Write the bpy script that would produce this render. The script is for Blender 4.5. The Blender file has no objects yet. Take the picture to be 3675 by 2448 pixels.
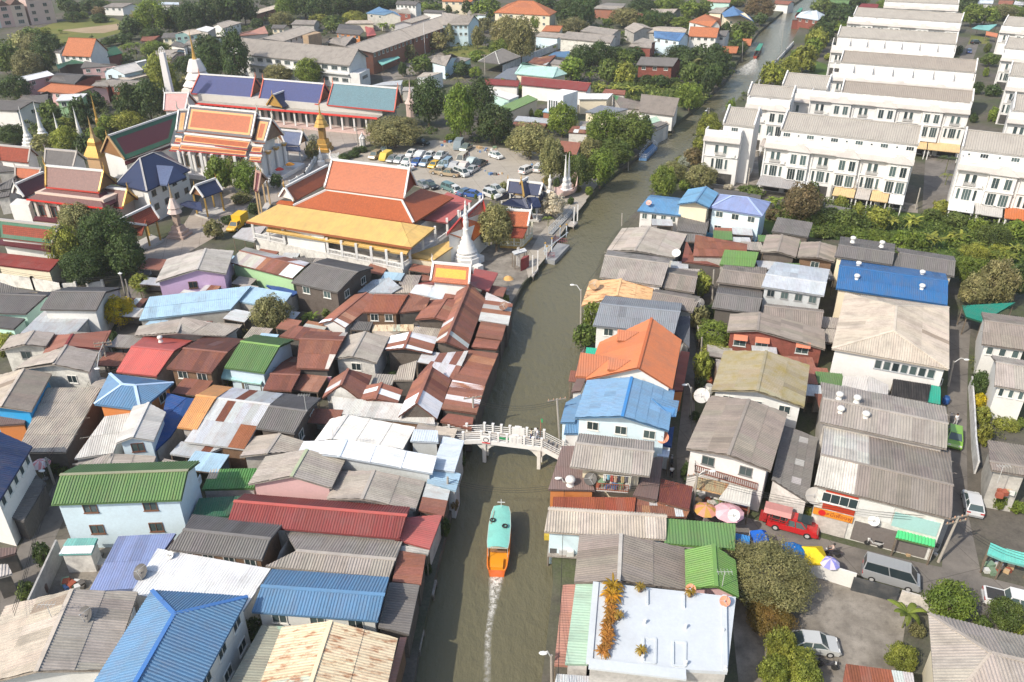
import bpy,math,random
from mathutils import Vector,Matrix
rad=math.radians
SC=bpy.context.scene
COL=SC.collection
RND=random.Random(11)
# ------------------------------------------------------------- camera, sky, sun, exposure
CAM_H,PITCH,FPX=58.0,29.6,2858.3
cd=bpy.data.cameras.new('camera');cd.lens=28;cd.sensor_width=36;cd.sensor_fit='HORIZONTAL'
cd.clip_start=1;cd.clip_end=6000
cam=bpy.data.objects.new('camera',cd);COL.objects.link(cam)
cam.location=(0,0,CAM_H);cam.rotation_euler=(rad(90-PITCH),0,0)
SC.camera=cam
SUN_EL,SUN_AZ=42.0,229.8  # azimuth clockwise from +Y (away from the camera)
W=bpy.data.worlds.new('World');SC.world=W;W.use_nodes=True
nt=W.node_tree
sky=nt.nodes.new('ShaderNodeTexSky');sky.sky_type='NISHITA';sky.sun_disc=False
sky.sun_elevation=rad(SUN_EL);sky.sun_rotation=rad(SUN_AZ);sky.air_density=1.2;sky.dust_density=2.5;sky.ozone_density=1.0
bg=nt.nodes['Background'];bg.inputs[1].default_value=0.15
nt.links.new(sky.outputs[0],bg.inputs[0])
sl=bpy.data.lights.new('sun','SUN');sl.energy=3.5;sl.angle=rad(0.53);sl.color=(1.0,0.925,0.80)
so=bpy.data.objects.new('sun',sl);COL.objects.link(so);so.location=(-60,-50,120)
_d=Vector((math.sin(rad(SUN_AZ))*math.cos(rad(SUN_EL)),math.cos(rad(SUN_AZ))*math.cos(rad(SUN_EL)),math.sin(rad(SUN_EL))))
so.rotation_euler=_d.to_track_quat('Z','Y').to_euler()
vs=SC.view_settings;vs.view_transform='Standard';vs.look='None';vs.exposure=0.36;vs.gamma=1;vs.use_curve_mapping=False
SC.render.engine='CYCLES';SC.cycles.max_bounces=6;SC.cycles.diffuse_bounces=3;SC.cycles.glossy_bounces=3
SC.cycles.transmission_bounces=3;SC.cycles.caustics_reflective=False;SC.cycles.caustics_refractive=False
# ------------------------------------------------------------- photo measurements -> metres
# Points were measured on enlargements of the survey picture; q() turns one into a point of the
# place at height z (a plain ray / horizontal plane intersection).
S1,S2,S3=800/2354,900/1345,800/1345
TL={'n':(0,0,1),'f':(0,0,3675/2354)}
for r,oy,xs in(('a',0,(0,800,1600,2300,2875)),('b',450,(0,800,1600,2300,2875)),
                  ('c',900,(0,500,1100,1900,2500,2875)),('d',1350,(0,600,1200,1900,2500,2875))):
 for i,x in enumerate(xs):TL[r+str(i+1)]=(x,oy,S1)
TL.update({'e1':(0,1850,S2),'e2':(750,1850,S2),'e3':(1450,1750,S2),'e4':(1900,1850,S2),'e5':(2500,1750,S3),'e6':(2775,1850,S2)})
_c,_s=math.cos(rad(PITCH)),math.sin(rad(PITCH))
def nat(T,x,y):
 ox,oy,s=TL[T];return ox+x*s,oy+y*s
def q(T,x,y,z=0.0):
 u,v=nat(T,x,y)
 a=(u-1837.5)/FPX;b=-(v-1224)/FPX
 d=Vector((a,_c+b*_s,-_s+b*_c))
 t=(z-CAM_H)/d.z
 return Vector((0,0,CAM_H))+d*t
def mpp(p):  # metres per survey pixel at a point
 zc=p.y*_c+(CAM_H-p.z)*_s
 return zc/FPX
# ------------------------------------------------------------- materials
MATS={}
def newmat(name):
 m=bpy.data.materials.new(name);m.use_nodes=True
 nt=m.node_tree;MATS[name]=m
 return m,nt,nt.nodes['Principled BSDF'],nt.nodes,nt.links
def nd(nt,typ,**kw):
 n=nt.nodes.new(typ)
 for k,v in kw.items():setattr(n,k,v)
 return n
def mixc(nt,fac,a,b,mode='MIX'):
 m=nt.nodes.new('ShaderNodeMix');m.data_type='RGBA';m.blend_type=mode
 for s,v in((0,fac),(6,a),(7,b)):
  if hasattr(v,'is_linked')or hasattr(v,'links'):nt.links.new(v,m.inputs[s])
  else:m.inputs[s].default_value=v if s==0 else(*v,1)if len(v)==3 else v
 return m.outputs[2]
def noise(nt,vec,scale,detail=3,rough=.55):
 n=nt.nodes.new('ShaderNodeTexNoise');n.inputs['Scale'].default_value=scale
 n.inputs['Detail'].default_value=detail;n.inputs['Roughness'].default_value=rough
 nt.links.new(vec,n.inputs['Vector']);return n.outputs['Fac']
def ramp(nt,fac,lo,hi,a=0.,b=1.):
 n=nt.nodes.new('ShaderNodeMapRange');n.inputs[1].default_value=lo;n.inputs[2].default_value=hi
 n.inputs[3].default_value=a;n.inputs[4].default_value=b;n.clamp=True
 nt.links.new(fac,n.inputs[0]);return n.outputs[0]
def scaled(nt,vec,s):
 n=nt.nodes.new('ShaderNodeMapping');n.inputs['Scale'].default_value=s;nt.links.new(vec,n.inputs['Vector']);return n.outputs[0]
def bump(nt,h,strength,dist,bs):
 n=nt.nodes.new('ShaderNodeBump');n.inputs['Strength'].default_value=strength;n.inputs['Distance'].default_value=dist
 nt.links.new(h,n.inputs['Height']);nt.links.new(n.outputs[0],bs.inputs['Normal'])
def surf(name,rough=.7,dirt=.35,dirt_col=(.09,.08,.07),dscale=.5,fine=6.,spec=.3,streak=0.,metallic=0.,rust=0.,tile=None,var=.12,coat=0.):
 """generic weathered surface; the colour is the object's own colour"""
 m,nt,bs,N,L=newmat(name)
 oi=nd(nt,'ShaderNodeObjectInfo');geo=nd(nt,'ShaderNodeNewGeometry');tc=nd(nt,'ShaderNodeTexCoord')
 pos=geo.outputs['Position']
 col=oi.outputs['Color']
 big=noise(nt,pos,dscale,4,.6);fin=noise(nt,pos,fine,3,.6)
 v1=ramp(nt,fin,.25,.75,1-var,1+var)
 hsv=nd(nt,'ShaderNodeHueSaturation');L.new(v1,hsv.inputs['Value']);L.new(col,hsv.inputs['Color']);col=hsv.outputs[0]
 f=ramp(nt,big,.45,.8,0,dirt)
 col=mixc(nt,f,col,dirt_col)
 uv=tc.outputs['UV']
 if streak:
  st=noise(nt,scaled(nt,uv,(5,.35,1)),1.0,4,.65)
  col=mixc(nt,ramp(nt,st,.5,.78,0,streak),col,dirt_col)
 if rust:
  rs=noise(nt,scaled(nt,uv,(1.6,.5,1)),1.0,6,.7)
  col=mixc(nt,ramp(nt,rs,.5,.62,0,rust),col,(.30,.10,.035))
 if tile:
  br=nd(nt,'ShaderNodeTexBrick');br.inputs['Scale'].default_value=1
  br.inputs['Brick Width'].default_value=tile[0];br.inputs['Row Height'].default_value=tile[1];br.inputs['Mortar Size'].default_value=tile[2]
  br.inputs['Color1'].default_value=(.84,.84,.84,1);br.inputs['Color2'].default_value=(1.12,1.1,1.06,1);br.inputs['Mortar'].default_value=(.5,.48,.47,1)
  L.new(uv,br.inputs['Vector'])
  col=mixc(nt,.8,col,br.outputs['Color'],'MULTIPLY')
  bump(nt,br.outputs['Fac'],.4,-.03,bs)
 L.new(col,bs.inputs['Base Color'])
 bs.inputs['Roughness'].default_value=rough;bs.inputs['Metallic'].default_value=metallic
 bs.inputs['Specular IOR Level'].default_value=spec
 if coat:bs.inputs['Coat Weight'].default_value=coat;bs.inputs['Coat Roughness'].default_value=.12
 return m
surf('fibre_cement',.92,.45,(.11,.10,.095),.55,7,.15,streak=.5)
surf('mossy_cement',.95,.75,(.26,.20,.035),.8,7,.1,streak=.4)
surf('painted_sheet',.55,.3,(.16,.145,.13),.55,5,.3,streak=.34,rust=.07,var=.07)
surf('rusty_sheet',.72,.3,(.10,.045,.035),.8,5,.25,streak=.35,rust=.35,var=.16)
surf('zinc_sheet',.5,.3,(.25,.2,.16),.7,5,.4,streak=.35,rust=.2,var=.09)
surf('cream_rust_sheet',.65,.15,(.3,.16,.08),.7,5,.3,streak=.3,rust=.8,var=.08)
surf('glazed_tile',.42,.12,(.1,.05,.04),.5,6,.45,tile=(.34,.26,.03),var=.2,coat=.12)
surf('clay_tile',.75,.2,(.12,.08,.06),.6,6,.25,tile=(.4,.34,.035),var=.12)
surf('concrete_tile',.85,.3,(.17,.15,.14),.35,5,.2,streak=.25,var=.1)
surf('wall_paint',.85,.2,(.30,.27,.23),.45,4,.2,var=.05)
surf('old_wall',.9,.6,(.16,.15,.14),.8,4,.15,var=.14)
surf('wood_board',.85,.5,(.06,.04,.03),1.2,9,.15,var=.3)
surf('concrete',.92,.4,(.13,.12,.11),.3,3,.15,var=.12)
surf('smooth_paint',.45,.06,(.2,.18,.16),.5,5,.4,var=.03)
surf('cloth',.95,.1,(.2,.18,.16),1.5,10,.05,var=.1)
surf('car_paint',.28,.04,(.2,.18,.15),2,8,.5,var=.02,coat=.7)
surf('gold',.38,.25,(.2,.1,.03),2,10,.5,metallic=.45,var=.18)
surf('rubber',.8,.3,(.05,.05,.05),3,9,.2)
surf('bark',.95,.5,(.05,.04,.03),2,9,.1,var=.3)
surf('skin',.6,.03,(.3,.15,.1),6,20,.3,var=.02)
def leafmat(name,trans=.36):
 m,nt,bs,N,L=newmat(name)
 oi=nd(nt,'ShaderNodeObjectInfo');geo=nd(nt,'ShaderNodeNewGeometry');at=nd(nt,'ShaderNodeAttribute',attribute_name='tint')
 f=noise(nt,geo.outputs['Position'],.55,3,.6)
 hsv=nd(nt,'ShaderNodeHueSaturation');L.new(oi.outputs['Color'],hsv.inputs['Color'])
 ml=nd(nt,'ShaderNodeMath',operation='MULTIPLY');L.new(at.outputs['Fac'],ml.inputs[0]);L.new(ramp(nt,f,.3,.7,.7,1.35),ml.inputs[1])
 L.new(ml.outputs[0],hsv.inputs['Value']);L.new(ramp(nt,f,.3,.75,.515,.48),hsv.inputs['Hue'])
 L.new(hsv.outputs[0],bs.inputs['Base Color']);bs.inputs['Roughness'].default_value=.55;bs.inputs['Specular IOR Level'].default_value=.35
 tr=nd(nt,'ShaderNodeBsdfTranslucent');L.new(hsv.outputs[0],tr.inputs['Color'])
 mx=nd(nt,'ShaderNodeMixShader');mx.inputs[0].default_value=trans
 L.new(bs.outputs[0],mx.inputs[1]);L.new(tr.outputs[0],mx.inputs[2]);L.new(mx.outputs[0],N['Material Output'].inputs['Surface'])
leafmat('foliage')
def glassmat():
 m,nt,bs,N,L=newmat('window_glass')
 geo=nd(nt,'ShaderNodeNewGeometry');oi=nd(nt,'ShaderNodeObjectInfo')
 col=mixc(nt,oi.outputs['Random'],(.02,.03,.035),(.09,.13,.13))
 L.new(col,bs.inputs['Base Color']);bs.inputs['Roughness'].default_value=.12;bs.inputs['Specular IOR Level'].default_value=.6
glassmat()
def ground_mat():
 m,nt,bs,N,L=newmat('ground_mix')
 geo=nd(nt,'ShaderNodeNewGeometry');p=geo.outputs['Position']
 a=noise(nt,p,.05,4,.6);b=noise(nt,p,.6,5,.65);c=noise(nt,p,4,3,.6)
 col=mixc(nt,ramp(nt,a,.4,.6),(.14,.125,.105),(.075,.095,.04))
 col=mixc(nt,ramp(nt,b,.35,.7,0,.7),col,(.055,.052,.046))
 col=mixc(nt,ramp(nt,c,.4,.8,0,.3),col,(.22,.19,.16))
 L.new(col,bs.inputs['Base Color']);bs.inputs['Roughness'].default_value=.95;bs.inputs['Specular IOR Level'].default_value=.15
 bump(nt,c,.5,.05,bs)
ground_mat()
def paving(name,c1,c2,c3,s1=.12,s2=1.2,slab=0,crack=True):
 m,nt,bs,N,L=newmat(name)
 geo=nd(nt,'ShaderNodeNewGeometry');p=geo.outputs['Position']
 a=noise(nt,p,s1,5,.62);b=noise(nt,p,s2,5,.65);c=noise(nt,p,9,2,.6)
 col=mixc(nt,ramp(nt,a,.35,.68),c1,c2)
 col=mixc(nt,ramp(nt,b,.5,.8,0,.6),col,c3)
 col=mixc(nt,ramp(nt,c,.3,.8,0,.22),col,(.05,.05,.05))
 if slab:
  br=nd(nt,'ShaderNodeTexBrick');br.offset=0;br.inputs['Scale'].default_value=1;br.inputs['Brick Width'].default_value=slab;br.inputs['Row Height'].default_value=slab
  br.inputs['Mortar Size'].default_value=.035;br.inputs['Color1'].default_value=(1,1,1,1);br.inputs['Color2'].default_value=(.9,.9,.9,1);br.inputs['Mortar'].default_value=(.45,.45,.45,1)
  mp=nd(nt,'ShaderNodeMapping');mp.inputs['Rotation'].default_value=(0,0,-.28);L.new(p,mp.inputs['Vector']);L.new(mp.outputs[0],br.inputs['Vector'])
  col=mixc(nt,.8,col,br.outputs[0],'MULTIPLY')
 L.new(col,bs.inputs['Base Color']);bs.inputs['Roughness'].default_value=.93;bs.inputs['Specular IOR Level'].default_value=.2
 bump(nt,c,.3,.02,bs)
paving('asphalt',(.16,.145,.13),(.25,.225,.20),(.09,.083,.078),.2,.9,slab=6)
paving('pavement',(.38,.34,.285),(.47,.425,.36),(.26,.23,.195),slab=4.5)
paving('yard_concrete',(.17,.15,.125),(.36,.325,.28),(.075,.068,.06),.32,1.3)
paving('temple_floor',(.38,.32,.27),(.48,.42,.36),(.26,.22,.19),slab=3)
paving('grass_field',(.13,.15,.035),(.20,.19,.05),(.08,.12,.025),.06,.8)
paving('weeds',(.05,.10,.018),(.10,.15,.03),(.03,.06,.012),.2,1.5)
paving('dirt',(.34,.25,.16),(.42,.32,.21),(.2,.16,.09),.1,1)
def water_mat():
 m,nt,bs,N,L=newmat('canal_water')
 geo=nd(nt,'ShaderNodeNewGeometry');p=geo.outputs['Position']
 a=noise(nt,p,.03,3,.5)
 col=mixc(nt,a,(.15,.134,.078),(.118,.112,.070))
 L.new(col,bs.inputs['Base Color']);bs.inputs['Roughness'].default_value=.08;bs.inputs['IOR'].default_value=1.33;bs.inputs['Specular IOR Level'].default_value=.5
 n1=noise(nt,scaled(nt,p,(1.,.55,1)),1.3,5,.62);n2=noise(nt,p,.22,3,.5)
 ad=nd(nt,'ShaderNodeMath',operation='ADD');L.new(n1,ad.inputs[0]);L.new(n2,ad.inputs[1])
 bump(nt,ad.outputs[0],.7,.3,bs)
water_mat()
def foam_mat():
 m,nt,bs,N,L=newmat('foam')
 geo=nd(nt,'ShaderNodeNewGeometry');tc=nd(nt,'ShaderNodeTexCoord')
 f=noise(nt,geo.outputs['Position'],2.6,6,.75)
 ft=nd(nt,'ShaderNodeAttribute',attribute_name='fade')
 ml=nd(nt,'ShaderNodeMath',operation='MULTIPLY');L.new(ramp(nt,f,.38,.6),ml.inputs[0]);L.new(ft.outputs['Fac'],ml.inputs[1])
 bs.inputs['Base Color'].default_value=(.72,.7,.64,1);bs.inputs['Roughness'].default_value=.8
 L.new(ml.outputs[0],bs.inputs['Alpha'])
foam_mat()
# ------------------------------------------------------------- geometry helpers
OFF={}
def mobj(name,verts,faces,mat,parent=None,color=(.5,.5,.5),uvs=None,smooth=False,raw=False):
 """one mesh object; world-space verts are stored relative to the thing that owns it"""
 o3=OFF.get(parent.name,Vector())if parent and not raw else Vector()
 me=bpy.data.meshes.new(name)
 me.from_pydata([tuple(Vector(v)-o3)for v in verts]if not raw else verts,[],faces)
 if uvs:
  ul=me.uv_layers.new(name='UVMap');fl=[c for uv in uvs for c in uv]
  ul.data.foreach_set('uv',fl)
 if smooth:me.polygons.foreach_set('use_smooth',[True]*len(me.polygons))
 me.materials.append(MATS[mat])
 o=bpy.data.objects.new(name,me);COL.objects.link(o);o.color=(*color,1)
 if parent:o.parent=parent;OFF[o.name]=o3
 return o
LABELS={}
def tag(o,label,cat,group=None,kind=None):
 if label:o['label']=label
 if cat:o['category']=cat
 if group:o['group']=group
 if kind:o['kind']=kind
 return o
def thing(name,label,cat,loc,group=None):
 o=bpy.data.objects.new(name,None);COL.objects.link(o);o.empty_display_size=.5
 o.location=loc;OFF[o.name]=Vector(loc)
 return tag(o,label,cat,group)
def struct(o):o['kind']='structure';return o
class MB:
 def __init__(s):s.v=[];s.f=[]
 def add(s,vs,fs):
  b=len(s.v);s.v+=[Vector(v)for v in vs];s.f+=[[i+b for i in f]for f in fs];return s
 def box(s,c,size,rz=0,ax=None):
  c=Vector(c);hx,hy,hz=[k/2 for k in size]
  if ax is None:
   cr,sr=math.cos(rz),math.sin(rz);ax=(Vector((cr,sr,0)),Vector((-sr,cr,0)),Vector((0,0,1)))
  P=[c+ax[0]*(x*hx)+ax[1]*(y*hy)+ax[2]*(z*hz)for z in(-1,1)for x,y in((-1,-1),(1,-1),(1,1),(-1,1))]
  return s.add(P,[[3,2,1,0],[4,5,6,7],[0,1,5,4],[1,2,6,5],[2,3,7,6],[3,0,4,7]])
 def beam(s,a,b,w,h,up=None):
  a,b=Vector(a),Vector(b);d=b-a;L=d.length
  if L<1e-5:return s
  d/=L;up=Vector(up)if up else Vector((0,0,1))
  if abs(d.dot(up))>.98:up=Vector((0,1,0))
  x=d.cross(up).normalized();z=x.cross(d)
  return s.box((a+b)/2,(L,w,h),ax=(d,x,z))
 def tube(s,a,b,r0,r1=None,n=8):
  a,b=Vector(a),Vector(b);r1=r0 if r1 is None else r1
  d=(b-a).normalized();up=Vector((0,0,1))if abs(d.z)<.95 else Vector((1,0,0))
  x=d.cross(up).normalized();y=d.cross(x);P=[]
  for c,r in((a,r0),(b,r1)):
   P+=[c+x*(r*math.cos(2*math.pi*i/n))+y*(r*math.sin(2*math.pi*i/n))for i in range(n)]
  return s.add(P,[[i,(i+1)%n,n+(i+1)%n,n+i]for i in range(n)]+[list(range(n))[::-1],list(range(n,2*n))])
 def lathe(s,c,prof,n=12,rot=0.,sq=1.):
  c=Vector(c);P=[]
  for r,z in prof:
   P+=[c+Vector((r*math.cos(2*math.pi*i/n+rot),r*sq*math.sin(2*math.pi*i/n+rot),z))for i in range(n)]
  F=[]
  for k in range(len(prof)-1):
   F+=[[k*n+i,k*n+(i+1)%n,(k+1)*n+(i+1)%n,(k+1)*n+i]for i in range(n)]
  F+=[list(range(n))[::-1],[(len(prof)-1)*n+i for i in range(n)]]
  return s.add(P,F)
 def slab(s,poly,t,d=None):
  """polygon (any plane) thickened downwards"""
  n=len(poly);d=Vector(d)if d else Vector((0,0,-t));P=[Vector(p)for p in poly]+[Vector(p)+d for p in poly]
  return s.add(P,[list(range(n)),list(range(2*n-1,n-1,-1))]+[[i,n+i,n+(i+1)%n,(i+1)%n]for i in range(n)])
 def quad(s,a,b,c,d):return s.add([a,b,c,d],[[0,1,2,3]])
 def sphere(s,c,r,n=10,m=6,sc=(1,1,1)):
  c=Vector(c);P=[c+Vector((0,0,r*sc[2]))]
  for j in range(1,m):
   t=math.pi*j/m
   P+=[c+Vector((r*sc[0]*math.sin(t)*math.cos(2*math.pi*i/n),r*sc[1]*math.sin(t)*math.sin(2*math.pi*i/n),r*sc[2]*math.cos(t)))for i in range(n)]
  P.append(c-Vector((0,0,r*sc[2])));e=len(P)-1
  F=[[0,1+i,1+(i+1)%n]for i in range(n)]
  for j in range(m-2):F+=[[1+j*n+i,1+(j+1)*n+i,1+(j+1)*n+(i+1)%n,1+j*n+(i+1)%n]for i in range(n)]
  F+=[[e,1+(m-2)*n+(i+1)%n,1+(m-2)*n+i]for i in range(n)]
  return s.add(P,F)
 def build(s,name,mat,parent=None,color=(.5,.5,.5),smooth=False):
  return mobj(name,s.v,s.f,mat,parent,color,smooth=smooth)
def lerp(a,b,t):return a+(b-a)*t
def jit(c,a=.06):
 k=1+RND.uniform(-a,a);return tuple(min(1,max(0,x*k*(1+RND.uniform(-a,a)*.3)))for x in c)
# roof coverings: material, colour, alternatives [(share, colour, material)], rib pitch, rib height, colour jitter
ZN,RU,RU2,WH=(.52,.54,.55),(.255,.118,.088),(.33,.165,.10),(.66,.67,.68)
PAL={
 'grey':('fibre_cement',(.37,.335,.30),[],.28,.065,.07),'dgrey':('fibre_cement',(.185,.175,.168),[],.28,.065,.06),
 'bgrey':('fibre_cement',(.275,.24,.21),[],.28,.065,.08),'lgrey':('fibre_cement',(.45,.425,.395),[],.28,.065,.05),
 'beige':('fibre_cement',(.49,.43,.365),[(.04,(.3,.25,.2),None)],.28,.065,.05),'mossy':('mossy_cement',(.31,.275,.20),[],.28,.065,.08),
 'rust':('rusty_sheet',RU,[(.07,ZN,'zinc_sheet'),(.1,RU2,None),(.06,(.17,.075,.06),None)],.2,.03,.14),'rustp':('rusty_sheet',(.275,.12,.087),[(.04,(.36,.2,.14),None),(.05,(.19,.08,.06),None)],.2,.03,.14),
 'rustmix':('rusty_sheet',RU,[(.17,(.60,.62,.63),'zinc_sheet'),(.10,RU2,None),(.07,WH,'zinc_sheet')],.2,.03,.16),
 'zincmix':('zinc_sheet',(.58,.58,.57),[(.2,RU,'rusty_sheet'),(.14,RU2,'rusty_sheet'),(.2,(.42,.42,.41),None)],.2,.03,.1),
 'zinc':('zinc_sheet',(.50,.525,.545),[],.2,.035,.05),'white':('painted_sheet',(.70,.71,.72),[],.26,.03,.03),
 'wgrey':('painted_sheet',(.56,.545,.52),[],.26,.035,.03),'wblue':('painted_sheet',(.58,.65,.72),[],.26,.03,.03),
 'lblue':('painted_sheet',(.38,.55,.68),[],.3,.02,.02),'sblue':('painted_sheet',(.115,.235,.39),[],.3,.05,.04),
 'blue':('painted_sheet',(.035,.14,.335),[],.28,.05,.05),'deep':('painted_sheet',(.025,.085,.27),[],.26,.03,.05),
 'lav':('painted_sheet',(.23,.29,.50),[],.26,.02,.04),'steel':('painted_sheet',(.25,.27,.30),[],.28,.055,.04),
 'green':('painted_sheet',(.12,.22,.08),[],0.3,.075,.07),'lime':('painted_sheet',(.145,.275,.075),[],.28,.05,.04),
 'mint':('painted_sheet',(.40,.56,.44),[],.26,.02,.03),'dgreen':('painted_sheet',(.035,.13,.075),[],.26,.03,.06),
 'red':('painted_sheet',(.225,.05,.047),[],.28,.05,.07),'pink':('painted_sheet',(.43,.115,.105),[],.26,.03,.06),
 'salmon':('painted_sheet',(.44,.22,.165),[],.26,.03,.06),'mauve':('painted_sheet',(.17,.115,.105),[],.26,.02,.05),
 'orange':('painted_sheet',(.47,.175,.09),[],.3,.03,.04),'torange':('painted_sheet',(.66,.33,.13),[],.24,.04,.05),
 'yellow':('painted_sheet',(.66,.44,.15),[],.3,.035,.03),'cream':('cream_rust_sheet',(.70,.58,.40),[(.06,(.5,.55,.45),None)],.26,.03,.05),
 'tan':('cream_rust_sheet',(.72,.46,.24),[],.26,.03,.08),'teal':('painted_sheet',(.20,.48,.44),[],.26,.02,.03),
 'aqua':('painted_sheet',(.40,.60,.55),[],.26,.02,.02),'navy':('painted_sheet',(.022,.045,.12),[],.3,.03,.05),
 'ctile':('concrete_tile',(.42,.39,.35),[],.34,.045,.02),'maroon':('painted_sheet',(.20,.03,.03),[],.26,.03,.06),
 't_orange':('glazed_tile',(.42,.105,.03),[],0,0,.02),'t_maroon':('glazed_tile',(.12,.025,.03),[],0,0,.02),'t_navy':('glazed_tile',(.022,.035,.095),[],0,0,.02),
 't_blue':('glazed_tile',(.052,.068,.20),[],0,0,.02),'t_teal':('glazed_tile',(.12,.225,.27),[],0,0,.02),'t_brown':('glazed_tile',(.20,.10,.085),[],0,0,.02),
 't_slate':('glazed_tile',(.13,.165,.28),[],0,0,.02),'t_slatey':('glazed_tile',(.10,.095,.11),[],0,0,.02),'t_red':('clay_tile',(.26,.06,.035),[],0,0,.02),'clay':('clay_tile',(.47,.175,.085),[],0,0,.02),'bclay':('clay_tile',(.11,.23,.45),[],0,0,.02),
}
WALL={'white':('wall_paint',(.70,.69,.67)),'lblue':('wall_paint',(.60,.73,.80)),'wood':('wood_board',(.20,.125,.08)),'redwood':('wood_board',(.24,.08,.06)),
 'dwood':('wood_board',(.13,.11,.095)),'pink':('wall_paint',(.62,.40,.40)),'lilac':('wall_paint',(.50,.37,.56)),'cream':('wall_paint',(.70,.62,.47)),'conc':('old_wall',(.45,.43,.40)),
 'green':('wall_paint',(.38,.60,.34)),'blue':('wall_paint',(.03,.30,.62)),'dark':('old_wall',(.11,.10,.09)),'orange':('wall_paint',(.6,.22,.07)),'zinc':('zinc_sheet',(.52,.54,.55)),'owhite':('old_wall',(.62,.60,.56)),
 'brick':('old_wall',(.30,.13,.085)),'mint':('wall_paint',(.50,.72,.64)),'none':None}
def frame_of(poly):
 p0=poly[0];u=(poly[1]-p0).normalized()
 c=sum(poly[1:],Vector())/(len(poly)-1);v=(poly[2]if len(poly)==3 else(poly[2]+poly[-1])/2)-p0
 v=(v-u*v.dot(u)).normalized();n=u.cross(v)
 if n.z<0:n=-n
 return p0,u,v,n
def scan(P,U):
 lo,hi=1e9,-1e9
 for i in range(len(P)):
  (x0,y0),(x1,y1)=P[i],P[(i+1)%len(P)]
  if abs(x1-x0)<1e-6:
   if abs(U-x0)<1e-4:lo=min(lo,y0,y1);hi=max(hi,y0,y1)
   continue
  t=(U-x0)/(x1-x0)
  if-1e-6<=t<=1+1e-6:y=y0+(y1-y0)*t;lo=min(lo,y);hi=max(hi,y)
 return lo,hi
def strip(P,p0,u,v,n,u0,u1,r0,r1,rib,rh,off,off2):
 """ribbed strip between u0..u1, clipped to polygon P and to r0..r1 up the slope"""
 nr=max(1,round((u1-u0)/rib))if rib else 1
 prof=[(0,0),(.3,.15),(.5,1),(.8,1)]if rib else[(0,0)]
 us=[(u0+(u1-u0)*(k+f)/nr,h)for k in range(nr)for f,h in prof]+[(u1,0)]
 V,F,UV=[],[],[];ok=False
 eps=1e-4;um=min(p[0]for p in P)+eps;ux=max(p[0]for p in P)-eps
 for U,h in us:
  lo,hi=scan(P,min(max(U,um),ux));lo=max(lo,r0);hi=min(hi,r1)
  if hi-lo>.03:ok=True
  hi=max(hi,lo)
  V+=[p0+u*U+v*lo+n*(off2+h*rh),p0+u*U+v*hi+n*(off+h*rh)];UV+=[(U,lo),(U,hi)]
 if not ok:return None
 for i in range(len(us)-1):F.append([2*i,2*i+2,2*i+3,2*i+1])
 luv=[UV[k]for f in F for k in f]
 return V,F,luv
NSHEET=[0]
def cover(parent,poly,pal,split=True,w=1.1,l=3.0,colfn=None,name='roof_sheet',rib=None):
 mat,base,alts,rb,rh,jt=PAL[pal];rb=rb if rib is None else rib
 p0,u,v,n=frame_of(poly)
 P=[((p-p0).dot(u),(p-p0).dot(v))for p in poly]
 u0=min(p[0]for p in P);u1=max(p[0]for p in P);vm=max(p[1]for p in P);v0=min(p[1]for p in P)
 if not split or rb==0:
  r=strip(P,p0,u,v,n,u0,u1,v0-1,vm+1,rb,rh,.03,.03)
  if rb==0:
   r=([p+n*.03 for p in poly],[list(range(len(poly)))],[P[i]for i in range(len(poly))])
  if r:mobj('roof_slope',r[0],r[1],mat,parent,jit(base,.02),r[2])
  return
 nc=max(1,round((u1-u0)/w));nr=max(1,round(vm/l))
 while nc*nr>150:nc=max(1,int(nc*.85))
 dw=(u1-u0)/nc;dl=(vm-min(0,v0))/nr
 for r_ in range(nr):
  rc=RND.uniform(.95,1.05)
  for c_ in range(nc):
   a,b=u0+c_*dw,u0+(c_+1)*dw
   lo=min(0,v0)+r_*dl-(0 if r_ else .01);hi=min(0,v0)+(r_+1)*dl+(.1 if r_<nr-1 else .02)
   o2=.05+(.03 if r_ else 0)+RND.uniform(0,.02);s=strip(P,p0,u,v,n,a,b+(.03 if c_<nc-1 else 0),lo,hi,rb,rh,.045,o2)
   if not s:continue
   m_,c=mat,tuple(k*rc for k in base);x=RND.random()
   for pr,cc,mm in alts:
    if x<pr:c=cc;m_=mm or m_;break
    x-=pr
   if colfn:
    g=colfn((c_+.5)/nc,(r_+.5)/nr)
    if g:c=g[0];m_=g[1]if len(g)>1 and g[1]else m_
   if RND.random()<.09:k_=RND.choice((.8,.87,1.14));c=tuple(min(.85,x*k_)for x in c)
   mobj(name,s[0],s[1],m_,parent,jit(c,jt),s[2]);NSHEET[0]+=1
def solve(fn,lo,hi):
 """first upward zero crossing"""
 st=.05;z=lo;p=lo
 while z<hi:
  if fn(z)>=0:
   for _ in range(20):
    m=(p+z)/2
    if fn(m)<0:p=m
    else:z=m
   return z
  p=z;z+=st
 return hi
def perp(a,b,p):
 d=(b-a).xy;d.normalize();w=(p-a).xy;return abs(d.x*w.y-d.y*w.x)
def window(parent,c,d,n,w,h,frame=(.75,.74,.7),style='2',mat='smooth_paint',name='window'):
 """c = centre on the wall, d = along the wall, n = outward"""
 z=Vector((0,0,1));m=MB();t=.07;ax=(d,n,z)
 for s in(-1,1):
  m.box(c+d*(s*(w-t)/2)+n*.03,(t,.1,h),ax=ax);m.box(c+z*(s*(h-t)/2)+n*.03,(w-2*t,.1,t),ax=ax)
 k=int(style)
 for i in range(1,k):m.box(c+d*(w*(i/k-.5))+n*.028,(.05,.08,h-2*t),ax=ax)
 m.box(c-z*(h/2+.04)+n*.06,(w+.15,.16,.06),ax=ax)
 o=m.build(name,mat,parent,frame)
 MB().box(c+n*.012,(w-.09,.03,h-.09),ax=ax).build('pane','window_glass',o)
 return o
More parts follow.
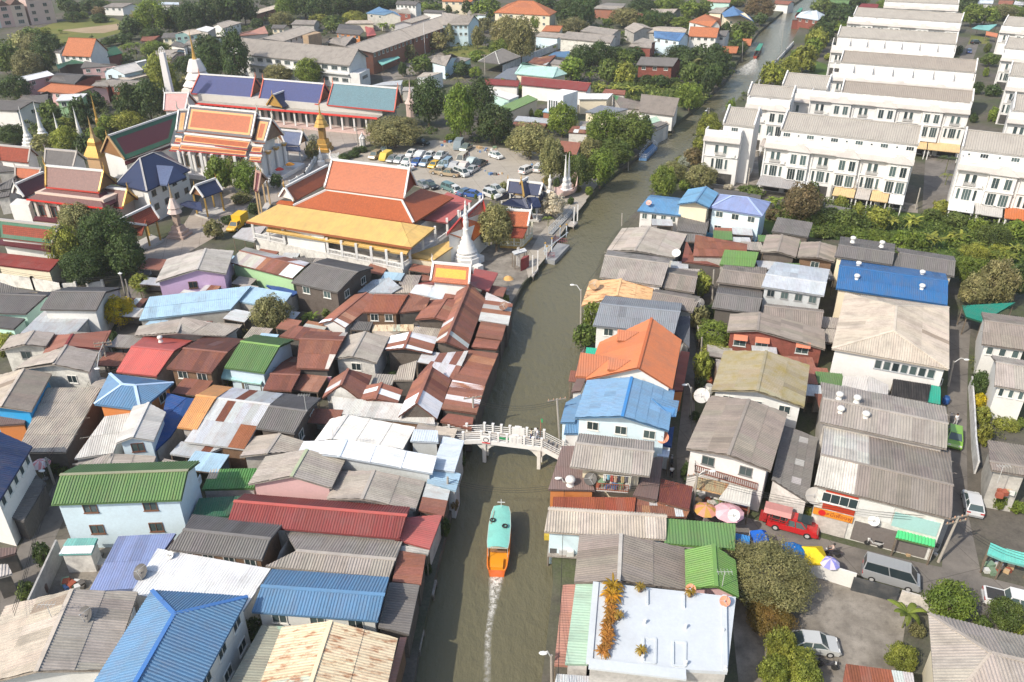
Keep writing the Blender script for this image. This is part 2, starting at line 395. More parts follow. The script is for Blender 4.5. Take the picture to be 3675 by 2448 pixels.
def put_windows(root,walls,spec,frame=(.75,.74,.7)):
 """spec tokens: side count [x storeys] e.g. 'E3x2 12' ; walls[side] = (a_bottom, b_bottom, top_z, outward)"""
 for tk in spec.split():
  side=tk[0];body=tk[1:].split('x');n=int(body[0]);st=int(body[1])if len(body)>1 else 1
  if side not in walls:continue
  a,b,top,out=walls[side];d=(b-a);L=d.length;d=d/L
  for k in range(st):
   zc=top-1.0-k*2.75
   if zc<a.z+.8:break
   w=min(1.35,L/n*.55)
   for i in range(n):
    c=a+d*(L*(i+.5)/n);c.z=zc
    window(root,c,d,out,w,1.15,frame,'2' if w>.9 else '1')
def outward(a,b,cen):
 d=(b-a);n=Vector((d.y,-d.x,0)).normalized()
 if n.dot((a+b)/2-cen)<0:n=-n
 return n
def turn(a,b,d):
 m=(a+b)/2;return m+d*(a-m).dot(d),m+d*(b-m).dot(d)
def par2(a,b,c,e):
 d=((b-a)+(e-c)).normalized();d.z=0;return(*turn(a,b,d),*turn(c,e,d),d)
FOOT=[]
def GB(T,label,E,R,B=None,ze=4.,pitch=18.,roof='grey',wall='white',bk=1.,split=True,cat='house',name='house',win='',oh=.45,base=0.,cap=True,
       colfn=None,colfb=None,roofb=None,barge=None,fr=(.75,.74,.7),zr=None,gab=None,w=1.1,l=3.0,capcol=None,root=None):
 E0,E1=q(T,E[0],E[1],ze),q(T,E[2],E[3],ze);tn=math.tan(rad(pitch));me=(E0+E1)/2
 def rl(z):return q(T,R[0],R[1],z),q(T,R[2],R[3],z)
 if zr is None:
  zr=solve(lambda z:(z-ze)-tn*perp(*rl(z),me),ze-.5,ze+14)
 R0,R1=rl(zr)
 shed=B is None and bk==0
 if abs((E1-E0).xy.normalized().dot((R1-R0).xy.normalized()))>.965:
  E0,E1,R0,R1,D_=par2(E0,E1,R0,R1)
 else:D_=None
 if B:
  def bl(z):return q(T,B[0],B[1],z),q(T,B[2],B[3],z)
  def g(z):
   b0,b1=bl(z);return tn*perp(R0,R1,(b0+b1)/2)-(zr-z)
  # from high to low: find where the drop equals the pitch
  best=min((abs(g(zr-.05-k*.05)),zr-.05-k*.05)for k in range(int(max(10,(zr-base-1.5)/.05))))
  B0,B1=bl(best[1])
  if D_ and abs((B1-B0).normalized().dot(D_))>.94:B0,B1=turn(B0,B1,D_)
 elif not shed:
  B0=R0+(R0-E0)*bk;B1=R1+(R1-E1)*bk;B0.z=B1.z=zr-(zr-ze)*bk
 pts=[E0,E1,R1,R0]+([]if shed else[B1,B0])
 cen=sum(pts,Vector())/len(pts);root=root or thing(name,label,cat,(cen.x,cen.y,base))
 dk=Vector((0,0,-.07));rm=MB();FOOT.append([E0.xy,E1.xy,(R1 if shed else B1).xy,(R0 if shed else B0).xy]);mat,bc,*_=PAL[roof]
 rm.slab([p+dk for p in(E0,E1,R1,R0)],.09)
 if not shed:rm.slab([p+dk for p in(B1,B0,R0,R1)],.09)
 ro=rm.build('roof','wood_board' if mat not in('painted_sheet','glazed_tile')else 'smooth_paint',root,tuple(k*.7 for k in bc))
 cover(ro,[E0,E1,R1,R0],roof,split,w,l,colfn)
 if not shed:
  cover(ro,[B1,B0,R0,R1],roofb or roof,split,w,l,colfb or colfn and(lambda a,b:colfn(1-a,b)))
  if cap:
   d=(R1-R0).normalized()*.05
   MB().beam(R0-d+Vector((0,0,.09)),R1+d+Vector((0,0,.09)),.34,.07).build('ridge_cap',PAL[roof][0],ro,capcol or tuple(min(1,k*1.12)for k in bc))
 if barge:
  bm=MB()
  for P in((E0,R0),(E1,R1))+(()if shed else((B0,R0),(B1,R1))):
   bm.beam(P[0]+Vector((0,0,.04)),P[1]+Vector((0,0,.04)),.12,.26)
  bm.build('bargeboard','smooth_paint',ro,barge)
 walls={}
 if WALL[wall]:
  dr=(R1-R0);dr.z=0;dr=dr.normalized();o=oh
  def inset(p,r,s):
   k=min(.45,o/max(.1,(r-p).xy.length));x=lerp(p,r,k)+dr*(s*o);return x-Vector((0,0,.12))
  F0,F1=inset(E0,R0,1),inset(E1,R1,-1)
  if shed:K0,K1=R0+dr*o-Vector((0,0,.12)),R1-dr*o-Vector((0,0,.12));K0=lerp(K0,F0,.04);K1=lerp(K1,F1,.04)
  else:K0,K1=inset(B0,R0,1),inset(B1,R1,-1)
  A0,A1=R0+dr*o-Vector((0,0,.12)),R1-dr*o-Vector((0,0,.12))
  def apex(A,X,Y):
   e=(Y-X).xy;t=(A-X).xy.dot(e)/max(1e-6,e.dot(e));p=X.xy+e*t;return Vector((p.x,p.y,A.z-.05))
  A0,A1=apex(A0,F0,K0),apex(A1,F1,K1)
  g=lambda p:Vector((p.x,p.y,base))
  m=MB();m.add([g(F0),g(F1),F1,F0],[[0,1,2,3]]);m.add([g(K1),g(K0),K0,K1],[[0,1,2,3]])
  if shed:m.add([g(K0),g(F0),F0,K0],[[0,1,2,3]]);m.add([g(F1),g(K1),K1,F1],[[0,1,2,3]])
  elif gab:
   m.add([g(K0),g(F0),F0,K0],[[0,1,2,3]]);m.add([g(F1),g(K1),K1,F1],[[0,1,2,3]])
   gm=MB()
   for X,Y,Z in((F0,A0,K0),(F1,A1,K1)):gm.add([X,Y,Z],[[0,1,2]])
   gm.build('gable',WALL[gab][0],root,WALL[gab][1])
  else:
   m.add([g(K0),g(F0),F0,A0,K0],[[0,1,2,3,4]]);m.add([g(F1),g(K1),K1,A1,F1],[[0,1,2,3,4]])
  wm,wc=WALL[wall];m.build('wall',wm,root,jit(wc,.04))
  wc_=(F0+F1+K0+K1)/4
  for s,(a,b,z)in{'E':(F0,F1,min(F0.z,F1.z)),'B':(K0,K1,min(K0.z,K1.z)),'0':(F0,K0,min(F0.z,K0.z)),'1':(F1,K1,min(F1.z,K1.z))}.items():
   walls[s]=(g(a),g(b),z,outward(a,b,wc_))
  if win:put_windows(root,walls,win,fr)
 return dict(root=root,roof=ro,E=(E0,E1),R=(R0,R1),B=None if shed else(B0,B1),walls=walls,zr=zr)
def SH(T,label,E,R,ze=3.,pitch=6.,**k):
 k.setdefault('name','lean_to');k.setdefault('cat','roof');k.setdefault('wall','none');k.setdefault('oh',.2);k.setdefault('posts',True)
 posts=k.pop('posts');d=GB(T,label,E,R,None,ze,pitch,bk=0,cap=False,**k)
 if k['wall']=='none' and posts:
  b=k.get('base',0.)
  for p in d['E']+d['R']:
   c=sum((x for x in d['E']+d['R']),Vector())/4;t=lerp(p,c,.06)
   MB().box((t.x,t.y,(t.z+b)/2-.1),(.12,.12,t.z-b-.1)).build('post','wood_board',d['root'],(.2,.16,.12))
 return d
def HP(T,label,P,R,ze=4.,pitch=22.,roof='grey',wall='white',split=True,cat='house',name='house',win='',oh=.5,base=0.,fr=(.75,.74,.7),capcol=None,l=3.0,capw=.34,root=None):
 C=[q(T,P[2*i],P[2*i+1],ze)for i in range(4)];me=(C[0]+C[1])/2;tn=math.tan(rad(pitch))
 rl=lambda z:(q(T,R[0],R[1],z),q(T,R[2],R[3],z))
 zr=solve(lambda z:(z-ze)-tn*((rl(z)[0]+rl(z)[1])/2-me).xy.length if(rl(z)[1]-rl(z)[0]).length<.3 else(z-ze)-tn*perp(*rl(z),me),ze-.2,ze+12)
 R0,R1=rl(zr);cen=sum(C,Vector())/4;root=root or thing(name,label,cat,(cen.x,cen.y,base))
 planes=[[C[0],C[1],R1,R0],[C[1],C[2],R1],[C[2],C[3],R0,R1],[C[3],C[0],R0]]
 mat,bc,*_=PAL[roof];rm=MB()
 FOOT.append([c.xy for c in C])
 for p in planes:rm.slab([x-Vector((0,0,.1))for x in p],.09)
 ro=rm.build('roof','smooth_paint',root,tuple(k*.75 for k in bc))
 for p in planes:cover(ro,p,roof,split,l=l)
 cm=MB();up=Vector((0,0,.08))
 for a,b in((R0,R1),(C[0],R0),(C[3],R0),(C[1],R1),(C[2],R1)):
  if(a-b).length>.2:cm.beam(a+up,b+up,capw,.08)
 cm.build('ridge_cap',mat,ro,capcol or tuple(min(1,k*1.12)for k in bc))
 walls={}
 if WALL[wall]:
  K=[]
  for i,c in enumerate(C):
   d=(cen-c);d.z=0;K.append(c+d.normalized()*(oh*1.35)-Vector((0,0,.1)))
  m=MB();g=lambda p:Vector((p.x,p.y,base))
  for i in range(4):m.add([g(K[i]),g(K[(i+1)%4]),K[(i+1)%4],K[i]],[[0,1,2,3]])
  m.build('wall',WALL[wall][0],root,jit(WALL[wall][1],.03))
  for i,s in enumerate('E1B0'):walls[s]=(g(K[i]),g(K[(i+1)%4]),ze-.1,outward(K[i],K[(i+1)%4],cen))
  if win:put_windows(root,walls,win,fr)
 return dict(root=root,roof=ro,C=C,R=(R0,R1),walls=walls,zr=zr)
# ------------------------------------------------------------- ground, canal, roads
LB=[(940,1640),(965,1480),(985,1395),(1008,1290),(1035,1190),(1058,1075),(1080,985),(1112,880),(1148,790),(1175,705),(1205,650),(1255,590),(1300,520),(1345,462),(1395,412),(1460,362),(1530,302),(1595,250),(1668,185),(1705,125),(1745,72),(1795,30),(1850,-8),(1960,-60)]
RB=[(1235,1640),(1255,1490),(1272,1330),(1262,1180),(1285,1060),(1300,960),(1322,850),(1345,760),(1352,690),(1378,600),(1405,545),(1462,485),(1502,435),(1592,352),(1642,275),(1722,205),(1768,152),(1815,105),(1842,55),(1880,14),(1915,-10),(2000,-50)]
LBW=[q('f',x,y,0)for x,y in LB];RBW=[q('f',x,y,0)for x,y in RB]
FAR=1500
def sheet(name,poly,z,mat,color=(.5,.5,.5)):
 return struct(mobj(name,[(p[0],p[1],z)for p in poly],[list(range(len(poly)))],mat,None,color))
gv=[(p.x,p.y,0)for p in LBW];nl=len(gv)
far_l=[(LBW[-1].x+150,FAR,0),(-FAR,FAR,0),(-FAR,-150,0),(LBW[0].x,-150,0)]
far_r=[(RBW[-1].x+150,FAR,0),(FAR,FAR,0),(FAR,-150,0),(RBW[0].x,-150,0)]
V=gv+far_l;F=[list(range(len(V)))[::-1]];b=len(V)
V+=[(p.x,p.y,0)for p in RBW]+far_r;F.append(list(range(b,len(V))))
for L_,s in((LBW,1),(RBW,-1)):  # bank walls down to the canal bed
 for i in range(len(L_)-1):
  k=len(V);a,c=L_[i],L_[i+1];V+=[(a.x,a.y,0),(c.x,c.y,0),(c.x,c.y,-2.2),(a.x,a.y,-2.2)];F.append([k,k+1,k+2,k+3])
struct(mobj('ground',V,F,'ground_mix'))
wp=[(p.x-6,p.y)for p in LBW];wq=[(p.x+6,p.y)for p in RBW][::-1]
struct(mobj('canal_water',[(p[0],p[1],-1.0)for p in[(LBW[0].x-6,-150)]+wp+[(LBW[-1].x+150,FAR),(RBW[-1].x+160,FAR)]+wq+[(RBW[0].x+6,-150)]],[list(range(len(wp)+len(wq)+4))[::-1]],'canal_water'))
# roads and yards (each sheet 4 mm and more above the one below)
def px(T,pts,z):return[q(T,x,y,z)for x,y in pts]
sheet('street',px('f',[(1590,1165),(1700,1185),(1790,1210),(1980,1262),(2100,1290),(2260,1325),(2500,1385),(2500,1470),(2354,1435),(2240,1402),(2140,1372),(1960,1318),(1880,1290),(1780,1262),(1690,1238),(1600,1200)],.012),.012,'asphalt')
sheet('lane',px('f',[(2165,1305),(2212,1318),(2258,1330),(2225,1180),(2222,1000),(2225,850),(2232,740),(2185,735),(2178,900),(2182,1100)],.016),.016,'asphalt')
sheet('footpath',px('f',[(1560,1170),(1610,1180),(1600,1000),(1595,880),(1600,800),(1580,690),(1560,690),(1578,800),(1572,900),(1555,1040)],.02),.02,'asphalt')
sheet('footpath',px('f',[(0,1420),(60,1420),(130,1230),(200,1080),(290,880),(330,700),(350,600),(310,600),(280,720),(215,900),(120,1120),(0,1340)],.02),.02,'asphalt')
sheet('kerb_pavement',px('f',[(1880,1190),(2010,1232),(2150,1275),(2160,1262),(2190,1180),(1870,1150)],.13),.13,'pavement')
sheet('yard',px('f',[(1705,1300),(1850,1275),(1960,1330),(2090,1372),(2075,1480),(2050,1568),(1700,1590),(1680,1400)],.02),.02,'yard_concrete')
sheet('car_park',px('f',[(830,352),(930,330),(1000,322),(1100,335),(1235,348),(1300,372),(1390,405),(1345,462),(1225,470),(1155,462),(1020,450),(870,400),(770,368)],.02),.02,'pavement')
sheet('temple_yard',px('f',[(615,330),(700,290),(860,295),(880,320),(790,350),(760,372),(770,400),(690,440),(620,470),(600,440),(520,530),(330,640),(300,600),(420,520),(470,440),(560,420)],.016),.016,'temple_floor')
sheet('temple_yard',px('f',[(1060,640),(1085,600),(1110,560),(1190,545),(1230,510),(1235,470),(1340,468),(1298,522),(1255,590),(1200,652),(1172,702),(1150,700)],.02),.02,'yard_concrete')
sheet('pier_walk',px('f',[(1205,600),(1240,540),(1290,480),(1340,452),(1348,462),(1302,520),(1256,590),(1215,640)],.05),.05,'pavement')
sheet('field',px('a1',[(60,420),(330,330),(600,230),(820,200),(1180,180),(1320,240),(1330,330),(1000,420),(700,480),(420,420)],.012),.012,'grass_field')
sheet('dirt_track',px('a1',[(640,320),(1000,280),(1300,245),(1300,300),(1100,350),(900,350)],.03),.03,'dirt')
sheet('school_field',px('a3',[(0,500),(300,470),(530,500),(560,560),(330,620),(200,610),(0,590)],.012),.012,'grass_field')
sheet('school_yard',px('a2',[(1640,690),(1900,560),(2250,500),(2354,600),(2000,800),(1700,880)],.012),.012,'yard_concrete')
sheet('estate_road',px('f',[(2120,480),(2185,480),(2200,330),(2215,200),(2250,100),(2225,100),(2165,200),(2130,330)],.012),.012,'asphalt')
sheet('estate_road',px('f',[(1610,430),(1720,440),(2110,490),(2110,470),(1745,410),(1740,330),(1800,240),(1760,240),(1700,380)],.02),.02,'yard_concrete')
sheet('lawn',px('a4',[(1770,790),(1990,800),(1960,680),(1830,640)],.02),.02,'weeds')
sheet('lawn',px('a5',[(1760,470),(1990,460),(1990,400),(1800,370)],.02),.02,'grass_field')
sheet('weed_patch',px('f',[(1740,500),(1790,470),(2100,490),(2354,520),(2500,560),(2500,700),(2230,640),(2000,560),(1860,545),(1770,540)],.012),.012,'weeds')
sheet('weed_patch',px('f',[(1380,215),(1480,190),(1600,200),(1590,250),(1500,235)],.012),.012,'weeds')
sheet('courtyard',px('e1',[(300,130),(640,120),(480,400),(380,400),(170,455)],.02),.02,'yard_concrete')
# ------------------------------------------------------------- houses on the left bank
BANK=-1.4
C_RU,C_ZN,C_WH=(.20,.075,.05),(.56,.59,.61),(.76,.78,.80)
GB('e1','wide tan fibre-cement gabled house in the bottom left corner',(30,487,-190,930),(390,400,190,838),(805,405,525,840),ze=4.6,pitch=17,roof='beige',roofb='grey',wall='white')
HP('e1','white house under a large blue tiled hip roof at the bottom edge',(1330,437,960,1130,390,1080,815,403),(935,530,650,1030),ze=6,pitch=24,roof='sblue',wall='white',win='E4x2',capcol=(.07,.2,.5))
SH('e1','flat lavender-blue roof beside the white painted roof',(480,402,735,402),(632,120,948,90),ze=3.3,pitch=3,roof='lav',wall='conc')
SH('e1','glaring white painted sheet roof behind the blue hip roof',(700,425,1296,530),(850,175,1451,292),ze=3.6,pitch=3,roof='white',wall='owhite')
SH('e1','small shed with a half teal half white roof in the walled yard',(315,210,490,205),(365,125,525,122),ze=2.6,pitch=6,roof='teal',wall='owhite',name='shed',cat='shed',colfn=lambda a,b:(C_WH,)if b<.5 else None,l=1.2)
G=GB('d1','two-storey white house with a bright green ribbed roof',(535,1360,1915,1310),(640,1045,1985,1000),(835,940,2110,905),ze=6.2,pitch=22,roof='green',wall='lblue',win='E2x2',fr=(.2,.1,.06),capcol=(.3,.3,.2))
GB('e1','grey-roofed wooden house above the white painted roof',(897,183,1406,240),(985,78,1451,128),(1030,0,1521,47),ze=4.2,pitch=16,roof='dgrey',wall='wood',win='E4')
GB('n','long maroon-red ribbed gable roof stretching towards the canal',(815,1882,1434,1934),(841,1800,1459,1852),(879,1771,1472,1825),ze=3.9,pitch=22,roof='red',wall='owhite',capcol=(.5,.12,.1))
SH('e2','salmon-pink roof at the canal end of the maroon roof',(1195,182,1243,-5),(985,128,1055,15),ze=2.9,pitch=8,roof='pink',wall='conc',base=BANK)
GB('e2','low grey fibre-cement gable between the maroon and the blue ribbed roof',(300,275,965,335),(470,190,1000,240),(405,95,1040,140),ze=3.5,pitch=14,roof='grey',wall='conc')
GB('e2','white-walled house with a blue ribbed gable roof in front of the canal',(230,515,905,572),(280,385,942,425),(340,287,965,340),ze=4.6,pitch=16,roof='sblue',wall='white',win='E3')
GB('e2','big cream roof streaked with rust at the bottom edge beside the canal',(385,600,250,990),(660,570,510,990),(1020,660,930,990),ze=4.6,pitch=16,roof='cream',wall='owhite',base=BANK)
SH('e2','grey-green corrugated lean-to left of the cream rusty roof',(285,590,100,920),(400,590,430,900),ze=3.5,pitch=9,roof='mint',wall='conc',colfn=lambda a,b:((.30,.30,.24),))
SH('e2','brown narrow roof strip along the canal beside the cream roof',(1062,655,985,940),(1022,655,950,940),ze=3.0,pitch=8,roof='salmon',base=BANK,wall='wood')
SH('e2','grey corrugated canal-side roof right of the blue ribbed gable',(1075,640,1128,375),(905,600,970,362),ze=3.2,pitch=6,roof='dgrey',wall='dwood',base=BANK)
SH('e2','dark brown rusted roof below the salmon-pink one at the canal',(1135,372,1165,215),(985,355,1015,190),ze=3.0,pitch=6,roof='rustp',wall='dwood',base=BANK)
SH('e2','light grey strip roof between the salmon-pink and brown roofs',(1175,215,1182,188),(1020,190,1035,163),ze=2.7,pitch=6,roof='lgrey',base=BANK)
# middle rows
GB('d2','bright orange ribbed gable section beside the striped metal roof',(100,545,320,568),(310,205,515,235),(490,95,690,125),ze=3.9,pitch=16,roof='torange',wall='conc')
STR=lambda a,b:(C_ZN,'zinc_sheet')if a<.3 else(C_RU,'rusty_sheet')if a<.5 and b>.3 else((.30,.12,.06),'rusty_sheet')if a>.7 and b<.34 else((.5,.52,.53),'zinc_sheet')
GB('d2','gabled roof of grey zinc and brown rust stripes right of the orange section',(180,695,815,775),(515,235,1085,305),(690,125,1225,190),ze=3.4,pitch=14,roof='zincmix',wall='wood',colfn=STR,l=3.5)
SH('d2','open zinc carport roof in front of the striped metal roof',(25,825,320,865),(150,690,590,760),ze=2.6,pitch=6,roof='zinc',colfn=lambda a,b:(C_RU,'rusty_sheet')if .6<a<.75 else None)
GB('d2','small dark-grey corrugated gable house behind the beige gable',(930,555,1345,605),(1085,320,1475,380),(1225,190,1625,235),ze=4.6,pitch=20,roof='dgrey',wall='dwood',win='12')
GB('d2','little worn beige gable roof left of the larger beige gable',(930,640,755,855),(1180,610,1060,820),(1450,690,1380,800),ze=3.4,pitch=15,roof='grey',wall='conc',win='11')
GB('d2','larger beige-grey gable with a pink corrugated front wall',(1040,850,860,1145),(1480,780,1310,1060),(1885,880,1735,1185),ze=4.4,pitch=17,roof='grey',wall='pink',capcol=(.4,.45,.3))
SH('d2','low green sheet roof with cream skylight panels',(370,1190,920,1200),(460,1000,955,965),ze=2.6,pitch=4,roof='green',rib=None if 0 else .26)if 0 else SH('d2','low green sheet roof with cream skylight panels',(370,1190,920,1200),(460,1000,955,965),ze=2.6,pitch=4,roof='green',colfn=lambda a,b:((.62,.5,.36),)if b>.6 and(int(a*12)%4==1)else((.10,.26,.08),),l=1.3,wall='conc')
SH('d2','dark green sheet roof beside the maroon gable',(255,1490,640,1500),(330,1310,800,1250),ze=2.6,pitch=4,roof='dgreen',wall='conc')
GB('d2','warm white broad gable roof nearest the footbridge',(1740,460,1540,690),(1890,410,1740,672),(2600,540,2510,778),ze=4.9,pitch=10,roof='wgrey',roofb='wgrey',wall='zinc',colfn=lambda a,b:((.76,.74,.69),))
GB('d2','bluish white gable over a zinc wall with four white grille windows',(1440,690,1390,800),(1895,680,1810,850),(2860,850,2790,1030),ze=5.2,pitch=7,roof='wblue',wall='zinc',colfn=lambda a,b:((.76,.79,.83),))
GB('d3','grey-tan gable roof between the zinc-walled house and the maroon roof',(60,1010,-80,1300),(420,1000,290,1300),(955,1115,860,1420),ze=3.7,pitch=15,roof='grey',wall='white')
SH('d3','rust-brown canal roof beside the grey-tan gable',(1150,1480,1235,1180),(895,1420,965,1125),ze=2.9,pitch=7,roof='rust',wall='dwood',base=BANK,colfn=lambda a,b:(C_ZN,'zinc_sheet')if a>.82 and b>.3 else None)
SH('d3','pale blue upper canopy roof behind the broad white gable',(800,690,1100,700),(840,560,1090,580),ze=4.,pitch=6,roof='wblue',wall='zinc')
SH('d3','broad pale blue flat roof at the left end of the footbridge',(1265,1015,1375,685),(1030,985,1145,640),ze=3.4,pitch=4,roof='wblue',wall='zinc',base=BANK)
SH('d3','pale blue ribbed awning roof hanging over the canal',(1290,1215,1330,1035),(965,1130,1040,950),ze=3.0,pitch=6,roof='lblue',wall='zinc',base=BANK)
SH('d3','long zinc roof running left from the whitewashed gable',(0,400,1065,515),(-30,215,1040,330),ze=2.9,pitch=7,roof='zinc',wall='wood',colfn=lambda a,b:((.66,.65,.61),))
GB('d3','steep brown gable with a whitewashed front section above the footbridge',(836,66,670,430),(1021,-99,870,290),(1216,36,1100,455),ze=3.5,pitch=36,roof='rustp',wall='dwood',colfn=lambda a,b:((.78,.79,.80),'painted_sheet')if a>.66 else None)
SH('c3','long patchwork rust and zinc roof along the canal edge',(1880,1480,2010,1085),(1490,1440,1715,1050),ze=2.8,pitch=6,roof='rustmix',wall='dwood',base=BANK,w=1.6)
SH('d3','rust roof with pale sheets at the canal above the footbridge',(1490,398,1605,110),(1140,345,1225,60),ze=2.8,pitch=6,roof='rustmix',wall='dwood',base=BANK)
SH('d3','small brown roof by the utility pole at the footbridge',(1450,565,1470,440),(1115,480,1200,395),ze=2.5,pitch=6,roof='rustp',wall='dwood',base=BANK)
GB('c3','tall steep dark brown gable running parallel to the canal',(1600,425,1360,960),(1715,345,1470,965),(1890,510,1690,1060),ze=3.9,pitch=38,roof='rust',wall='dwood')
SH('c3','zinc and white striped canal roof below the temple quay',(2110,782,2200,568),(1838,738,1880,440),ze=2.9,pitch=6,roof='zincmix',wall='dwood',base=BANK,w=1.4)
SH('c3','dark brown canal roof below the striped zinc one',(2058,948,2110,788),(1790,908,1838,742),ze=2.8,pitch=6,roof='rust',wall='dwood',base=BANK)
SH('c3','small rust-red canal roof with one zinc sheet',(2010,1042,2055,952),(1740,1020,1788,912),ze=2.6,pitch=5,roof='rustp',wall='dwood',base=BANK)
GB('c3','low rust gable with a white painted front edge beside the dark wooden house',(505,465,130,768),(630,445,275,735),(715,475,490,830),ze=3.4,pitch=18,roof='rustp',wall='white',colfn=lambda a,b:(C_WH,'painted_sheet')if a>.86 else None)
GB('c3','red-brown roof with pale ribs over a white-framed window',(585,652,960,657),(720,465,1065,478),None,bk=.2,ze=4.2,pitch=18,roof='rustp',wall='wood',win='E2',colfn=lambda a,b:((.26,.10,.065),))
SH('c3','patched rust slope joining the pale-ribbed roof',(965,660,1250,625),(1085,460,1308,490),ze=4.0,pitch=16,roof='rust',wall='dark')
GB('c3','rust-brown gable with an open broken front',(1310,525,1130,725),(1455,510,1360,712),(1640,525,1570,762),ze=3.9,pitch=16,roof='rustp',wall='dwood')
GB('c3','half white half brown gable above the green shop sign',(890,900,830,1045),(1100,860,1030,1028),(1390,915,1315,1090),ze=3.5,pitch=16,roof='rustp',wall='dwood',colfn=lambda a,b:(C_WH,'painted_sheet')if(a<.45 or a>.8)and b>.2 else None)
GB('c3','beige corrugated gable with an open-grille front window',(420,900,285,1145),(620,858,475,1118),(855,915,760,1190),ze=3.9,pitch=18,roof='grey',wall='owhite',win='11',gab='conc')
GB('c3','steep rust-striped gable facing the zinc roof',(260,1370,169,1559),(440,1250,364,1419),(705,1320,569,1589),ze=3.2,pitch=34,roof='rust',wall='owhite')
GB('d3','small brown gable with two white sheets',(350,100,270,265),(495,72,430,242),(738,150,655,287),ze=3.1,pitch=20,roof='rustp',wall='dwood',colfn=lambda a,b:(C_WH,'painted_sheet')if .35<a<.6 else None,l=4)
SH('c3','rust-red slope between the beige gable and the canal roofs',(1170,1330,1560,1395),(1390,1080,1710,1065),ze=3.0,pitch=8,roof='rustmix',wall='dwood')
SH('c3','low tan roof with a white sheet behind the whitewashed gable',(920,1370,1130,1370),(985,1215,1170,1165),ze=2.6,pitch=6,roof='beige',wall='dark')
SH('c3','light grey-blue hipped lean-to under the temple wall',(535,442,640,444),(700,310,868,292),ze=3.0,pitch=7,roof='steel',wall='conc',colfn=lambda a,b:((.36,.42,.47),))
SH('c3','pale grey roof slope right of the grey-blue lean-to',(650,446,900,452),(870,292,1000,380),ze=3.2,pitch=8,roof='zinc',wall='conc',colfn=lambda a,b:((.46,.50,.54),))
SH('c3','bright white sheet roof below the yellow temple shrine',(1090,452,1275,482),(1150,360,1350,346),ze=3.2,pitch=6,roof='white',wall='owhite')
SH('c3','bluish white sheet roof beside the bright white one',(1275,482,1430,525),(1352,350,1500,385),ze=3.2,pitch=6,roof='wblue',wall='owhite')
SH('c3','cream strip roof above the rust-brown roofs',(920,450,1090,452),(1010,370,1150,360),ze=3.0,pitch=5,roof='beige',wall='conc')
SH('c3','small clay-red ribbed roof next to the bluish white sheets',(1432,512,1560,505),(1500,390,1600,400),ze=3.2,pitch=10,roof='rustp',wall='conc')
SH('c3','rust-speckled ledge roof below the pale-ribbed house',(690,855,1130,858),(700,790,1135,775),ze=2.4,pitch=5,roof='cream',wall='dark')
SH('c3','plain white low roof behind the half white gable',(800,960,900,905),(700,860,1000,855),ze=2.6,pitch=4,roof='beige',wall='conc')
# upper-left cluster
GB('c2','weathered grey gable with lilac walls',(290,90,175,335),(705,-20,605,200),(985,5,930,245),ze=4.4,pitch=15,roof='lgrey',wall='lilac',win='11',fr=(.15,.08,.05))
GB('c2','patchwork rust, zinc and white roof over a pale green wall',(965,118,1605,300),(1050,8,1755,165),(1110,-30,1805,125),ze=4.,pitch=17,roof='rustmix',wall='green',w=1.0,colfn=lambda a,b:(C_WH,'zinc_sheet')if a>.78 and b<.7 else((.48,.46,.43),'zinc_sheet')if a<.4 and b<.62 else None)
GB('c2','large dark grey gable on an old wooden house below the temple hall',(1595,340,2100,440),(1830,128,2300,235),(1990,78,2470,185),ze=4.9,pitch=18,roof='dgrey',wall='dwood',win='E2 12')
SH('c2','long sky-blue sheet roof sloping towards the camera',(0,727,965,625),(105,495,1185,368),ze=3.5,pitch=6,roof='lblue',wall='conc')
SH('c2','sky-blue roof wing right of the long sky-blue roof',(1035,548,1500,605),(1188,368,1605,458),ze=3.3,pitch=6,roof='lblue',wall='conc')
SH('c2','dark blue ribbed roof between the sky-blue wing and the wooden house',(1560,512,1690,440),(1330,365,1520,385),ze=2.9,pitch=6,roof='deep',wall='conc')
SH('c2','bright blue awning under the front edge of the sky-blue roof',(150,782,600,700),(110,722,600,668),ze=2.6,pitch=10,roof='blue',posts=True,colfn=lambda a,b:((.05,.32,.62),))
GB('c2','weathered grey low gable behind the pink-red roof',(0,800,-50,900),(455,722,400,868),(1055,812,905,905),ze=3.4,pitch=12,roof='grey',wall='conc')
GB('c1','pink-red ribbed gable roof with a small turbine vent',(1225,1282,1655,1328),(1390,1015,1840,1062),(1560,880,2010,975),ze=3.5,pitch=17,roof='pink',wall='conc',colfn=lambda a,b:((.55,.13,.11),))
GB('c2','dark rust-brown gable over a wooden balcony house',(285,1242,760,1296),(465,1035,930,1080),(690,905,1110,932),ze=4.4,pitch=18,roof='rust',wall='wood',win='E2',colfn=lambda a,b:((.18,.08,.065),))
GB('c2','green ribbed gable with teal awnings',(895,1237,1322,1292),(1075,960,1480,1016),(1210,895,1640,942),ze=4.3,pitch=20,roof='green',wall='lblue',capcol=(.25,.42,.12))
SH('c2','pale teal canvas awning left of its pair under the green gable',(865,1345,1085,1382),(895,1245,1115,1272),ze=2.5,pitch=22,roof='aqua',name='awning',cat='awning',colfn=lambda a,b:((.40,.66,.66),),w=4)
SH('c2','pale teal canvas awning right of its pair under the green gable',(1085,1385,1285,1412),(1120,1275,1320,1302),ze=2.5,pitch=22,roof='aqua',name='awning',cat='awning',colfn=lambda a,b:((.42,.69,.68),),w=4)
GB('c2','rust-red metal gable with two grey-white panels above the laundry line',(1662,1238,1998,1258),(1690,938,2150,948),(1790,850,2200,872),ze=3.9,pitch=15,roof='rust',wall='dark',colfn=lambda a,b:((.60,.56,.52),'zinc_sheet')if(a>.75 and b<.3)or(.42<a<.6 and .34<b<.65)else((.25,.11,.08),'rusty_sheet'),l=2.2)
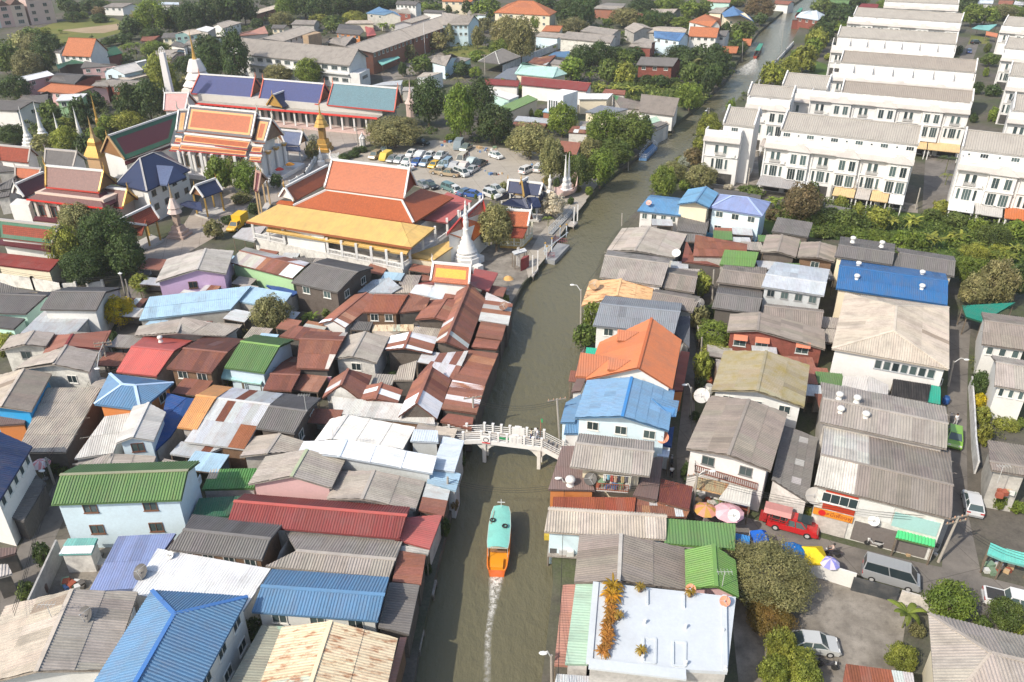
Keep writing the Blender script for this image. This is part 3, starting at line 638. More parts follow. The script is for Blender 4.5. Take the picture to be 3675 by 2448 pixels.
GB('c2','low dark rust gable below the laundry house',(1304,1469,1604,1484),(1385,1305,1690,1318),(1560,1120,1760,1128),ze=3.2,pitch=15,roof='rust',wall='dark',colfn=lambda a,b:((.19,.08,.062),))
SH('c2','brown metal slope behind the rust-red gable',(1475,905,1700,942),(1640,790,2050,852),ze=3.2,pitch=7,roof='rust',wall='dark')
GB('c1','dark corrugated gable on a white house beside the yellow-flowering tree',(425,622,1015,634),(548,436,1118,438),(730,380,1285,402),ze=5.4,pitch=22,roof='dgrey',wall='white',win='11')
SH('c1','pale zinc carport roof in front of the dark corrugated gable',(205,882,790,887),(475,632,985,668),ze=3.3,pitch=6,roof='zinc',wall='conc')
GB('c1','dark grey gable at the left edge below the temple wall',(-60,650,260,682),(-60,470,500,470),None,bk=.6,ze=3.4,pitch=14,roof='dgrey',wall='mint')
GB('c1','dark grey gabled roof cut by the left edge under the boundary wall',(-40,520,50,455),(-20,370,415,425),None,bk=.5,ze=4.4,pitch=12,roof='dgrey',wall='cream')if 0 else SH('c1','low dark ribbed lean-to at the left edge',(-40,815,150,828),(-40,680,262,722),ze=2.6,pitch=8,roof='dgrey',wall='mint')
SH('c1','dark grey roof at the left edge with a red barge board',(-40,470,50,455),(-40,365,415,425),ze=4.2,pitch=10,roof='dgrey',wall='cream')
GB('c1','small grey gable with a stained white front at the left',(110,905,5,1052),(360,848,250,992),(585,870,480,1012),ze=4.2,pitch=18,roof='grey',wall='owhite',win='11',fr=(.2,.2,.2))
GB('c1','brown-red gable behind the grey gable with a pale strip',(590,890,430,1110),(755,885,705,1000),(1165,845,1085,1040),ze=4.2,pitch=14,roof='maroon',wall='owhite',colfn=lambda a,b:((.30,.12,.085),))
GB('c1','broad light-and-dark grey gable with big shaded front windows',(330,1130,145,1262),(700,1000,570,1202),(1040,1075,945,1282),ze=4.6,pitch=17,roof='grey',wall='owhite',win='12')
GB('d1','grey gable with bright blue side wall at the left edge',(-30,0,-260,330),(240,-70,12,322),(548,-22,330,372),ze=4.4,pitch=18,roof='beige',roofb='bgrey',wall='blue')
SH('d1','brown awning roof at the left edge in front of the blue-walled house',(-40,525,262,502),(-40,392,300,372),ze=2.8,pitch=12,roof='mauve',wall='orange')
SH('d1','large low corrugated roof in shade beside the narrow lane',(180,805,690,812),(500,130,1075,122),ze=2.9,pitch=3,roof='beige',wall='dark')
GB('d1','two-storey house with a dark navy roof cut by the left edge',(330,745,0,1330),(-20,580,-420,1130),None,bk=1,ze=6.3,pitch=22,roof='navy',wall='white',win='E5')
SH('d1','dark brown lane-side roof below the navy-roofed house',(490,1135,250,1540),(350,1020,60,1480),ze=2.7,pitch=5,roof='dgrey',wall='dark')
HP('d1','light blue metal hip roof with brick-red walls',(995,297,1480,360,1835,70,1160,-25),(1290,90,1425,100),ze=4.6,pitch=22,roof='sblue',wall='orange',win='12',capcol=(.5,.65,.85))
GB('d1','little white gabled house with a brown shutter window',(1420,320,1212,712),(1560,285,1402,648),(1738,385,1640,682),ze=4.9,pitch=18,roof='wgrey',wall='lblue',win='11',fr=(.15,.07,.05))
SH('d1','white flat roof left of the little gabled house',(780,890,1200,805),(1110,420,1370,402),ze=3.1,pitch=3,roof='wgrey',wall='conc',colfn=lambda a,b:((.66,.63,.58),))
SH('d1','deep blue roof behind the little white gable',(1640,790,1800,640),(1765,205,2075,232),ze=3.0,pitch=4,roof='deep',wall='conc')
GB('d1','weathered tan low gable behind the green-roofed white house',(820,940,760,925),(1190,830,1150,930),(1650,850,1610,960),ze=2.9,pitch=9,roof='grey',wall='conc')
SH('e1','pale tin roof at the left edge beside the lane',(-40,345,68,315),(-40,268,42,262),ze=2.7,pitch=7,roof='lgrey',wall='dark')
SH('e1','dark tin roof at the left edge below the lane-side roof',(-40,240,85,205),(-40,178,90,172),ze=2.4,pitch=6,roof='mauve',wall='dark')
# ------------------------------------------------------------- houses on the right bank
GB('n','long pale tan roof at the waterside opposite the orange boat',(1953,1910,2390,1938),(1968,1828,2392,1856),None,bk=.15,ze=3.6,pitch=9,roof='beige',wall='lblue',base=BANK)
SH('e4','green sheet roof beside the street stalls',(722,152,1102,182),(738,18,1105,48),ze=3.4,pitch=5,roof='lime',wall='conc',colfn=lambda a,b:((.125,.25,.085),))
GB('e4','bright green gable beside the big olive tree',(832,185,842,392),(990,158,1000,380),(1112,245,1112,438),ze=3.8,pitch=27,roof='lime',wall='pink',colfn=lambda a,b:((.145,.285,.07),))
GB('e4','grey corrugated gable behind the white flat roof',(270,105,240,362),(490,103,480,352),(832,175,838,402),ze=3.9,pitch=18,roof='bgrey',wall='white',base=BANK,capcol=(.5,.47,.43))
SH('e4','mint green sheet roof with rusty spots beside the white flat roof',(190,797,252,350),(313,800,357,357),ze=3.7,pitch=6,roof='mint',wall='owhite',base=BANK,l=6)
SH('e4','salmon roof strip over the water beside the mint roof',(133,805,180,375),(210,808,248,372),ze=3.0,pitch=7,roof='salmon',base=BANK)
SH('e4','zinc roof at the bottom edge below the white flat roof',(120,960,600,990),(148,850,420,872),ze=3.2,pitch=5,roof='zinc',wall='conc',base=BANK)
HP('e6','two-storey beige house under a grey hip roof in the bottom right corner',(880,1100,833,527,1500,690,1560,1130),(1180,760,1400,800)if 0 else(1175,745,1400,805),ze=6.2,pitch=20,roof='grey',wall='cream',capcol=(.45,.4,.34),oh=.9)if 0 else HP('e6','two-storey beige house under a grey hip roof in the bottom right corner',(833,527,1500,690,1560,1130,880,1100),(1170,742,1360,785),ze=6.0,pitch=22,roof='grey',wall='cream',capcol=(.42,.37,.32),oh=.9)
SH('e6','rusty striped shed roof at the bottom edge of the yard',(370,960,760,975),(385,778,755,866),ze=2.6,pitch=7,roof='rustmix',wall='owhite',w=.9,colfn=lambda a,b:((.26,.09,.055),)if a<.75 else(C_ZN,'zinc_sheet'))
# row by the market street
M=GB('d5','white house with a moss-yellowed corrugated gable',(290,-264,155,155),(735,-262,640,160),(1200,-109,1125,330),ze=5.8,pitch=17,roof='mossy',wall='white',win='13')
M2=GB('d5','white two-storey house with a brown balcony rail and grey gable',(145,210,-115,770),(550,250,338,835),(965,395,775,1005),ze=5.8,pitch=17,roof='bgrey',wall='white',win='12',fr=(.2,.2,.2))
SH('d5','dark corrugated lean-to with pale skylights between the gable and the shophouse',(1190,1335,1262,650),(775,1085,930,530),ze=3.4,pitch=6,roof='dgrey',wall='owhite',l=.9,colfn=lambda a,b:((.36,.35,.35),)if(int(a*12)%4==2 and int(b*7)in(2,5))else None)
BG1=GB('d6','large grey corrugated roof with four turbine vents',(200,480,1540,780),(230,245,1550,500),(205,75,1530,320),ze=6.0,pitch=11,roof='grey',wall='conc',w=1.2)
BG2=GB('d6','shophouse with a red upper front and a half white half grey roof',(140,1145,1590,1520),(205,840,1605,1150),(245,500,1580,790),ze=6.0,pitch=12,roof='bgrey',wall='owhite',w=1.2,colfn=lambda a,b:((.60,.57,.52),)if a<.335 else None)
HB=HP('c6','large white house with a broad beige hip roof and laundry balcony',(465,450,325,1035,1560,1255,1560,597),(1005,588,980,850),ze=6.2,pitch=17,roof='beige',wall='white',capcol=(.6,.53,.44))
BL=GB('c6','vivid blue ribbed gable with four white turbine vents',(368,398,1548,580),(402,165,1550,325),(425,88,1525,243),ze=5.6,pitch=14,roof='blue',wall='cream',win='E2')
GB('c6','dark grey corrugated gable with two white turbine vents behind the vivid blue roof',(350,62,965,152),(395,-60,985,25),(415,-149,995,-66),ze=5.6,pitch=15,roof='dgrey',wall='cream')
GB('c6','dark grey corrugated gable behind the right half of the vivid blue roof',(965,162,1620,280),(1040,30,1630,110),(1005,-26,1615,60),ze=5.0,pitch=14,roof='dgrey',wall='cream',win='E3')
SV=GB('c5','silver-grey metal house with four small windows',(685,377,1345,482),(732,252,1372,340),(825,115,1408,205),ze=5.6,pitch=9,roof='zinc',wall='zinc',win='E4',fr=(.3,.3,.3),colfn=lambda a,b:((.53,.57,.61),'painted_sheet'))
GB('c5','grey-brown flat-topped gable left of the silver house',(205,337,715,397),(275,200,735,262),(290,130,745,187),ze=3.9,pitch=12,roof='bgrey',wall='dark')
GB('c5','dark grey corrugated gable in front of the grey-brown one',(160,602,650,667),(208,450,690,515),(228,375,700,432),ze=3.8,pitch=15,roof='dgrey',wall='dark')
GB('c5','grey corrugated gable just below the silver house',(690,760,1310,830),(715,585,1340,655),(735,560,1345,632),ze=3.7,pitch=15,roof='bgrey',wall='conc')
RW=GB('c5','red-brown wooden house with three orange window awnings',(345,672,330,855),(672,653,632,842),(1365,838,1340,1042),ze=4.6,pitch=11,roof='bgrey',wall='redwood')
SH('b4','lime green ribbed roof between the rusty and the grey roofs',(830,1478,1195,1495),(885,1310,1245,1348),ze=3.8,pitch=8,roof='lime',wall='conc')
SH('b4','deep rust-red sheet roof below the blue house',(550,1382,1115,1395),(575,1165,1125,1247),ze=3.8,pitch=6,roof='rust',wall='conc',colfn=lambda a,b:((.25,.105,.07),))
SH('b4','lower rust-red roof with a white pipe beside the green roof',(430,1440,850,1490),(480,1215,565,1390),ze=2.8,pitch=4,roof='rust',wall='dark',colfn=lambda a,b:((.22,.085,.065),))
GB('b4','grey-tan gable with a sagging open front',(1325,1160,1265,1342),(1492,1158,1440,1335),(1680,1205,1640,1397),ze=4.2,pitch=15,roof='bgrey',wall='dwood')
GB('b4','brown-grey gable on a wooden house with one shuttered window',(1690,1235,1650,1392),(1888,1233,1862,1397),(2070,1280,2040,1447),ze=4.2,pitch=15,roof='bgrey',wall='wood',win='11')
SH('b4','dark grey roof below the weeds behind the wooden houses',(1380,1118,1765,1187),(1440,975,1820,1027),ze=3.6,pitch=8,roof='dgrey',wall='dwood')
BHg=GB('b4','light blue house section with a gable roof and white balcony',(500,678,385,835),(690,648,575,808),(825,718,712,872),ze=6.0,pitch=24,roof='sblue',wall='cream',colfn=lambda a,b:((.12,.28,.45),))
BHh=HP('b4','pale blue two-storey house with a periwinkle tiled hip roof',(720,870,1285,960,1370,815,825,730),(965,745,1125,762),ze=6.0,pitch=25,roof='lav',wall='lblue',win='E3x2',capcol=(.4,.5,.75))
GB('b4','blue-and-white striped roof at the canal corner beside the blue house',(-40,905,420,955),(75,760,425,800),(100,742,430,768),ze=3.9,pitch=14,roof='sblue',wall='white',win='E4',base=BANK,colfn=lambda a,b:((.12,.28,.48),))
SH('b4','dark grey flat roof below the balcony of the blue house',(375,1112,690,1157),(400,958,725,988),ze=3.0,pitch=5,roof='dgrey',wall='conc')
GB('b3','wide grey patchwork gable at the canal bend',(1860,1090,1700,1325),(2150,1077,1990,1325),(2570,1155,2395,1402),ze=3.6,pitch=13,roof='grey',wall='owhite',base=BANK,w=1.8)
GB('c4','grey corrugated gable with a pale edge beside the canal bend',(745,272,1395,387),(792,60,1478,132),(822,10,1490,77),ze=4.3,pitch=15,roof='grey',wall='white',base=BANK)
GB('c4','smaller grey corrugated gable behind the tan roof',(1400,397,1745,445),(1462,235,1772,290),(1470,165,1778,240),ze=3.7,pitch=14,roof='bgrey',wall='conc')
GB('c4','tan and orange rusty gable at the waterside',(620,325,565,587),(982,300,905,475),(1330,390,1262,560),ze=3.5,pitch=11,roof='tan',wall='owhite',base=BANK)
GB('c4','dull grey barrel-like gable behind the steel-blue roof',(1280,560,1720,660),(1300,450,1800,520),(1325,415,1805,482),ze=3.6,pitch=13,roof='bgrey',wall='conc')
SH('c4','dark slate lean-to right of the orange gable',(1540,880,1690,1030),(1575,690,1700,705),ze=3.0,pitch=6,roof='dgrey',wall='conc',colfn=lambda a,b:((.12,.13,.15),))
GB('c4','steel-blue ribbed gable on a white canal house',(668,792,1530,882),(748,562,1592,652),(802,470,1612,567),ze=5.0,pitch=16,roof='steel',wall='white',base=BANK,win='E3')
OR=GB('c4','white house under a big plain orange gable with three dormers',(742,970,597,1360),(1290,715,1150,1237),(1612,948,1502,1458),ze=6.2,pitch=27,roof='orange',wall='white',colfn=lambda a,b:((.60,.20,.085),),w=3,l=9,capcol=(.5,.14,.05),win='11')
SH('c4','red clay lean-to between the orange house and the footpath',(1625,1480,1690,1075),(1510,1480,1600,1060),ze=3.2,pitch=10,roof='maroon',wall='orange',colfn=lambda a,b:((.30,.08,.05),))
SH('d4','small brown roof at the waterside left of the blue gable',(440,170,500,35),(545,160,592,35),ze=3.2,pitch=7,roof='mauve',wall='white',base=BANK)
BU=GB('d4','pale house under a big blue tiled gable beside the footbridge',(608,45,480,440),(1082,15,980,427),(1542,155,1458,580),ze=6.2,pitch=18,roof='sblue',wall='lblue',win='13',colfn=lambda a,b:((.16,.30,.47),),l=1.5,capcol=(.06,.24,.55))
SH('d4','lower blue roof on the canal side of the blue gabled house',(328,492,385,285),(480,490,552,190),ze=3.6,pitch=8,roof='sblue',wall='lblue',base=BANK)
SH('d4','small blue roof at the right end of the footbridge',(362,607,545,612),(392,470,572,462),ze=3.2,pitch=8,roof='sblue',wall='white',base=BANK)
SH('d4','blue ribbed front awning with cream stripes under the blue gable',(570,612,1370,735),(585,552,1390,672),ze=3.6,pitch=14,roof='blue',wall='white',w=.9,colfn=lambda a,b:((.72,.55,.35),)if int(a*26)%5==4 else None)
SH('d4','dark blue and tan patched roof at the footpath behind the grey gable',(1380,730,1500,745),(1400,560,1530,540),ze=3.4,pitch=5,roof='deep',wall='white',w=.7,l=.9,colfn=lambda a,b:((.45,.33,.2),)if RND.random()<.25 else None)
LG=GB('d4','grey corrugated gable over an open laundry terrace',(425,960,1270,1062),(488,712,1315,805),(525,610,1322,697),ze=5.6,pitch=15,roof='grey',wall='cream',oh=1.2)
SH('d4','mauve-brown flat sheet roof at the waterside left of the laundry terrace',(198,1197,690,1212),(345,742,520,738),ze=3.3,pitch=3,roof='mauve',wall='orange',base=BANK,colfn=lambda a,b:((.22,.155,.14),),posts=False)
SH('d4','mauve-brown flat sheet roof right of the laundry terrace',(1090,1262,1350,1312),(1290,860,1415,858),ze=3.2,pitch=3,roof='mauve',wall='dwood')
SH('d4','dark red-brown sheet roof beside the market street',(1360,1332,1690,1402),(1390,1080,1725,1177),ze=3.0,pitch=5,roof='rustp',wall='dark',colfn=lambda a,b:((.15,.05,.042),))
SH('d4','rusty collapsing red roof above the pale tan waterside roof',(240,1420,1110,1475),(252,1300,1120,1262),ze=2.7,pitch=4,roof='rust',wall='brick',base=BANK,colfn=lambda a,b:((.30,.085,.05),))
SH('d4','broken rust roof with missing sheets beside the collapsing red roof',(1110,1478,1660,1490),(1125,1270,1700,1405),ze=2.4,pitch=4,roof='rustmix',wall='none',w=.8,l=1.2)
# flat white concrete roof
def flat_roof():
 z=5.6;P=[q('e4',*p,z)for p in((357,357),(1108,437),(1062,838),(318,796))]
 c=sum(P,Vector())/4;r=thing('house','white concrete house with a flat roof terrace and a row of golden bromeliads','house',(c.x,c.y,BANK))
 m=MB();m.slab(P,.35);m.build('roof','wall_paint',r,(.55,.59,.63))
 K=[lerp(p,c,.02)for p in P];w=MB()
 for i in range(4):
  a,b=K[i],K[(i+1)%4];w.add([(a.x,a.y,BANK),(b.x,b.y,BANK),(b.x,b.y,z-.35),(a.x,a.y,z-.35)],[[0,1,2,3]])
 w.build('wall','old_wall',r,(.5,.48,.45))
 for(a,b,wd,h)in(((1045,432),(1050,838),.35,.25),((318,796),(840,858),.9,.2),((357,357),(320,796),.5,.12)):
  A,B_=q('e4',*a,z+.1),q('e4',*b,z+.1);MB().beam(A+Vector((0,0,h/2-.08)),B_+Vector((0,0,h/2-.08)),wd,h).build('parapet','wall_paint',r,(.57,.61,.64))
 for p in((632,478,632,400),(828,425,828,495)):
  MB().beam(q('e4',p[0],p[1],z+.08),q('e4',p[2],p[3],z+.08),.18,.22).build('roof_beam','wall_paint',r,(.56,.6,.63))
 for p in((612,655,678,662,676,795,612,788),(770,675,838,682,836,812,770,805)):
  m=MB();Q=[q('e4',p[2*i],p[2*i+1],z+.03)for i in range(4)]
  for i in range(4):m.beam(Q[i],Q[(i+1)%4],.16,.14+.02*i)
  m.build('roof_kerb','wall_paint',r,(.56,.6,.63))
 for p in((618,580),(836,606),(1036,630),(838,803),(1050,830),(606,770)):
  MB().tube(q('e4',*p,z),q('e4',*p,z)+Vector((0,0,.45)),.12).build('vent_pipe','smooth_paint',r,(.7,.7,.68))
 return z
FLZ=flat_roof()
# ------------------------------------------------------------- temple compound
GO,WT,RD=(.56,.34,.09),(.70,.69,.67),(.45,.05,.035)
UP=Vector((0,0,1))
def chofa(parent,p,out,s=1.,col=WT,mat='smooth_paint'):
 """curved horn finial at a ridge end"""
 m=MB();pts=[(0,0),(.25,.35),(.3,.8),(.15,1.25),(.3,1.8)];rs=[.2,.17,.13,.09,.02]
 for i in range(4):
  a,b=[p+out*(pts[k][0]*s)+UP*(pts[k][1]*s)for k in(i,i+1)];m.tube(a,b,rs[i]*s,rs[i+1]*s,6)
 return m.build('finial',mat,parent,col)
def trims(g,ridge=WT,barge=WT,horn=WT,hs=1.,bw=.3,hmat='smooth_paint',ends='01',eave=None):
 ro=g['roof'];R0,R1=g['R'];E0,E1=g['E'];B=g['B'];d=(R1-R0).normalized()
 MB().beam(R0+UP*.18,R1+UP*.18,.42,.36).build('ridge_trim','smooth_paint',ro,ridge)
 for k,(e,r,s)in enumerate(((E0,R0,-1),(E1,R1,1))):
  if str(k)not in ends:continue
  m=MB();m.beam(e+UP*.12,r+UP*.2,bw,.34)
  if B:m.beam(B[k]+UP*.12,r+UP*.2,bw,.34)
  m.build('bargeboard','gold' if barge==GO else 'smooth_paint',ro,barge)
  chofa(ro,r+UP*.2,d*s,hs,horn,hmat)
  for x in[e]+([B[k]]if B else[]):
   o=(x-r);o.z=0;chofa(ro,x+UP*.1,o.normalized(),hs*.5,horn,hmat)
 if eave:
  m=MB();m.beam(E0-UP*.06,E1-UP*.06,.16,.3)
  if B:m.beam(B[0]-UP*.06,B[1]-UP*.06,.16,.3)
  m.build('fascia','smooth_paint',ro,eave)
def border(g,outer,ow=.55,inner=None,iw=.4):
 """coloured tile bands laid round the field of the visible slope"""
 E0,E1=g['E'];R0,R1=g['R']
 for(w0,w1,pal,off)in((0,ow,outer,.045),(ow,ow+iw,inner,.045)):
  if not pal:continue
  nrm=(E1-E0).cross(R0-E0).normalized();nrm=nrm if nrm.z>0 else-nrm
  W_,H_=(E1-E0).length,(R0-E0).length
  def pt(u,v):return lerp(lerp(E0,E1,u),lerp(R0,R1,u),v)+nrm*off
  a0,b0,a1,b1=w0/W_,w0/H_,w1/W_,w1/H_;V,F=[],[]
  for(u0,v0,u1,v1)in((a0,b0,1-a0,b1),(a0,1-b1,1-a0,1-b0),(a0,b1,a1,1-b1),(1-a1,b1,1-a0,1-b1)):
   k=len(V);V+=[pt(u0,v0),pt(u1,v0),pt(u1,v1),pt(u0,v1)];F.append([k,k+1,k+2,k+3])
  mobj('tile_border',V,F,PAL[pal][0],g['roof'],PAL[pal][1],[(v.x*1,v.z*1.3)for f in F for v in[V[i]for i in f]])
def PR(root,T,pts,pal,split=False):
 poly=[q(T,x,y,z)for x,y,z in pts];m=MB().slab([p-UP*.14 for p in poly],.1);ro=m.build('roof','smooth_paint',root,tuple(k*.7 for k in PAL[pal][1]));cover(ro,poly,pal,split);return ro,poly
def pediment(g,end,col,mat='gold',inset=.35):
 E,R,B=g['E'][end],g['R'][end],g['B'][end];d=(g['R'][1]-g['R'][0]).normalized()*(1 if end==0 else-1);d.z=0
 c=(E+R+B)/3;P=[lerp(p,c,.1)+d*inset for p in(E,R,B)]
 MB().slab(P,0,d*.12).build('pediment',mat,g['root'],col)
def columns(root,a,b,n,z0,z1,r=.22,col=WT,first=True,last=True,sq=True,cap=None):
 for i in range(n):
  if(i==0 and not first)or(i==n-1 and not last):continue
  p=lerp(a,b,i/max(1,n-1));m=MB()
  if sq:m.box((p.x,p.y,(z0+z1)/2),(2*r,2*r,z1-z0))
  else:m.tube((p.x,p.y,z0),(p.x,p.y,z1),r,r*.9,10)
  o=m.build('column','wall_paint',root,col)
  if cap:MB().lathe((p.x,p.y,z1-.7),[(r*1.05,0),(r*2.2,.7)],6).build('capital','gold',o,cap)
def rail(root,a,b,z0,h=.9,n=None,col=WT):
 m=MB();L=(b-a).length;n=n or max(2,int(L/.28));A,B_=Vector((a.x,a.y,z0)),Vector((b.x,b.y,z0))
 m.beam(A+UP*h,B_+UP*h,.2,.14);m.beam(A+UP*.1,B_+UP*.1,.2,.14)
 for i in range(n):p=lerp(A,B_,(i+.5)/n);m.box(p+UP*(h/2),(.11,.11,h-.22))
 m.build('balustrade','wall_paint',root,col)
def block(root,pts,z0,z1,mat='wall_paint',col=WT,name='wall'):
 return MB().slab([Vector((p.x,p.y,z1))for p in pts],z1-z0).build(name,mat,root,col)
def spire(label,T,x,y,prof,n=12,cols=None,name='spire',cat='spire',z=0.,mat='wall_paint',col=WT,rot=0.,parts=None):
 p=q(T,x,y,z);r=thing(name,label,cat,p)
 if parts:
  for nm,pf,nn,mt,cl in parts:MB().lathe(p,pf,nn,rot).build(nm,mt,r,cl)
 else:MB().lathe(p,prof,n,rot).build('shaft',mat,r,col)
 return r
# --- great orange sala with the yellow porch roof
sk=SH('b2','great temple hall with steep orange tiled roof and yellow metal porch',(745,850,2010,1035),(1095,686,1888,788),ze=8.0,pitch=30,roof='t_orange',name='temple_hall',cat='temple hall',split=False,posts=False)
H=sk['root'];zt=sk['zr']+.45
g=GB('b2','',(1080,660,1912,776),(1150,372,1972,464),None,ze=zt,pitch=48,roof='t_orange',wall='none',split=False,root=H);g['root']=H
trims(g,hs=1.1);pediment(g,1,(.45,.12,.08),'clay_tile');pediment(g,0,(.45,.12,.08),'clay_tile')
e0,e1=sk['R'];MB().beam(e0+UP*.1,e1+UP*.1,.3,.3).build('hip_trim','smooth_paint',sk['roof'],WT)
for a,b in zip(sk['E'],sk['R']):MB().beam(a+UP*.12,b+UP*.12,.3,.3).build('hip_trim','smooth_paint',sk['roof'],WT)
ro,_=PR(H,'b2',[(2010,1035,8.0),(2440,760,8.0),(2090,668,sk['zr']),(1890,790,sk['zr'])],'t_orange')
lw=GB('b2','',(752,806,1078,622),(650,664,1106,432),None,ze=7.9,pitch=46,roof='t_orange',wall='none',split=False,root=H,roofb='t_orange');lw['root']=H
trims(lw,horn=GO,hmat='gold',ends='0',hs=.9);pediment(lw,0,(.72,.66,.6),'wall_paint')
SH('b2','',(560,830,745,848),(600,790,745,806),ze=7.0,pitch=20,roof='t_orange',split=False,root=H,posts=False)
yl=SH('b2','',(245,1016,1990,1292),(585,835,1882,1028),ze=7.0,pitch=13,roof='yellow',root=H,posts=False,w=1.5,l=9)
PR(H,'b2',[(1990,1292,7.0),(2240,1085,7.0),(1884,1026,yl['zr'])],'yellow',True)
MB().beam(yl['E'][0]-UP*.12,yl['E'][1]-UP*.12,.14,.35).build('fascia','smooth_paint',yl['roof'],(.3,.1,.04))
y2=SH('b2','',(475,1108,1925,1377),(470,1068,1990,1298),ze=5.7,pitch=14,roof='yellow',root=H,posts=False,w=1.5,l=5)
FL=q('b2',335,1188,3.3);FR=q('c3',1015,192,3.3);BR=q('b2',2250,1262,3.3);BRR=q('b3',200,905,3.3)
nrm=(FL-FR).normalized();back=(BR-FR).normalized()
BLk=FL+back*(BR-FR).length*1.6;far=FR+back*(BRR-FR).length
block(H,[FL,FR,far,FL+back*(BRR-FR).length*.9],-.0,3.3,'old_wall',(.66,.64,.60),'podium')
block(H,[FL-nrm*3.2+back*3.5,FR+nrm*3.2+back*3.5,lerp(FR,far,.75)+nrm*3.2,FL-nrm*3.2+back*(BRR-FR).length*.75],3.3,6.4,'wall_paint',(.5,.48,.45),'inner_wall')
wl0,wl1=lerp(FL,FR,.24),lerp(FL,FR,.5);block(H,[wl0+back*.1,wl1+back*.1,wl1+back*.5,wl0+back*.5],3.3,6.4,'wall_paint',WT,'wall')
for k in range(3):c=lerp(wl0,wl1,(k+.5)/3);MB().box((c.x,c.y,5.6),(2.4,.2,.7),math.atan2(nrm.y,nrm.x)).build('vent_block','old_wall',H,(.6,.6,.58))
columns(H,lerp(FL,FR,.52),FR,6,3.3,6.2,.2);columns(H,FL,lerp(FL,FR,.22),3,3.3,6.6,.2);columns(H,FR+back*2.5,far,7,3.3,6.8,.2)
for i in range(5):rail(H,lerp(lerp(FL,FR,.52),FR,i/5),lerp(lerp(FL,FR,.52),FR,(i+1)/5),3.3)
for i in range(2):rail(H,lerp(FL,lerp(FL,FR,.22),i/2),lerp(FL,lerp(FL,FR,.22),(i+1)/2),3.3)
for i in range(6):rail(H,lerp(FR,far,i/6),lerp(FR,far,(i+1)/6),3.3)
# right side annexes
SH('b3','plain pinkish red roof beside the great orange hall',(0,1030,292,802),(-310,985,0,705),ze=6.0,pitch=9,roof='pink',wall='none',split=False,posts=True,colfn=None)
g=GB('b3','orange tiled gate hall with carved red and gold gable by the round tree',(270,1250,440,1060),(150,985,400,795),(20,1160,200,985),ze=4.0,pitch=44,roof='t_orange',wall='white',split=False,name='temple_hall',cat='temple hall');trims(g,hs=.9,ends='01',barge=RD);pediment(g,0,(.55,.18,.08),'gold')
SH('b3','yellow metal roof between the orange hall and the white stupa',(-130,1430,145,1240),(-420,1395,40,1215),ze=3.9,pitch=6,roof='yellow',wall='cream',split=True)
g=GB('b3','orange tiled pavilion right of the round tree',(705,1062,865,1072),(640,900,895,910),None,ze=5.0,pitch=45,roof='t_orange',wall='none',split=False,name='pavilion',cat='pavilion');trims(g,hs=.8,ends='1',barge=WT);PV=g['root']
s2=SH('b3','',(690,1180,815,1190),(705,1075,862,1082),ze=3.4,pitch=32,roof='t_red',split=False,root=PV,posts=False)
pb=[q('b3',x,y,.05)for x,y in((570,1290),(805,1305),(915,1190),(640,1170))];block(PV,pb,0,.5,'concrete',(.6,.38,.1),'plinth')
for a,b,n in((pb[0],pb[1],4),(pb[1],pb[2],4)):columns(PV,lerp(a,b,.06),lerp(a,b,.94),n,.5,3.4,.16,(.7,.66,.52));rail(PV,a,b,.5,.8,col=(.68,.64,.5))
# shrine with yellow bordered roof
g=GB('c3','small shrine with orange roof framed in green around a yellow field',(1312,320,1715,360),(1340,135,1732,168),None,ze=5.6,pitch=46,roof='t_orange',wall='white',split=False,name='shrine',cat='shrine');trims(g,hs=.8)
border(g,'t_orange',.75,'green',.35);SHR=g['root']
E0,E1,R0,R1=*g['E'],*g['R'];nn=(E1-E0).cross(R0-E0).normalized();nn=nn if nn.z>0 else-nn
mobj('tile_field',[lerp(lerp(E0,E1,u),lerp(R0,R1,u),v)+nn*.05 for u,v in((.1,.26),(.9,.26),(.9,.76),(.1,.76))],[[0,1,2,3]],'glazed_tile',g['roof'],(.74,.40,.03),[(0,0),(6,0),(6,3),(0,3)])
PR(SHR,'c3',[(1925,428,3.4),(2022,236,3.4),(1765,208,4.6),(1705,345,5.2)],'pink');PR(SHR,'c3',[(1180,338,3.6),(1715,392,3.6),(1715,362,4.6),(1310,322,4.6)],'pink')
# white stupa by the landing
sp=q('b3',225,1490,0);st=thing('stupa','tall white ringed stupa beside the landing','stupa',sp)
MB().lathe(sp,[(2.62,0.00),(2.62,0.92),(2.30,0.92),(2.30,2.02),(1.97,2.12),(2.05,2.58),(1.72,2.76)],8,.39).build('base','wall_paint',st,WT)
MB().lathe(sp,[(1.72,2.76),(1.80,3.22),(1.39,3.40),(1.48,3.96),(1.11,4.23),(1.19,4.69),(0.82,5.06),(0.86,5.43),(0.61,5.80),(0.53,6.99),(0.61,7.18)],16).build('bell','wall_paint',st,WT,True)
MB().lathe(sp,[(0.41,7.18)]+[(.48-.035*k+(.06 if k%2 else 0),8.0+k*.35)for k in range(12)]+[(0.02,12.33)],10).build('ringed_spire','wall_paint',st,WT)
for k in range(4):
 a=.78+k*1.571;MB().box(sp+Vector((2.9*math.cos(a),2.9*math.sin(a),.6)),(1.3,1.3,1.2),a).build('corner_block','wall_paint',st,WT)
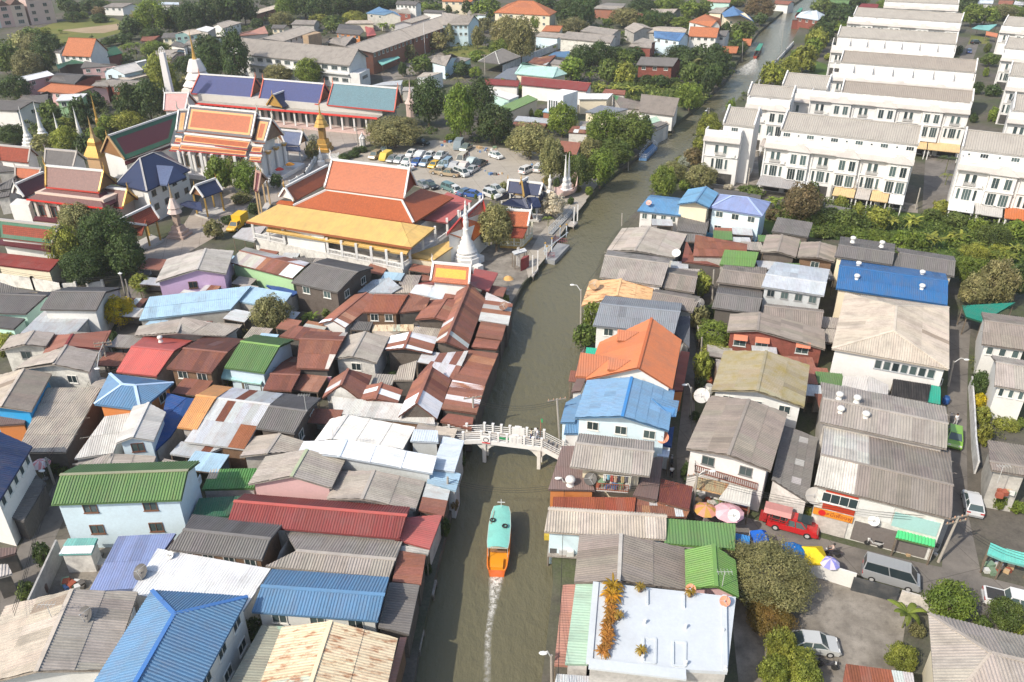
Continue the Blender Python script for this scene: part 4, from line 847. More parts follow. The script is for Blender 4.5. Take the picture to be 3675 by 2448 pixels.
# --- main ordination hall (orange, three tiers)
def ubosot():
 root=None
 secs=[('center',(640,538,884,560,650,518,888,540),(650,510,890,535,664,481,900,508),(666,470,900,496,680,383,921,404)),
   ('right',(892,576,936,581,895,560,943,562),(897,547,939,550,904,524,946,527),(905,509,951,514,924,425,975,431)),
   ('left',(607,539,656,543,615,523,659,526),(625,511,652,515,630,492,656,495),(632,474,663,476,642,397,676,396))]
 for nm,t3,t2,t1 in secs:
  z=6.2 if nm=='center' else 5.6
  a=SH('n','tall ordination hall with three-tiered orange and blue bordered roof',t3[:4],t3[4:],ze=z,pitch=38,roof='t_orange',split=False,name='temple_hall',cat='temple hall',posts=False,root=root);root=a['root']
  b=SH('n','',t2[:4],t2[4:],ze=a['zr']+.45,pitch=40,roof='t_orange',split=False,posts=False,root=root)
  c=GB('n','',t1[:4],t1[4:],None,ze=b['zr']+.45,pitch=50,roof='t_orange',wall='none',split=False,root=root);c['root']=root
  for s in(a,b):border(s,'t_slatey',.22,'torange',.22);MB().beam(s['R'][0]+UP*.2,s['R'][1]+UP*.2,.3,.4).build('tier_band','smooth_paint',s['roof'],WT);MB().beam(s['E'][0]-UP*.08,s['E'][1]-UP*.08,.14,.25).build('fascia','smooth_paint',s['roof'],(.4,.06,.05))
  border(c,'t_slatey',.6,'torange',.5);trims(c,hs=1.2,horn=(.5,.45,.4),ends='01' if nm=='center' else '1' if nm=='right' else '0')
  if nm=='right':pediment(c,1,(.25,.17,.12),'wood_board');G_=c
  if nm=='center':ce=(a,c)
 a,c=ce;E0,E1=a['E'];d=(E1-E0).normalized();n=Vector((d.y,-d.x,0));w=11.
 A=[E0-n*.9,E1-n*.9+d*2.5,E1-n*(w+.9)+d*2.5,E0-n*(w+.9)]
 block(root,A,0,5.9,'wall_paint',WT,'wall');block(root,[E0-n*4.2,E1-n*4.2+d*2,E1-n*9+d*2,E0-n*9],5.9,8.5,'wall_paint',WT,'upper_wall');block(root,[E0+n*1.2-d*3,E1+n*1.2+d*6,E1-n*14+d*6,E0-n*14-d*3],0,1.0,'wall_paint',(.66,.64,.62),'plinth')
 L=(E1-E0).length
 for i in range(6):
  p=E0+d*(L*(i+.5)/6)-n*.86;c_=Vector((p.x,p.y,3.6));wn=window(root,c_,d,n,1.1,2.6,(.4,.28,.16),'2','gold')
  m=MB();m.add([c_+d*.85+n*.1-UP*1.5,c_+d*.85+n*.1+UP*1.3,c_+n*.1+UP*2.6,c_-d*.85+n*.1+UP*1.3,c_-d*.85+n*.1-UP*1.5,c_-d*.6+n*.1-UP*1.5,c_-d*.6+n*.1+UP*1.3,c_+n*.1+UP*2.0,c_+d*.6+n*.1+UP*1.3,c_+d*.6+n*.1-UP*1.5],[[0,1,8,9],[1,2,7,8],[2,3,6,7],[3,4,5,6]]);m.build('window_surround','gold',wn,(.3,.2,.12))
 columns(root,E0+n*.2,E1+n*.2,7,1,6.0,.3)
 rt=E1+d*3.0;columns(root,rt-n*.8,rt-n*w,4,1,6.4,.38,sq=False,cap=GO)
 return root
ubosot()
# maroon cloister roof
g=GB('n','long maroon tiled hall with green border behind the blue hip house',(445,574,612,511),(388,491,640,403),None,ze=5.6,pitch=44,roof='t_maroon',wall='white',split=False,name='temple_hall',cat='temple hall',oh=.6);trims(g,ends='0',barge=(.45,.3,.15),horn=GO,hs=.8);border(g,'dgreen',1.1);pediment(g,0,(.42,.22,.1))
SH('n','',(450,592,618,525),(446,578,613,514),ze=4.6,pitch=30,roof='t_maroon',split=False,root=g['root'],posts=False)
# blue hip house
hb=HP('b1','white two-storey monastery house with a dark blue hip roof',(1550,697,2015,468,1700,275,1225,617),(1475,347,1622,287),ze=6.8,pitch=34,roof='t_navy',wall='white',split=False,win='E4x2',fr=(.2,.15,.12),capcol=WT)
PR(hb['root'],'b1',[(1690,625,7.3),(1765,632,7.3),(1832,432,9.0),(1650,420,9.2)],'t_slate');PR(hb['root'],'b1',[(1765,632,7.3),(1970,545,7.3),(1832,432,9.0)],'t_navy')
# brown glazed hall at the left
sk=SH('b1','temple hall with silvery brown tiled roof and gold gables at the left',(280,780,1095,877),(488,668,1040,730),ze=5.4,pitch=28,roof='t_brown',name='temple_hall',cat='temple hall',split=False,posts=False);BRT=sk['root']
g=GB('b1','',(480,655,1052,707),(490,432,1092,492),None,ze=sk['zr']+.35,pitch=48,roof='t_brown',wall='none',split=False,root=BRT);g['root']=BRT;trims(g,hs=1.,barge=GO,horn=GO,hmat='gold',eave=RD);pediment(g,1,(.35,.2,.08))
MB().beam(sk['E'][0]-UP*.05,sk['E'][1]-UP*.05,.2,.3).build('fascia','smooth_paint',sk['roof'],(.6,.04,.03))
PR(BRT,'b1',[(1095,877,5.4),(1238,800,5.4),(1110,690,sk['zr']),(1040,730,sk['zr'])],'t_maroon')
lw=GB('b1','',(265,762,472,656),(150,632,470,502),None,ze=5.6,pitch=44,roof='t_maroon',wall='none',split=False,root=BRT);lw['root']=BRT;trims(lw,ends='0',hs=.7);pediment(lw,0,WT,'wall_paint')
fp=GB('b1','',(1190,862,1302,872),(1110,662,1342,690),None,ze=4.4,pitch=46,roof='t_brown',wall='none',split=False,root=BRT);fp['root']=BRT;trims(fp,ends='1',barge=GO,horn=GO,hmat='gold',hs=.9,eave=RD);pediment(fp,1,GO)
E0,E1=sk['E'];d=(E1-E0).normalized();n=Vector((d.y,-d.x,0))
block(BRT,[E0-n*1.4+d,E1-n*1.4-d,E1-n*9-d,E0-n*9+d],0,6.5,'wall_paint',(.62,.5,.42));columns(BRT,E0-n*.8+d,E1-n*.8-d*.5,7,0,5.3,.22,(.66,.6,.55),cap=(.4,.25,.1))
for i in range(6):p=E0+d*((E1-E0).length*(i+.5)/6)-n*1.36;window(BRT,Vector((p.x,p.y,2.8)),d,n,1.5,2.2,(.3,.06,.05),'2')
def wbox(T,label,pts,z,h=None,col=WT,name='outbuilding',cat='building',roofpal=None,mat='wall_paint'):
 P=[q(T,x,y,z)for x,y in pts];c=sum(P,Vector())/len(P);r=thing(name,label,cat,(c.x,c.y,0));block(r,P,0,z,mat,col)
 if roofpal:cover(MB().slab([p+UP*.12 for p in P],.1).build('roof','concrete',r,(.4,.4,.4)),[p+UP*.12 for p in P],roofpal,False)
 return r
wbox('b1','small white stained block under the brown glazed hall',[(100,835),(300,850),(325,790),(180,770)],3.6)
SH('b1','red eaved ledge roof below the brown glazed hall',(345,1000,640,1032),(370,960,660,985),ze=2.4,pitch=12,roof='t_maroon',wall='cream',split=False)
# left edge halls
for lab,E,R,pal,ze,kw in(('glinting clay-red temple roof at the left edge above the grey halls',(0,365,297,397),(-30,215,325,245),'t_red',5.5,{}),('grey shingled temple roof with curved gables',(470,420,772,447),(485,255,812,285),'dgrey',5.5,{}),
  ('small green and orange tiled gate roof at the left',(155,552,402,567),(172,440,432,470),'t_orange',4.5,{}),('long glinting red and green roof behind the great dark tree',(0,1182,548,1252),(-30,1005,632,1072),'t_red',6.6,{})):
 g=GB('b1',lab,E,R,None,ze=ze,pitch=42,roof=pal,wall='white',split=False,name='temple_hall',cat='temple hall');trims(g,hs=.6,ridge=(.45,.42,.4),barge=(.4,.36,.32),horn=(.4,.35,.3))
 if 'long' in lab:border(g,'dgreen',.8);LR=g['root']
SH('b1','',(-20,1255,530,1330),(0,1205,535,1275),ze=5.6,pitch=14,roof='t_maroon',split=False,root=LR,posts=False)
SH('b1','grey low roof below the glinting temple roof at the left edge',(-20,500,300,470),(-20,375,285,410),ze=3.6,pitch=12,roof='dgrey',wall='conc',split=False)
SH('c1','long red corrugated roof with pale skylights beside the white boundary wall',(-20,152,522,218),(-20,22,632,95),ze=3.8,pitch=9,roof='maroon',wall='cream',l=1.5,colfn=lambda a,b:((.5,.42,.36),)if .4<b<.75 and int(a*18)%3==1 else((.26,.05,.04),))
GB('b1','grey-green hall roofs cut by the left edge',(-30,690,110,670),(-30,640,160,560),None,ze=4.4,pitch=16,roof='dgrey',wall='owhite',split=False)
SH('b1','dark grey-green low roof between the left temple halls',(-30,770,95,750),(-30,680,140,620),ze=3.6,pitch=8,roof='dgrey',wall='owhite',split=False)
# small shrine pavilions
def pavil(T,label,E,R,ze,pal,skirt=None,base=None,trim=WT,horn=GO,gold=True,**kw):
 g=GB(T,label,E,R,None,ze=ze,pitch=45,roof=pal,wall='none',split=False,name='pavilion',cat='pavilion');trims(g,hs=.6,ridge=trim,barge=trim,horn=horn,hmat='gold');r=g['root']
 pediment(g,0,kw.get('ped',(.4,.2,.1)));pediment(g,1,kw.get('ped',(.4,.2,.1)))
 if skirt:PR(r,T,skirt,pal)
 c=(sum(g['E'],Vector())+sum(g['B'],Vector()))/4
 for p in g['E']+g['B']:
  t=lerp(p,c,.16);MB().box((t.x,t.y,ze/2),(.28,.28,ze)).build('column','gold' if gold else 'wall_paint',r,kw.get('ccol',(.55,.36,.1)if gold else WT))
 P=[lerp(Vector((p.x,p.y,.4)),Vector((c.x,c.y,.4)),.02)for p in(g['E'][0],g['E'][1],g['B'][1],g['B'][0])];block(r,P,0,.4,'concrete',(.5,.48,.45),'plinth')
 return g
pavil('b1','navy tiled open pavilion with gold posts below the blue hip house',(2150,765,2354,690),(2060,645,2275,570),4.6,'t_navy',[(1895,830,3.2),(2140,905,3.2),(2120,810,4.2),(1985,795,4.2)])
pavil('b1','red tiled small shrine with a white-ridged cross gable by the dark tree',(1690,992,1545,1060),(1585,850,1235,1022),4.4,'t_red',[(1405,1148,3.6),(1500,1155,3.6),(1545,1000,5.2),(1385,985,5.2)])
pavil('b2','slate-blue tiled pavilion with a green-edged gable',(660,212,812,212),(590,50,842,75),4.2,'t_slate',[(655,258,3.2),(820,272,3.2),(815,225,4.0),(660,222,4.0)],gold=False,trim=WT)
pavil('b2','carved gateway with steep maroon roof beside the orange hall',(330,690,372,705),(355,490,400,510),5.5,'t_maroon',gold=False,ccol=(.5,.36,.2),trim=(.4,.25,.2))
# cross-gabled navy pavilion by the canal
cg=pavil('b3','navy tiled cross-gabled pavilion beside the canal landing',(650,700,985,745),(660,585,1025,620),5.6,'t_navy',[(580,830,3.6),(880,875,3.6),(830,770,5.2),(690,765,5.2)],gold=False)
CR=cg['root']
PR(CR,'b3',[(880,875,3.6),(1010,855,3.6),(970,755,5.2),(850,760,5.2)],'t_navy');PR(CR,'b3',[(530,790,3.6),(690,760,3.6),(720,735,5.2),(640,712,5.2)],'t_navy');PR(CR,'b3',[(1000,830,3.6),(1100,735,3.6),(1030,690,5.2),(985,745,5.2)],'t_navy')
f1=GB('b3','',(830,765,885,720),(795,600,870,560),(715,745,760,700),ze=5.8,pitch=46,roof='t_navy',wall='none',split=False,root=CR);f1['root']=CR;trims(f1,barge=GO,horn=GO,hmat='gold',hs=.8,ends='0');pediment(f1,0,GO)
columns(CR,q('b3',590,900,0),q('b3',870,940,0),5,0,3.6,.15);columns(CR,q('b3',890,950,0),q('b3',1010,880,0),3,0,3.6,.15)
# blue long pavilion (three roofs over one colonnade)
def longhall():
 root=None;ze=6.2
 for lab,E,R,pal in(('long colonnaded temple pavilion with two blue and one teal roof',(385,1045,1020,1102),(430,840,1070,892),'t_blue'),('',(-330,985,292,1037),(-250,790,345,826),'t_blue'),('',(1110,1107,1805,1180),(1158,885,1850,936),'t_teal')):
  g=GB('a2',lab,E,R,None,ze=ze,pitch=44,roof=pal,wall='none',split=False,root=root,name='temple_pavilion',cat='pavilion');root=root or g['root'];g['root']=root
  trims(g,hs=.9,barge=(.55,.12,.08),horn=(.6,.2,.1),eave=RD);pediment(g,1,(.35,.14,.08),'wood_board')
 A,B_=q('a2',-330,1085,4.6),q('a2',1630,1248,4.6);d=(B_-A).normalized();n=Vector((d.y,-d.x,0));W_=14
 MB().slab([A,B_,B_-n*W_,A-n*W_],.25).build('ledge_roof','old_wall',root,(.38,.35,.31));MB().beam(A-UP*.1,B_-UP*.1,.2,.5).build('fascia','smooth_paint',root,(.6,.05,.04))
 block(root,[A-n*3.2,B_-n*3.2,B_-n*(W_-2),A-n*(W_-2)],.5,6.4,'wall_paint',(.5,.48,.45));block(root,[A+n*.6,B_+n*.6,B_-n*W_,A-n*W_],0,.5,'concrete',(.55,.40,.36),'plinth')
 columns(root,A-n*.5,B_-n*.5,17,.5,4.4,.22,cap=(.5,.3,.12))
 L=(B_-A).length
 for i in range(16):p=A+d*(L*(i+.5)/16)-n*3.15;window(root,Vector((p.x,p.y,2.3)),d,n,L/16*.7,2.8,(.25,.2,.17),'3')
 p=GB('a2','',(628,1142,770,1082),(520,1010,738,936),None,ze=5.2,pitch=46,roof='t_navy',wall='none',split=False,root=root);p['root']=root;trims(p,barge=GO,horn=GO,hmat='gold',hs=.8,ends='0');pediment(p,0,GO)
longhall()
# spires, chimney, towers
spire('white and maroon stepped spire tower with a gold needle behind the ordination hall','a1',2150,1140,None,parts=[('base',[(4.2,0),(4.2,5.0),(5.6,5.2),(5.2,6.2),(4.4,6.6)],4,'wall_paint',(.68,.6,.56)),('tiers',[(4.4,6.6),(4.8,7.0),(3.4,8.6),(3.8,8.9),(2.6,10.6),(2.9,10.9),(2.5,12.0),(1.6,14.2)],8,'wall_paint',(.72,.68,.66)),('needle',[(.7,14.2),(.5,15.2),(.35,16.5),(.2,19),(.02,22.5)],8,'gold',GO)],rot=.6,name='spire_tower')
cr=thing('crematorium','pink roofed crematorium with a tall white chimney','crematorium',q('a1',1850,1180,0));cb=q('a1',1850,1180,0)
for T_,E,R in(('a1',(1725,1170,1960,1165),(1745,985,1990,990)),):g=GB(T_,'',E,R,None,ze=5.5,pitch=40,roof='t_orange',wall='white',split=False,root=cr);trims(g,hs=.8);[setattr(o,'color',(.62,.36,.34,1))for o in g['roof'].children if o.name.startswith('roof_slope')]
ch=q('a1',1803,1010,7.);MB().add([ch+Vector((x*s,y*s,z))for z,s in((-3,.95),(11.6,.68))for x,y in((-1,-1),(1,-1),(1,1),(-1,1))],[[0,1,5,4],[1,2,6,5],[2,3,7,6],[3,0,4,7],[4,5,6,7]]).build('chimney','wall_paint',cr,(.72,.70,.69))
m=MB()
for sx in(-1,1):
 for k in range(5):a0,a1=math.pi*k/5,math.pi*(k+1)/5;m.beam(ch+Vector((.6*math.cos(a0),sx*.55,11.6+1.5*math.sin(a0))),ch+Vector((.6*math.cos(a1),sx*.55,11.6+1.5*math.sin(a1))),.14,.14)
m.build('chimney_crown','wall_paint',cr,WT)
spire('tiered golden shrine tower with white stairs near the car park','b2',1070,265,None,parts=[('base',[(2.6,0),(2.6,.8),(2.2,.9),(2.2,1.8),(1.7,2.0),(1.5,3.0)],4,'gold',GO),('posts',[(1.0,3.0),(1.0,6.0)],4,'gold',(.4,.24,.08)),('tiers',[(1.2,6.0),(2.0,6.2),(1.4,7.0),(1.6,7.1),(1.0,8.0),(1.15,8.1),(.6,9.0)],8,'gold',GO),('needle',[(.3,9.0),(.15,10.5),(.02,13)],8,'gold',GO)],rot=.6,name='shrine_tower')
spire('gold spired shrine beside the maroon hall gable','b1',1080,500,None,parts=[('base',[(2.4,0),(2.4,3.8),(2.9,3.9),(2.9,4.2)],4,'wall_paint',(.55,.36,.2)),('tiers',[(3.1,4.2),(1.6,6.6),(1.5,7.4),(.9,8.2)],4,'gold',GO),('needle',[(.7,8.2),(.4,9.2),(.2,11),(.02,13.2)],8,'gold',(.5,.36,.16))],rot=.5,name='shrine_tower')
spire('pink and white tiered monument spire beside the navy pavilion','b1',1900,1170,None,parts=[('base',[(2.4,0),(2.4,.5),(1.9,.6),(1.9,1.2),(1.4,1.4),(1.2,2.2)],4,'old_wall',(.5,.36,.3)),('posts',[(.7,2.2),(.7,4.6)],4,'old_wall',(.4,.3,.24)),('tiers',[(.9,4.6),(1.4,4.8),(1.0,5.6),(1.2,5.8),(.7,6.8),(.4,7.6)],8,'wall_paint',(.62,.5,.45)),('needle',[(.25,7.6),(.02,10.5)],8,'gold',(.5,.38,.25))],rot=.6,name='monument')
STP=[(1.9,0),(1.9,1.2),(1.5,1.3),(1.6,2.0),(1.2,2.2),(1.25,2.8),(.9,3.2),(.95,3.6),(.62,4.2),(.5,5.4),(.4,6),(.2,8.2),(.02,11)]
for lab,x,y in(('leftmost tall white stupa among the trees at the left',330,255),('second white stupa from the left, half hidden by trees',480,195),('slender white stupa right of the two among the trees',890,260),('short white stupa top beside the grey shingled roof',690,330)):
 spire(lab,'b1',x,y,STP,12,name='stupa',cat='stupa')
spire('slim golden spire rising from the trees behind the maroon hall','a1',1060,1400,[(.9,0),(.9,1),(.5,1.3),(.6,3.5),(.35,4.0),(.3,6),(.12,8.5),(.02,10.5)],8,name='spire',mat='gold',col=GO)
spire('slender pink-grey spire beside the third blue pavilion roof','a2',1990,1230,[(1.4,0),(1.4,3.5),(1.8,3.8),(.8,5.2),(.6,6),(.2,8),(.02,11)],8,name='spire',col=(.6,.45,.4))
spire('small white stupa on the temple wall near the orange hall','b2',1040,420,[(.9,0),(.9,1),(.5,1.3),(.55,2),(.3,2.6),(.02,4.5)],10,name='stupa',cat='stupa')
spire('small white bell pillar by the hedge of the car park','b2',1480,230,[(.8,0),(.8,2.2),(.9,2.3),(.6,2.8),(.25,3.4),(.02,3.9)],10,name='pillar',cat='pillar')
# ------------------------------------------------------------- white townhouse estate
TW=(.68,.67,.655)
def arch(parent,c,d,n,w,h):
 m=MB();k=8;r=w/2+.12
 for i in range(k):
  a0,a1=math.pi*i/k,math.pi*(i+1)/k
  m.beam(c+d*(r*math.cos(a0))+Vector((0,0,h/2+r*.8*math.sin(a0)))+n*.04,c+d*(r*math.cos(a1))+Vector((0,0,h/2+r*.8*math.sin(a1)))+n*.04,.14,.1,up=n)
 m.build('arch_moulding','wall_paint',parent,TW)
def TR(T,label,R,E,par,ze=12.8,zp=None,pitch=24,unit=5.3,style='A',ports=(),roofcol=(.38,.355,.32),panels=True,base=0.,low=True,attic=True):
 E0,E1=q(T,*E[:2],ze),q(T,*E[2:],ze)
 d=(E1-E0).normalized();n=Vector((d.y,-d.x,0));tn=math.tan(rad(pitch));me=(E0+E1)/2
 pm_=((par[0]+par[2])/2,(par[1]+par[3])/2)
 zp=solve(lambda z:(q(T,*pm_,z)-me).dot(n)-3.0,7.5,14.5);P0,P1=q(T,*par[:2],zp),q(T,*par[2:],zp)
 zr=solve(lambda z:(z-ze)-tn*perp(q(T,*R[:2],z),q(T,*R[2:],z),me),ze,ze+9)
 run=min(5.6,(zr-ze)/tn);zr=ze+run*tn;L0=0.;L1=(E1-E0).length
 R0,R1=E0-n*run+Vector((0,0,zr-ze)),E1-n*run+Vector((0,0,zr-ze));B0,B1=E0-n*2*run,E1-n*2*run
 D=max(1.2,min(5.5,((P0+P1)/2-me).dot(n)))
 f0=(P0-E0).dot(d);f1=(P1-E0).dot(d)
 cen=(E0+E1)/2-n*run;root=thing('townhouse_row',label,'townhouse',(cen.x,cen.y,base),'white townhouse terraces')
 up=Vector((0,0,1))
 def at(u,out,z):p=E0+d*u+n*out;return Vector((p.x,p.y,z))
 rm=MB().slab([E0,E1,R1,R0],.15).slab([B1,B0,R0,R1],.15);ro=rm.build('roof','concrete',root,(.4,.38,.35))
 mat,_,a_,rb,rh,_=PAL['ctile']
 for poly in([E0,E1,R1,R0],[B1,B0,R0,R1]):
  p0,u_,v_,n_=frame_of(poly);PP=[((p-p0).dot(u_),(p-p0).dot(v_))for p in poly]
  s=strip(PP,p0,u_,v_,n_,0,(poly[1]-poly[0]).length,-1,99,.45,.09,.03,.03)
  if s:mobj('roof_slope',s[0],s[1],'concrete_tile',ro,roofcol,s[2])
 MB().beam(R0+up*.1,R1+up*.1,.5,.12).build('ridge_cap','concrete_tile',ro,tuple(k*1.15 for k in roofcol))
 for a,b,c in((E0,R0,B0),(E1,R1,B1)):  # raised gable parapets
  m=MB();m.beam(a+up*.2,b+up*.25,.32,.9);m.beam(c+up*.2,b+up*.25,.32,.9);m.build('gable_parapet','wall_paint',root,TW)
 w=MB();g=lambda p:Vector((p.x,p.y,base))
 A0,A1,C0,C1=at(.05,-.25,ze-.15),at(L1-.05,-.25,ze-.15),B0+d*.05+n*.3,B1-d*.05+n*.3
 for c in(C0,C1):c.z=ze-.15
 H0,H1=R0+d*.05-up*.15,R1-d*.05-up*.15
 w.add([g(A0),g(A1),A1,A0],[[0,1,2,3]]);w.add([g(C1),g(C0),C0,C1],[[0,1,2,3]])
 w.add([g(C0),g(A0),A0,H0,C0],[[0,1,2,3,4]]);w.add([g(A1),g(C1),C1,H1,A1],[[0,1,2,3,4]])
 w.build('wall','wall_paint',root,TW)
 # lower front block with a terrace parapet
 fb=MB();zt=zp-1.0;Q=[at(f0,D,zt),at(f1,D,zt),at(f1,-.2,zt),at(f0,-.2,zt)]
 fb.slab(Q,zt-base);fb.build('front_block','wall_paint',root,TW)
 pm=MB();pm.beam(at(f0,D-.13,zp-.5),at(f1,D-.13,zp-.5),.26,1.0)
 for f in(f0+.13,f1-.13):pm.beam(at(f,D-.26,zp-.5),at(f,.1,zp-.5),.26,.98)
 pm.build('terrace_parapet','wall_paint',root,TW)
 Lf=f1-f0;nu=max(1,round(Lf/unit));us=Lf/nu
 if panels:
  for i in range(nu):
   c=at(f0+us*(i+.5),D+.04,zp-.35);m=MB()
   for k in range(2+i%2):m.box(c+d*((k-(1+i%2)/2)*.9),(.75,.1,1.0),ax=(d,n,up))
   m.build('relief_panel','wall_paint',root,(.77,.76,.74))
 # tiled eaves strip
 zs,pr=zp-1.45,1.0;tl=[at(f0-.1,D+pr,zs-.75),at(f1+.1,D+pr,zs-.75),at(f1+.1,D,zs),at(f0-.1,D,zs)]
 MB().slab(tl,.14).build('tiled_eaves','concrete_tile',root,(.46,.43,.40))
 zf=zs-.85
 if attic:
  for i in range(nu*2):
   c=at(f0+us*(i+.5)/2,-.25,ze-.95)
   if 0.8<(c-E0).dot(d)<L1-.8:window(root,c,d,n,1.5 if i%2 else .5,.9 if i%2 else .5,TW,'3' if i%2 else '1')
 else:
  for i in range(nu+1):  # dividing fins on the terraces
   a=at(f0+us*i,-.2,ze-.4);b=at(f0+us*i,D*.8,zp+.1)
   MB().add([a+d*.1,b+d*.1,b-up*1.0+d*.1,a-up*2.2+d*.1,a-d*.1,b-d*.1,b-up*1.0-d*.1,a-up*2.2-d*.1],[[0,1,2,3],[7,6,5,4],[0,4,5,1],[1,5,6,2],[3,2,6,7],[0,3,7,4]]).build('terrace_fin','wall_paint',root,TW)
 for i in range(nu):
  uc=f0+us*(i+.5);bay=i%2==1
  if bay:
   bw=us*.86;z1=zf+.05;z0=3.5+base
   MB().box(at(uc,D+.45,(z0+z1)/2),(bw,.9,z1-z0),ax=(d,n,up)).build('bay','wall_paint',root,TW)
   h=MB();e=[at(uc-bw/2-.35,D+1.35,zf-.02),at(uc+bw/2+.35,D+1.35,zf-.02),at(uc+bw/2+.35,D,zf-.02),at(uc-bw/2-.35,D,zf-.02)]
   t0,t1=at(uc-bw*.16,D+.05,zf+1.25),at(uc+bw*.16,D+.05,zf+1.25)
   h.add(e+[t0,t1],[[0,1,5,4],[1,2,5],[3,0,4],[2,3,4,5],[0,3,2,1]]);h.build('bay_roof','concrete_tile',root,(.47,.44,.41))
  o=D+(.9 if bay else 0.)
  for lv,zc in enumerate((zf-1.75,zf-5.0)):
   if zc<base+2 or(lv and not low):continue
   if lv==0:
    for s in(-1,1):
     c=at(uc+s*us*(.2 if bay else .12),o,zc);wn=window(root,c,d,n,1.25 if bay else .85,2.2 if bay else 1.9,(.72,.72,.70),'2' if bay else '1')
     if bay and style=='A':arch(wn,c,d,n,1.25,2.2)
    if not bay:
     m=MB();m.box(at(uc,o+.22,zc-1.3),(2.2,.45,.12),ax=(d,n,up))
     for k in range(9):m.box(at(uc-1.05+k*.2625,o+.42,zc-.95),(.04,.04,.6),ax=(d,n,up))
     m.box(at(uc,o+.42,zc-.62),(2.2,.06,.06),ax=(d,n,up));m.build('balconette','smooth_paint',root,(.35,.34,.33))
     if i%3==0:MB().box(at(uc+us*.36,o+.3,zc-1.2),(.85,.35,.6),ax=(d,n,up)).build('air_conditioner','smooth_paint',root,(.7,.69,.66))
   else:
    if bay:
     for s in(-1,1):window(root,at(uc+s*us*.2,o,zc),d,n,1.6,2.5,(.66,.65,.63),'3')
    else:
     c=at(uc,o,zc);wn=window(root,c,d,n,1.6,2.4,(.62,.62,.6),'3')
     if style=='A':arch(wn,c,d,n,1.5,2.2)
     for s in(-1,1):window(root,at(uc+s*1.5,o,zc),d,n,.62,2.3,TW,'1')
  m=MB();m.box(at(uc,o+.12,zf-3.35),(us*(.9 if bay else .98),.28,.25),ax=(d,n,up));m.build('string_course','wall_paint',root,TW)
  MB().box(at(uc,D+.03,1.45+base),(us*.78,.1,2.5),ax=(d,n,up)).build('garage_shade_panel','old_wall',root,(.06,.058,.055))  # flat panel coloured dark to stand in for shade inside an open garage
  MB().box(at(f0+us*i+.16,D+.14,zf/2),(.32,.3,zf),ax=(d,n,up)).build('pilaster','wall_paint',root,TW)
 for(u0,u1,col,kind)in ports:  # carport canopies
  a,b=f0+Lf*u0+.1,f0+Lf*u1-.1;o1=D+4.6
  tl=[at(a,o1,2.55+base),at(b,o1,2.55+base),at(b,D+.05,3.35+base),at(a,D+.05,3.35+base)]
  cp=MB().slab(tl,.08).build('carport_roof','painted_sheet',root,tuple(k*.8 for k in col))
  p0,u_,v_,n_=frame_of(tl);PP=[((p-p0).dot(u_),(p-p0).dot(v_))for p in tl]
  s=strip(PP,p0,u_,v_,n_,0,b-a,-1,99,.4,.04,.02,.02);mobj('carport_sheeting',s[0],s[1],'painted_sheet',cp,col,s[2])
  for x in(a+.3,b-.3):MB().box(at(x,o1-.4,1.25+base),(.2,.2,2.5),ax=(d,n,up)).build('post','wall_paint',root,TW)
 print('TR',label[:30],'D=%.1f zp=%.1f'%(((P0+P1)/2-me).dot(n),zp),'len=%.1f'%L1,'run=%.1f'%run,'zr=%.1f'%zr,'units',nu)
 return root
CG,CT,CW=(.34,.33,.33),(.66,.47,.24),(.80,.80,.80)
TR('n','nearest long white townhouse terrace facing the weed strip',(2832,389,3317,435),(2803,466,3295,521),(2752,487,3288,549),ports=((0,.28,CG,0),(.28,.42,(.62,.64,.66),0),(.53,.68,CT,0),(.68,.78,(.5,.46,.42),0),(.78,.9,CT,0),(.9,1,CW,0)))
TR('n','white corner townhouse beside the canal trees with a ribbed rear roof',(2635,369,2742,381),(2596,446,2706,457),(2533,462,2660,478),style='A')
TR('a5','second white townhouse terrace from the front with brown-streaked roof',(455,855,1830,965),(425,972,1805,1090),(110,960,1805,1095),roofcol=(.31,.275,.24),ports=((.6,.8,CT,0),(.8,1,CT,0)),attic=False)
TR('a5','third white townhouse terrace from the front with four arched window pairs',(455,535,1850,640),(415,655,1840,765),(335,760,1825,880),roofcol=(.32,.285,.25),attic=False,panels=False,low=True)
TR('a5','fourth white townhouse terrace with one dark grey roof section',(440,258,1670,320),(385,385,1635,467),(325,478,1622,565),attic=False,panels=False,low=False)
TR('a5','fifth white townhouse terrace with framed panels on its parapet',(590,80,1718,140),(555,165,1690,238),(500,182,1690,258),attic=False,low=False)
TR('a5','farthest white townhouse terrace behind the grey roofs',(900,-30,1660,5),(890,12,1662,45),(883,25,1668,58),attic=False,low=False)
TR('a4','short white townhouse block with a ribbed roof behind the canal trees',(1550,770,1982,805),(1495,905,1962,948),(1490,960,1800,990),attic=False,panels=False,low=True)
TR('a4','short white townhouse block directly on the canal with three windows',(1165,890,1612,925),(1130,1005,1592,1047),(1125,1030,1580,1075),attic=False,panels=False,ports=((.5,1,(.45,.4,.36),0),))
TR('a4','small white end house beside the canal-side garden',(1900,410,2030,420),(1880,480,2010,500),(1860,560,1990,590),ze=11,zp=8.5,attic=False,panels=False,low=False)if 0 else None
TR('b5','nearest white townhouse terrace at the right edge with an orange awning',(1742,10,2700,110),(1700,248,2700,368),(1690,335,2700,455),ports=((.0,.29,CW,0),(.3,.6,(.5,.48,.45),0),(.61,.95,(.5,.15,.05),0)))
TR('a5','second white townhouse terrace from the front at the right edge',(2225,985,2800,1040),(2235,1165,2800,1220),(2205,1185,2800,1240),attic=False)
TR('a5','third white townhouse terrace from the front at the right edge',(2205,660,2800,715),(2195,795,2800,850),(2185,860,2800,915),attic=False,panels=False)
TR('a5','fourth white townhouse terrace from the front at the right edge',(2155,365,2800,420),(2145,505,2800,560),(2130,560,2800,615),attic=False,panels=False)
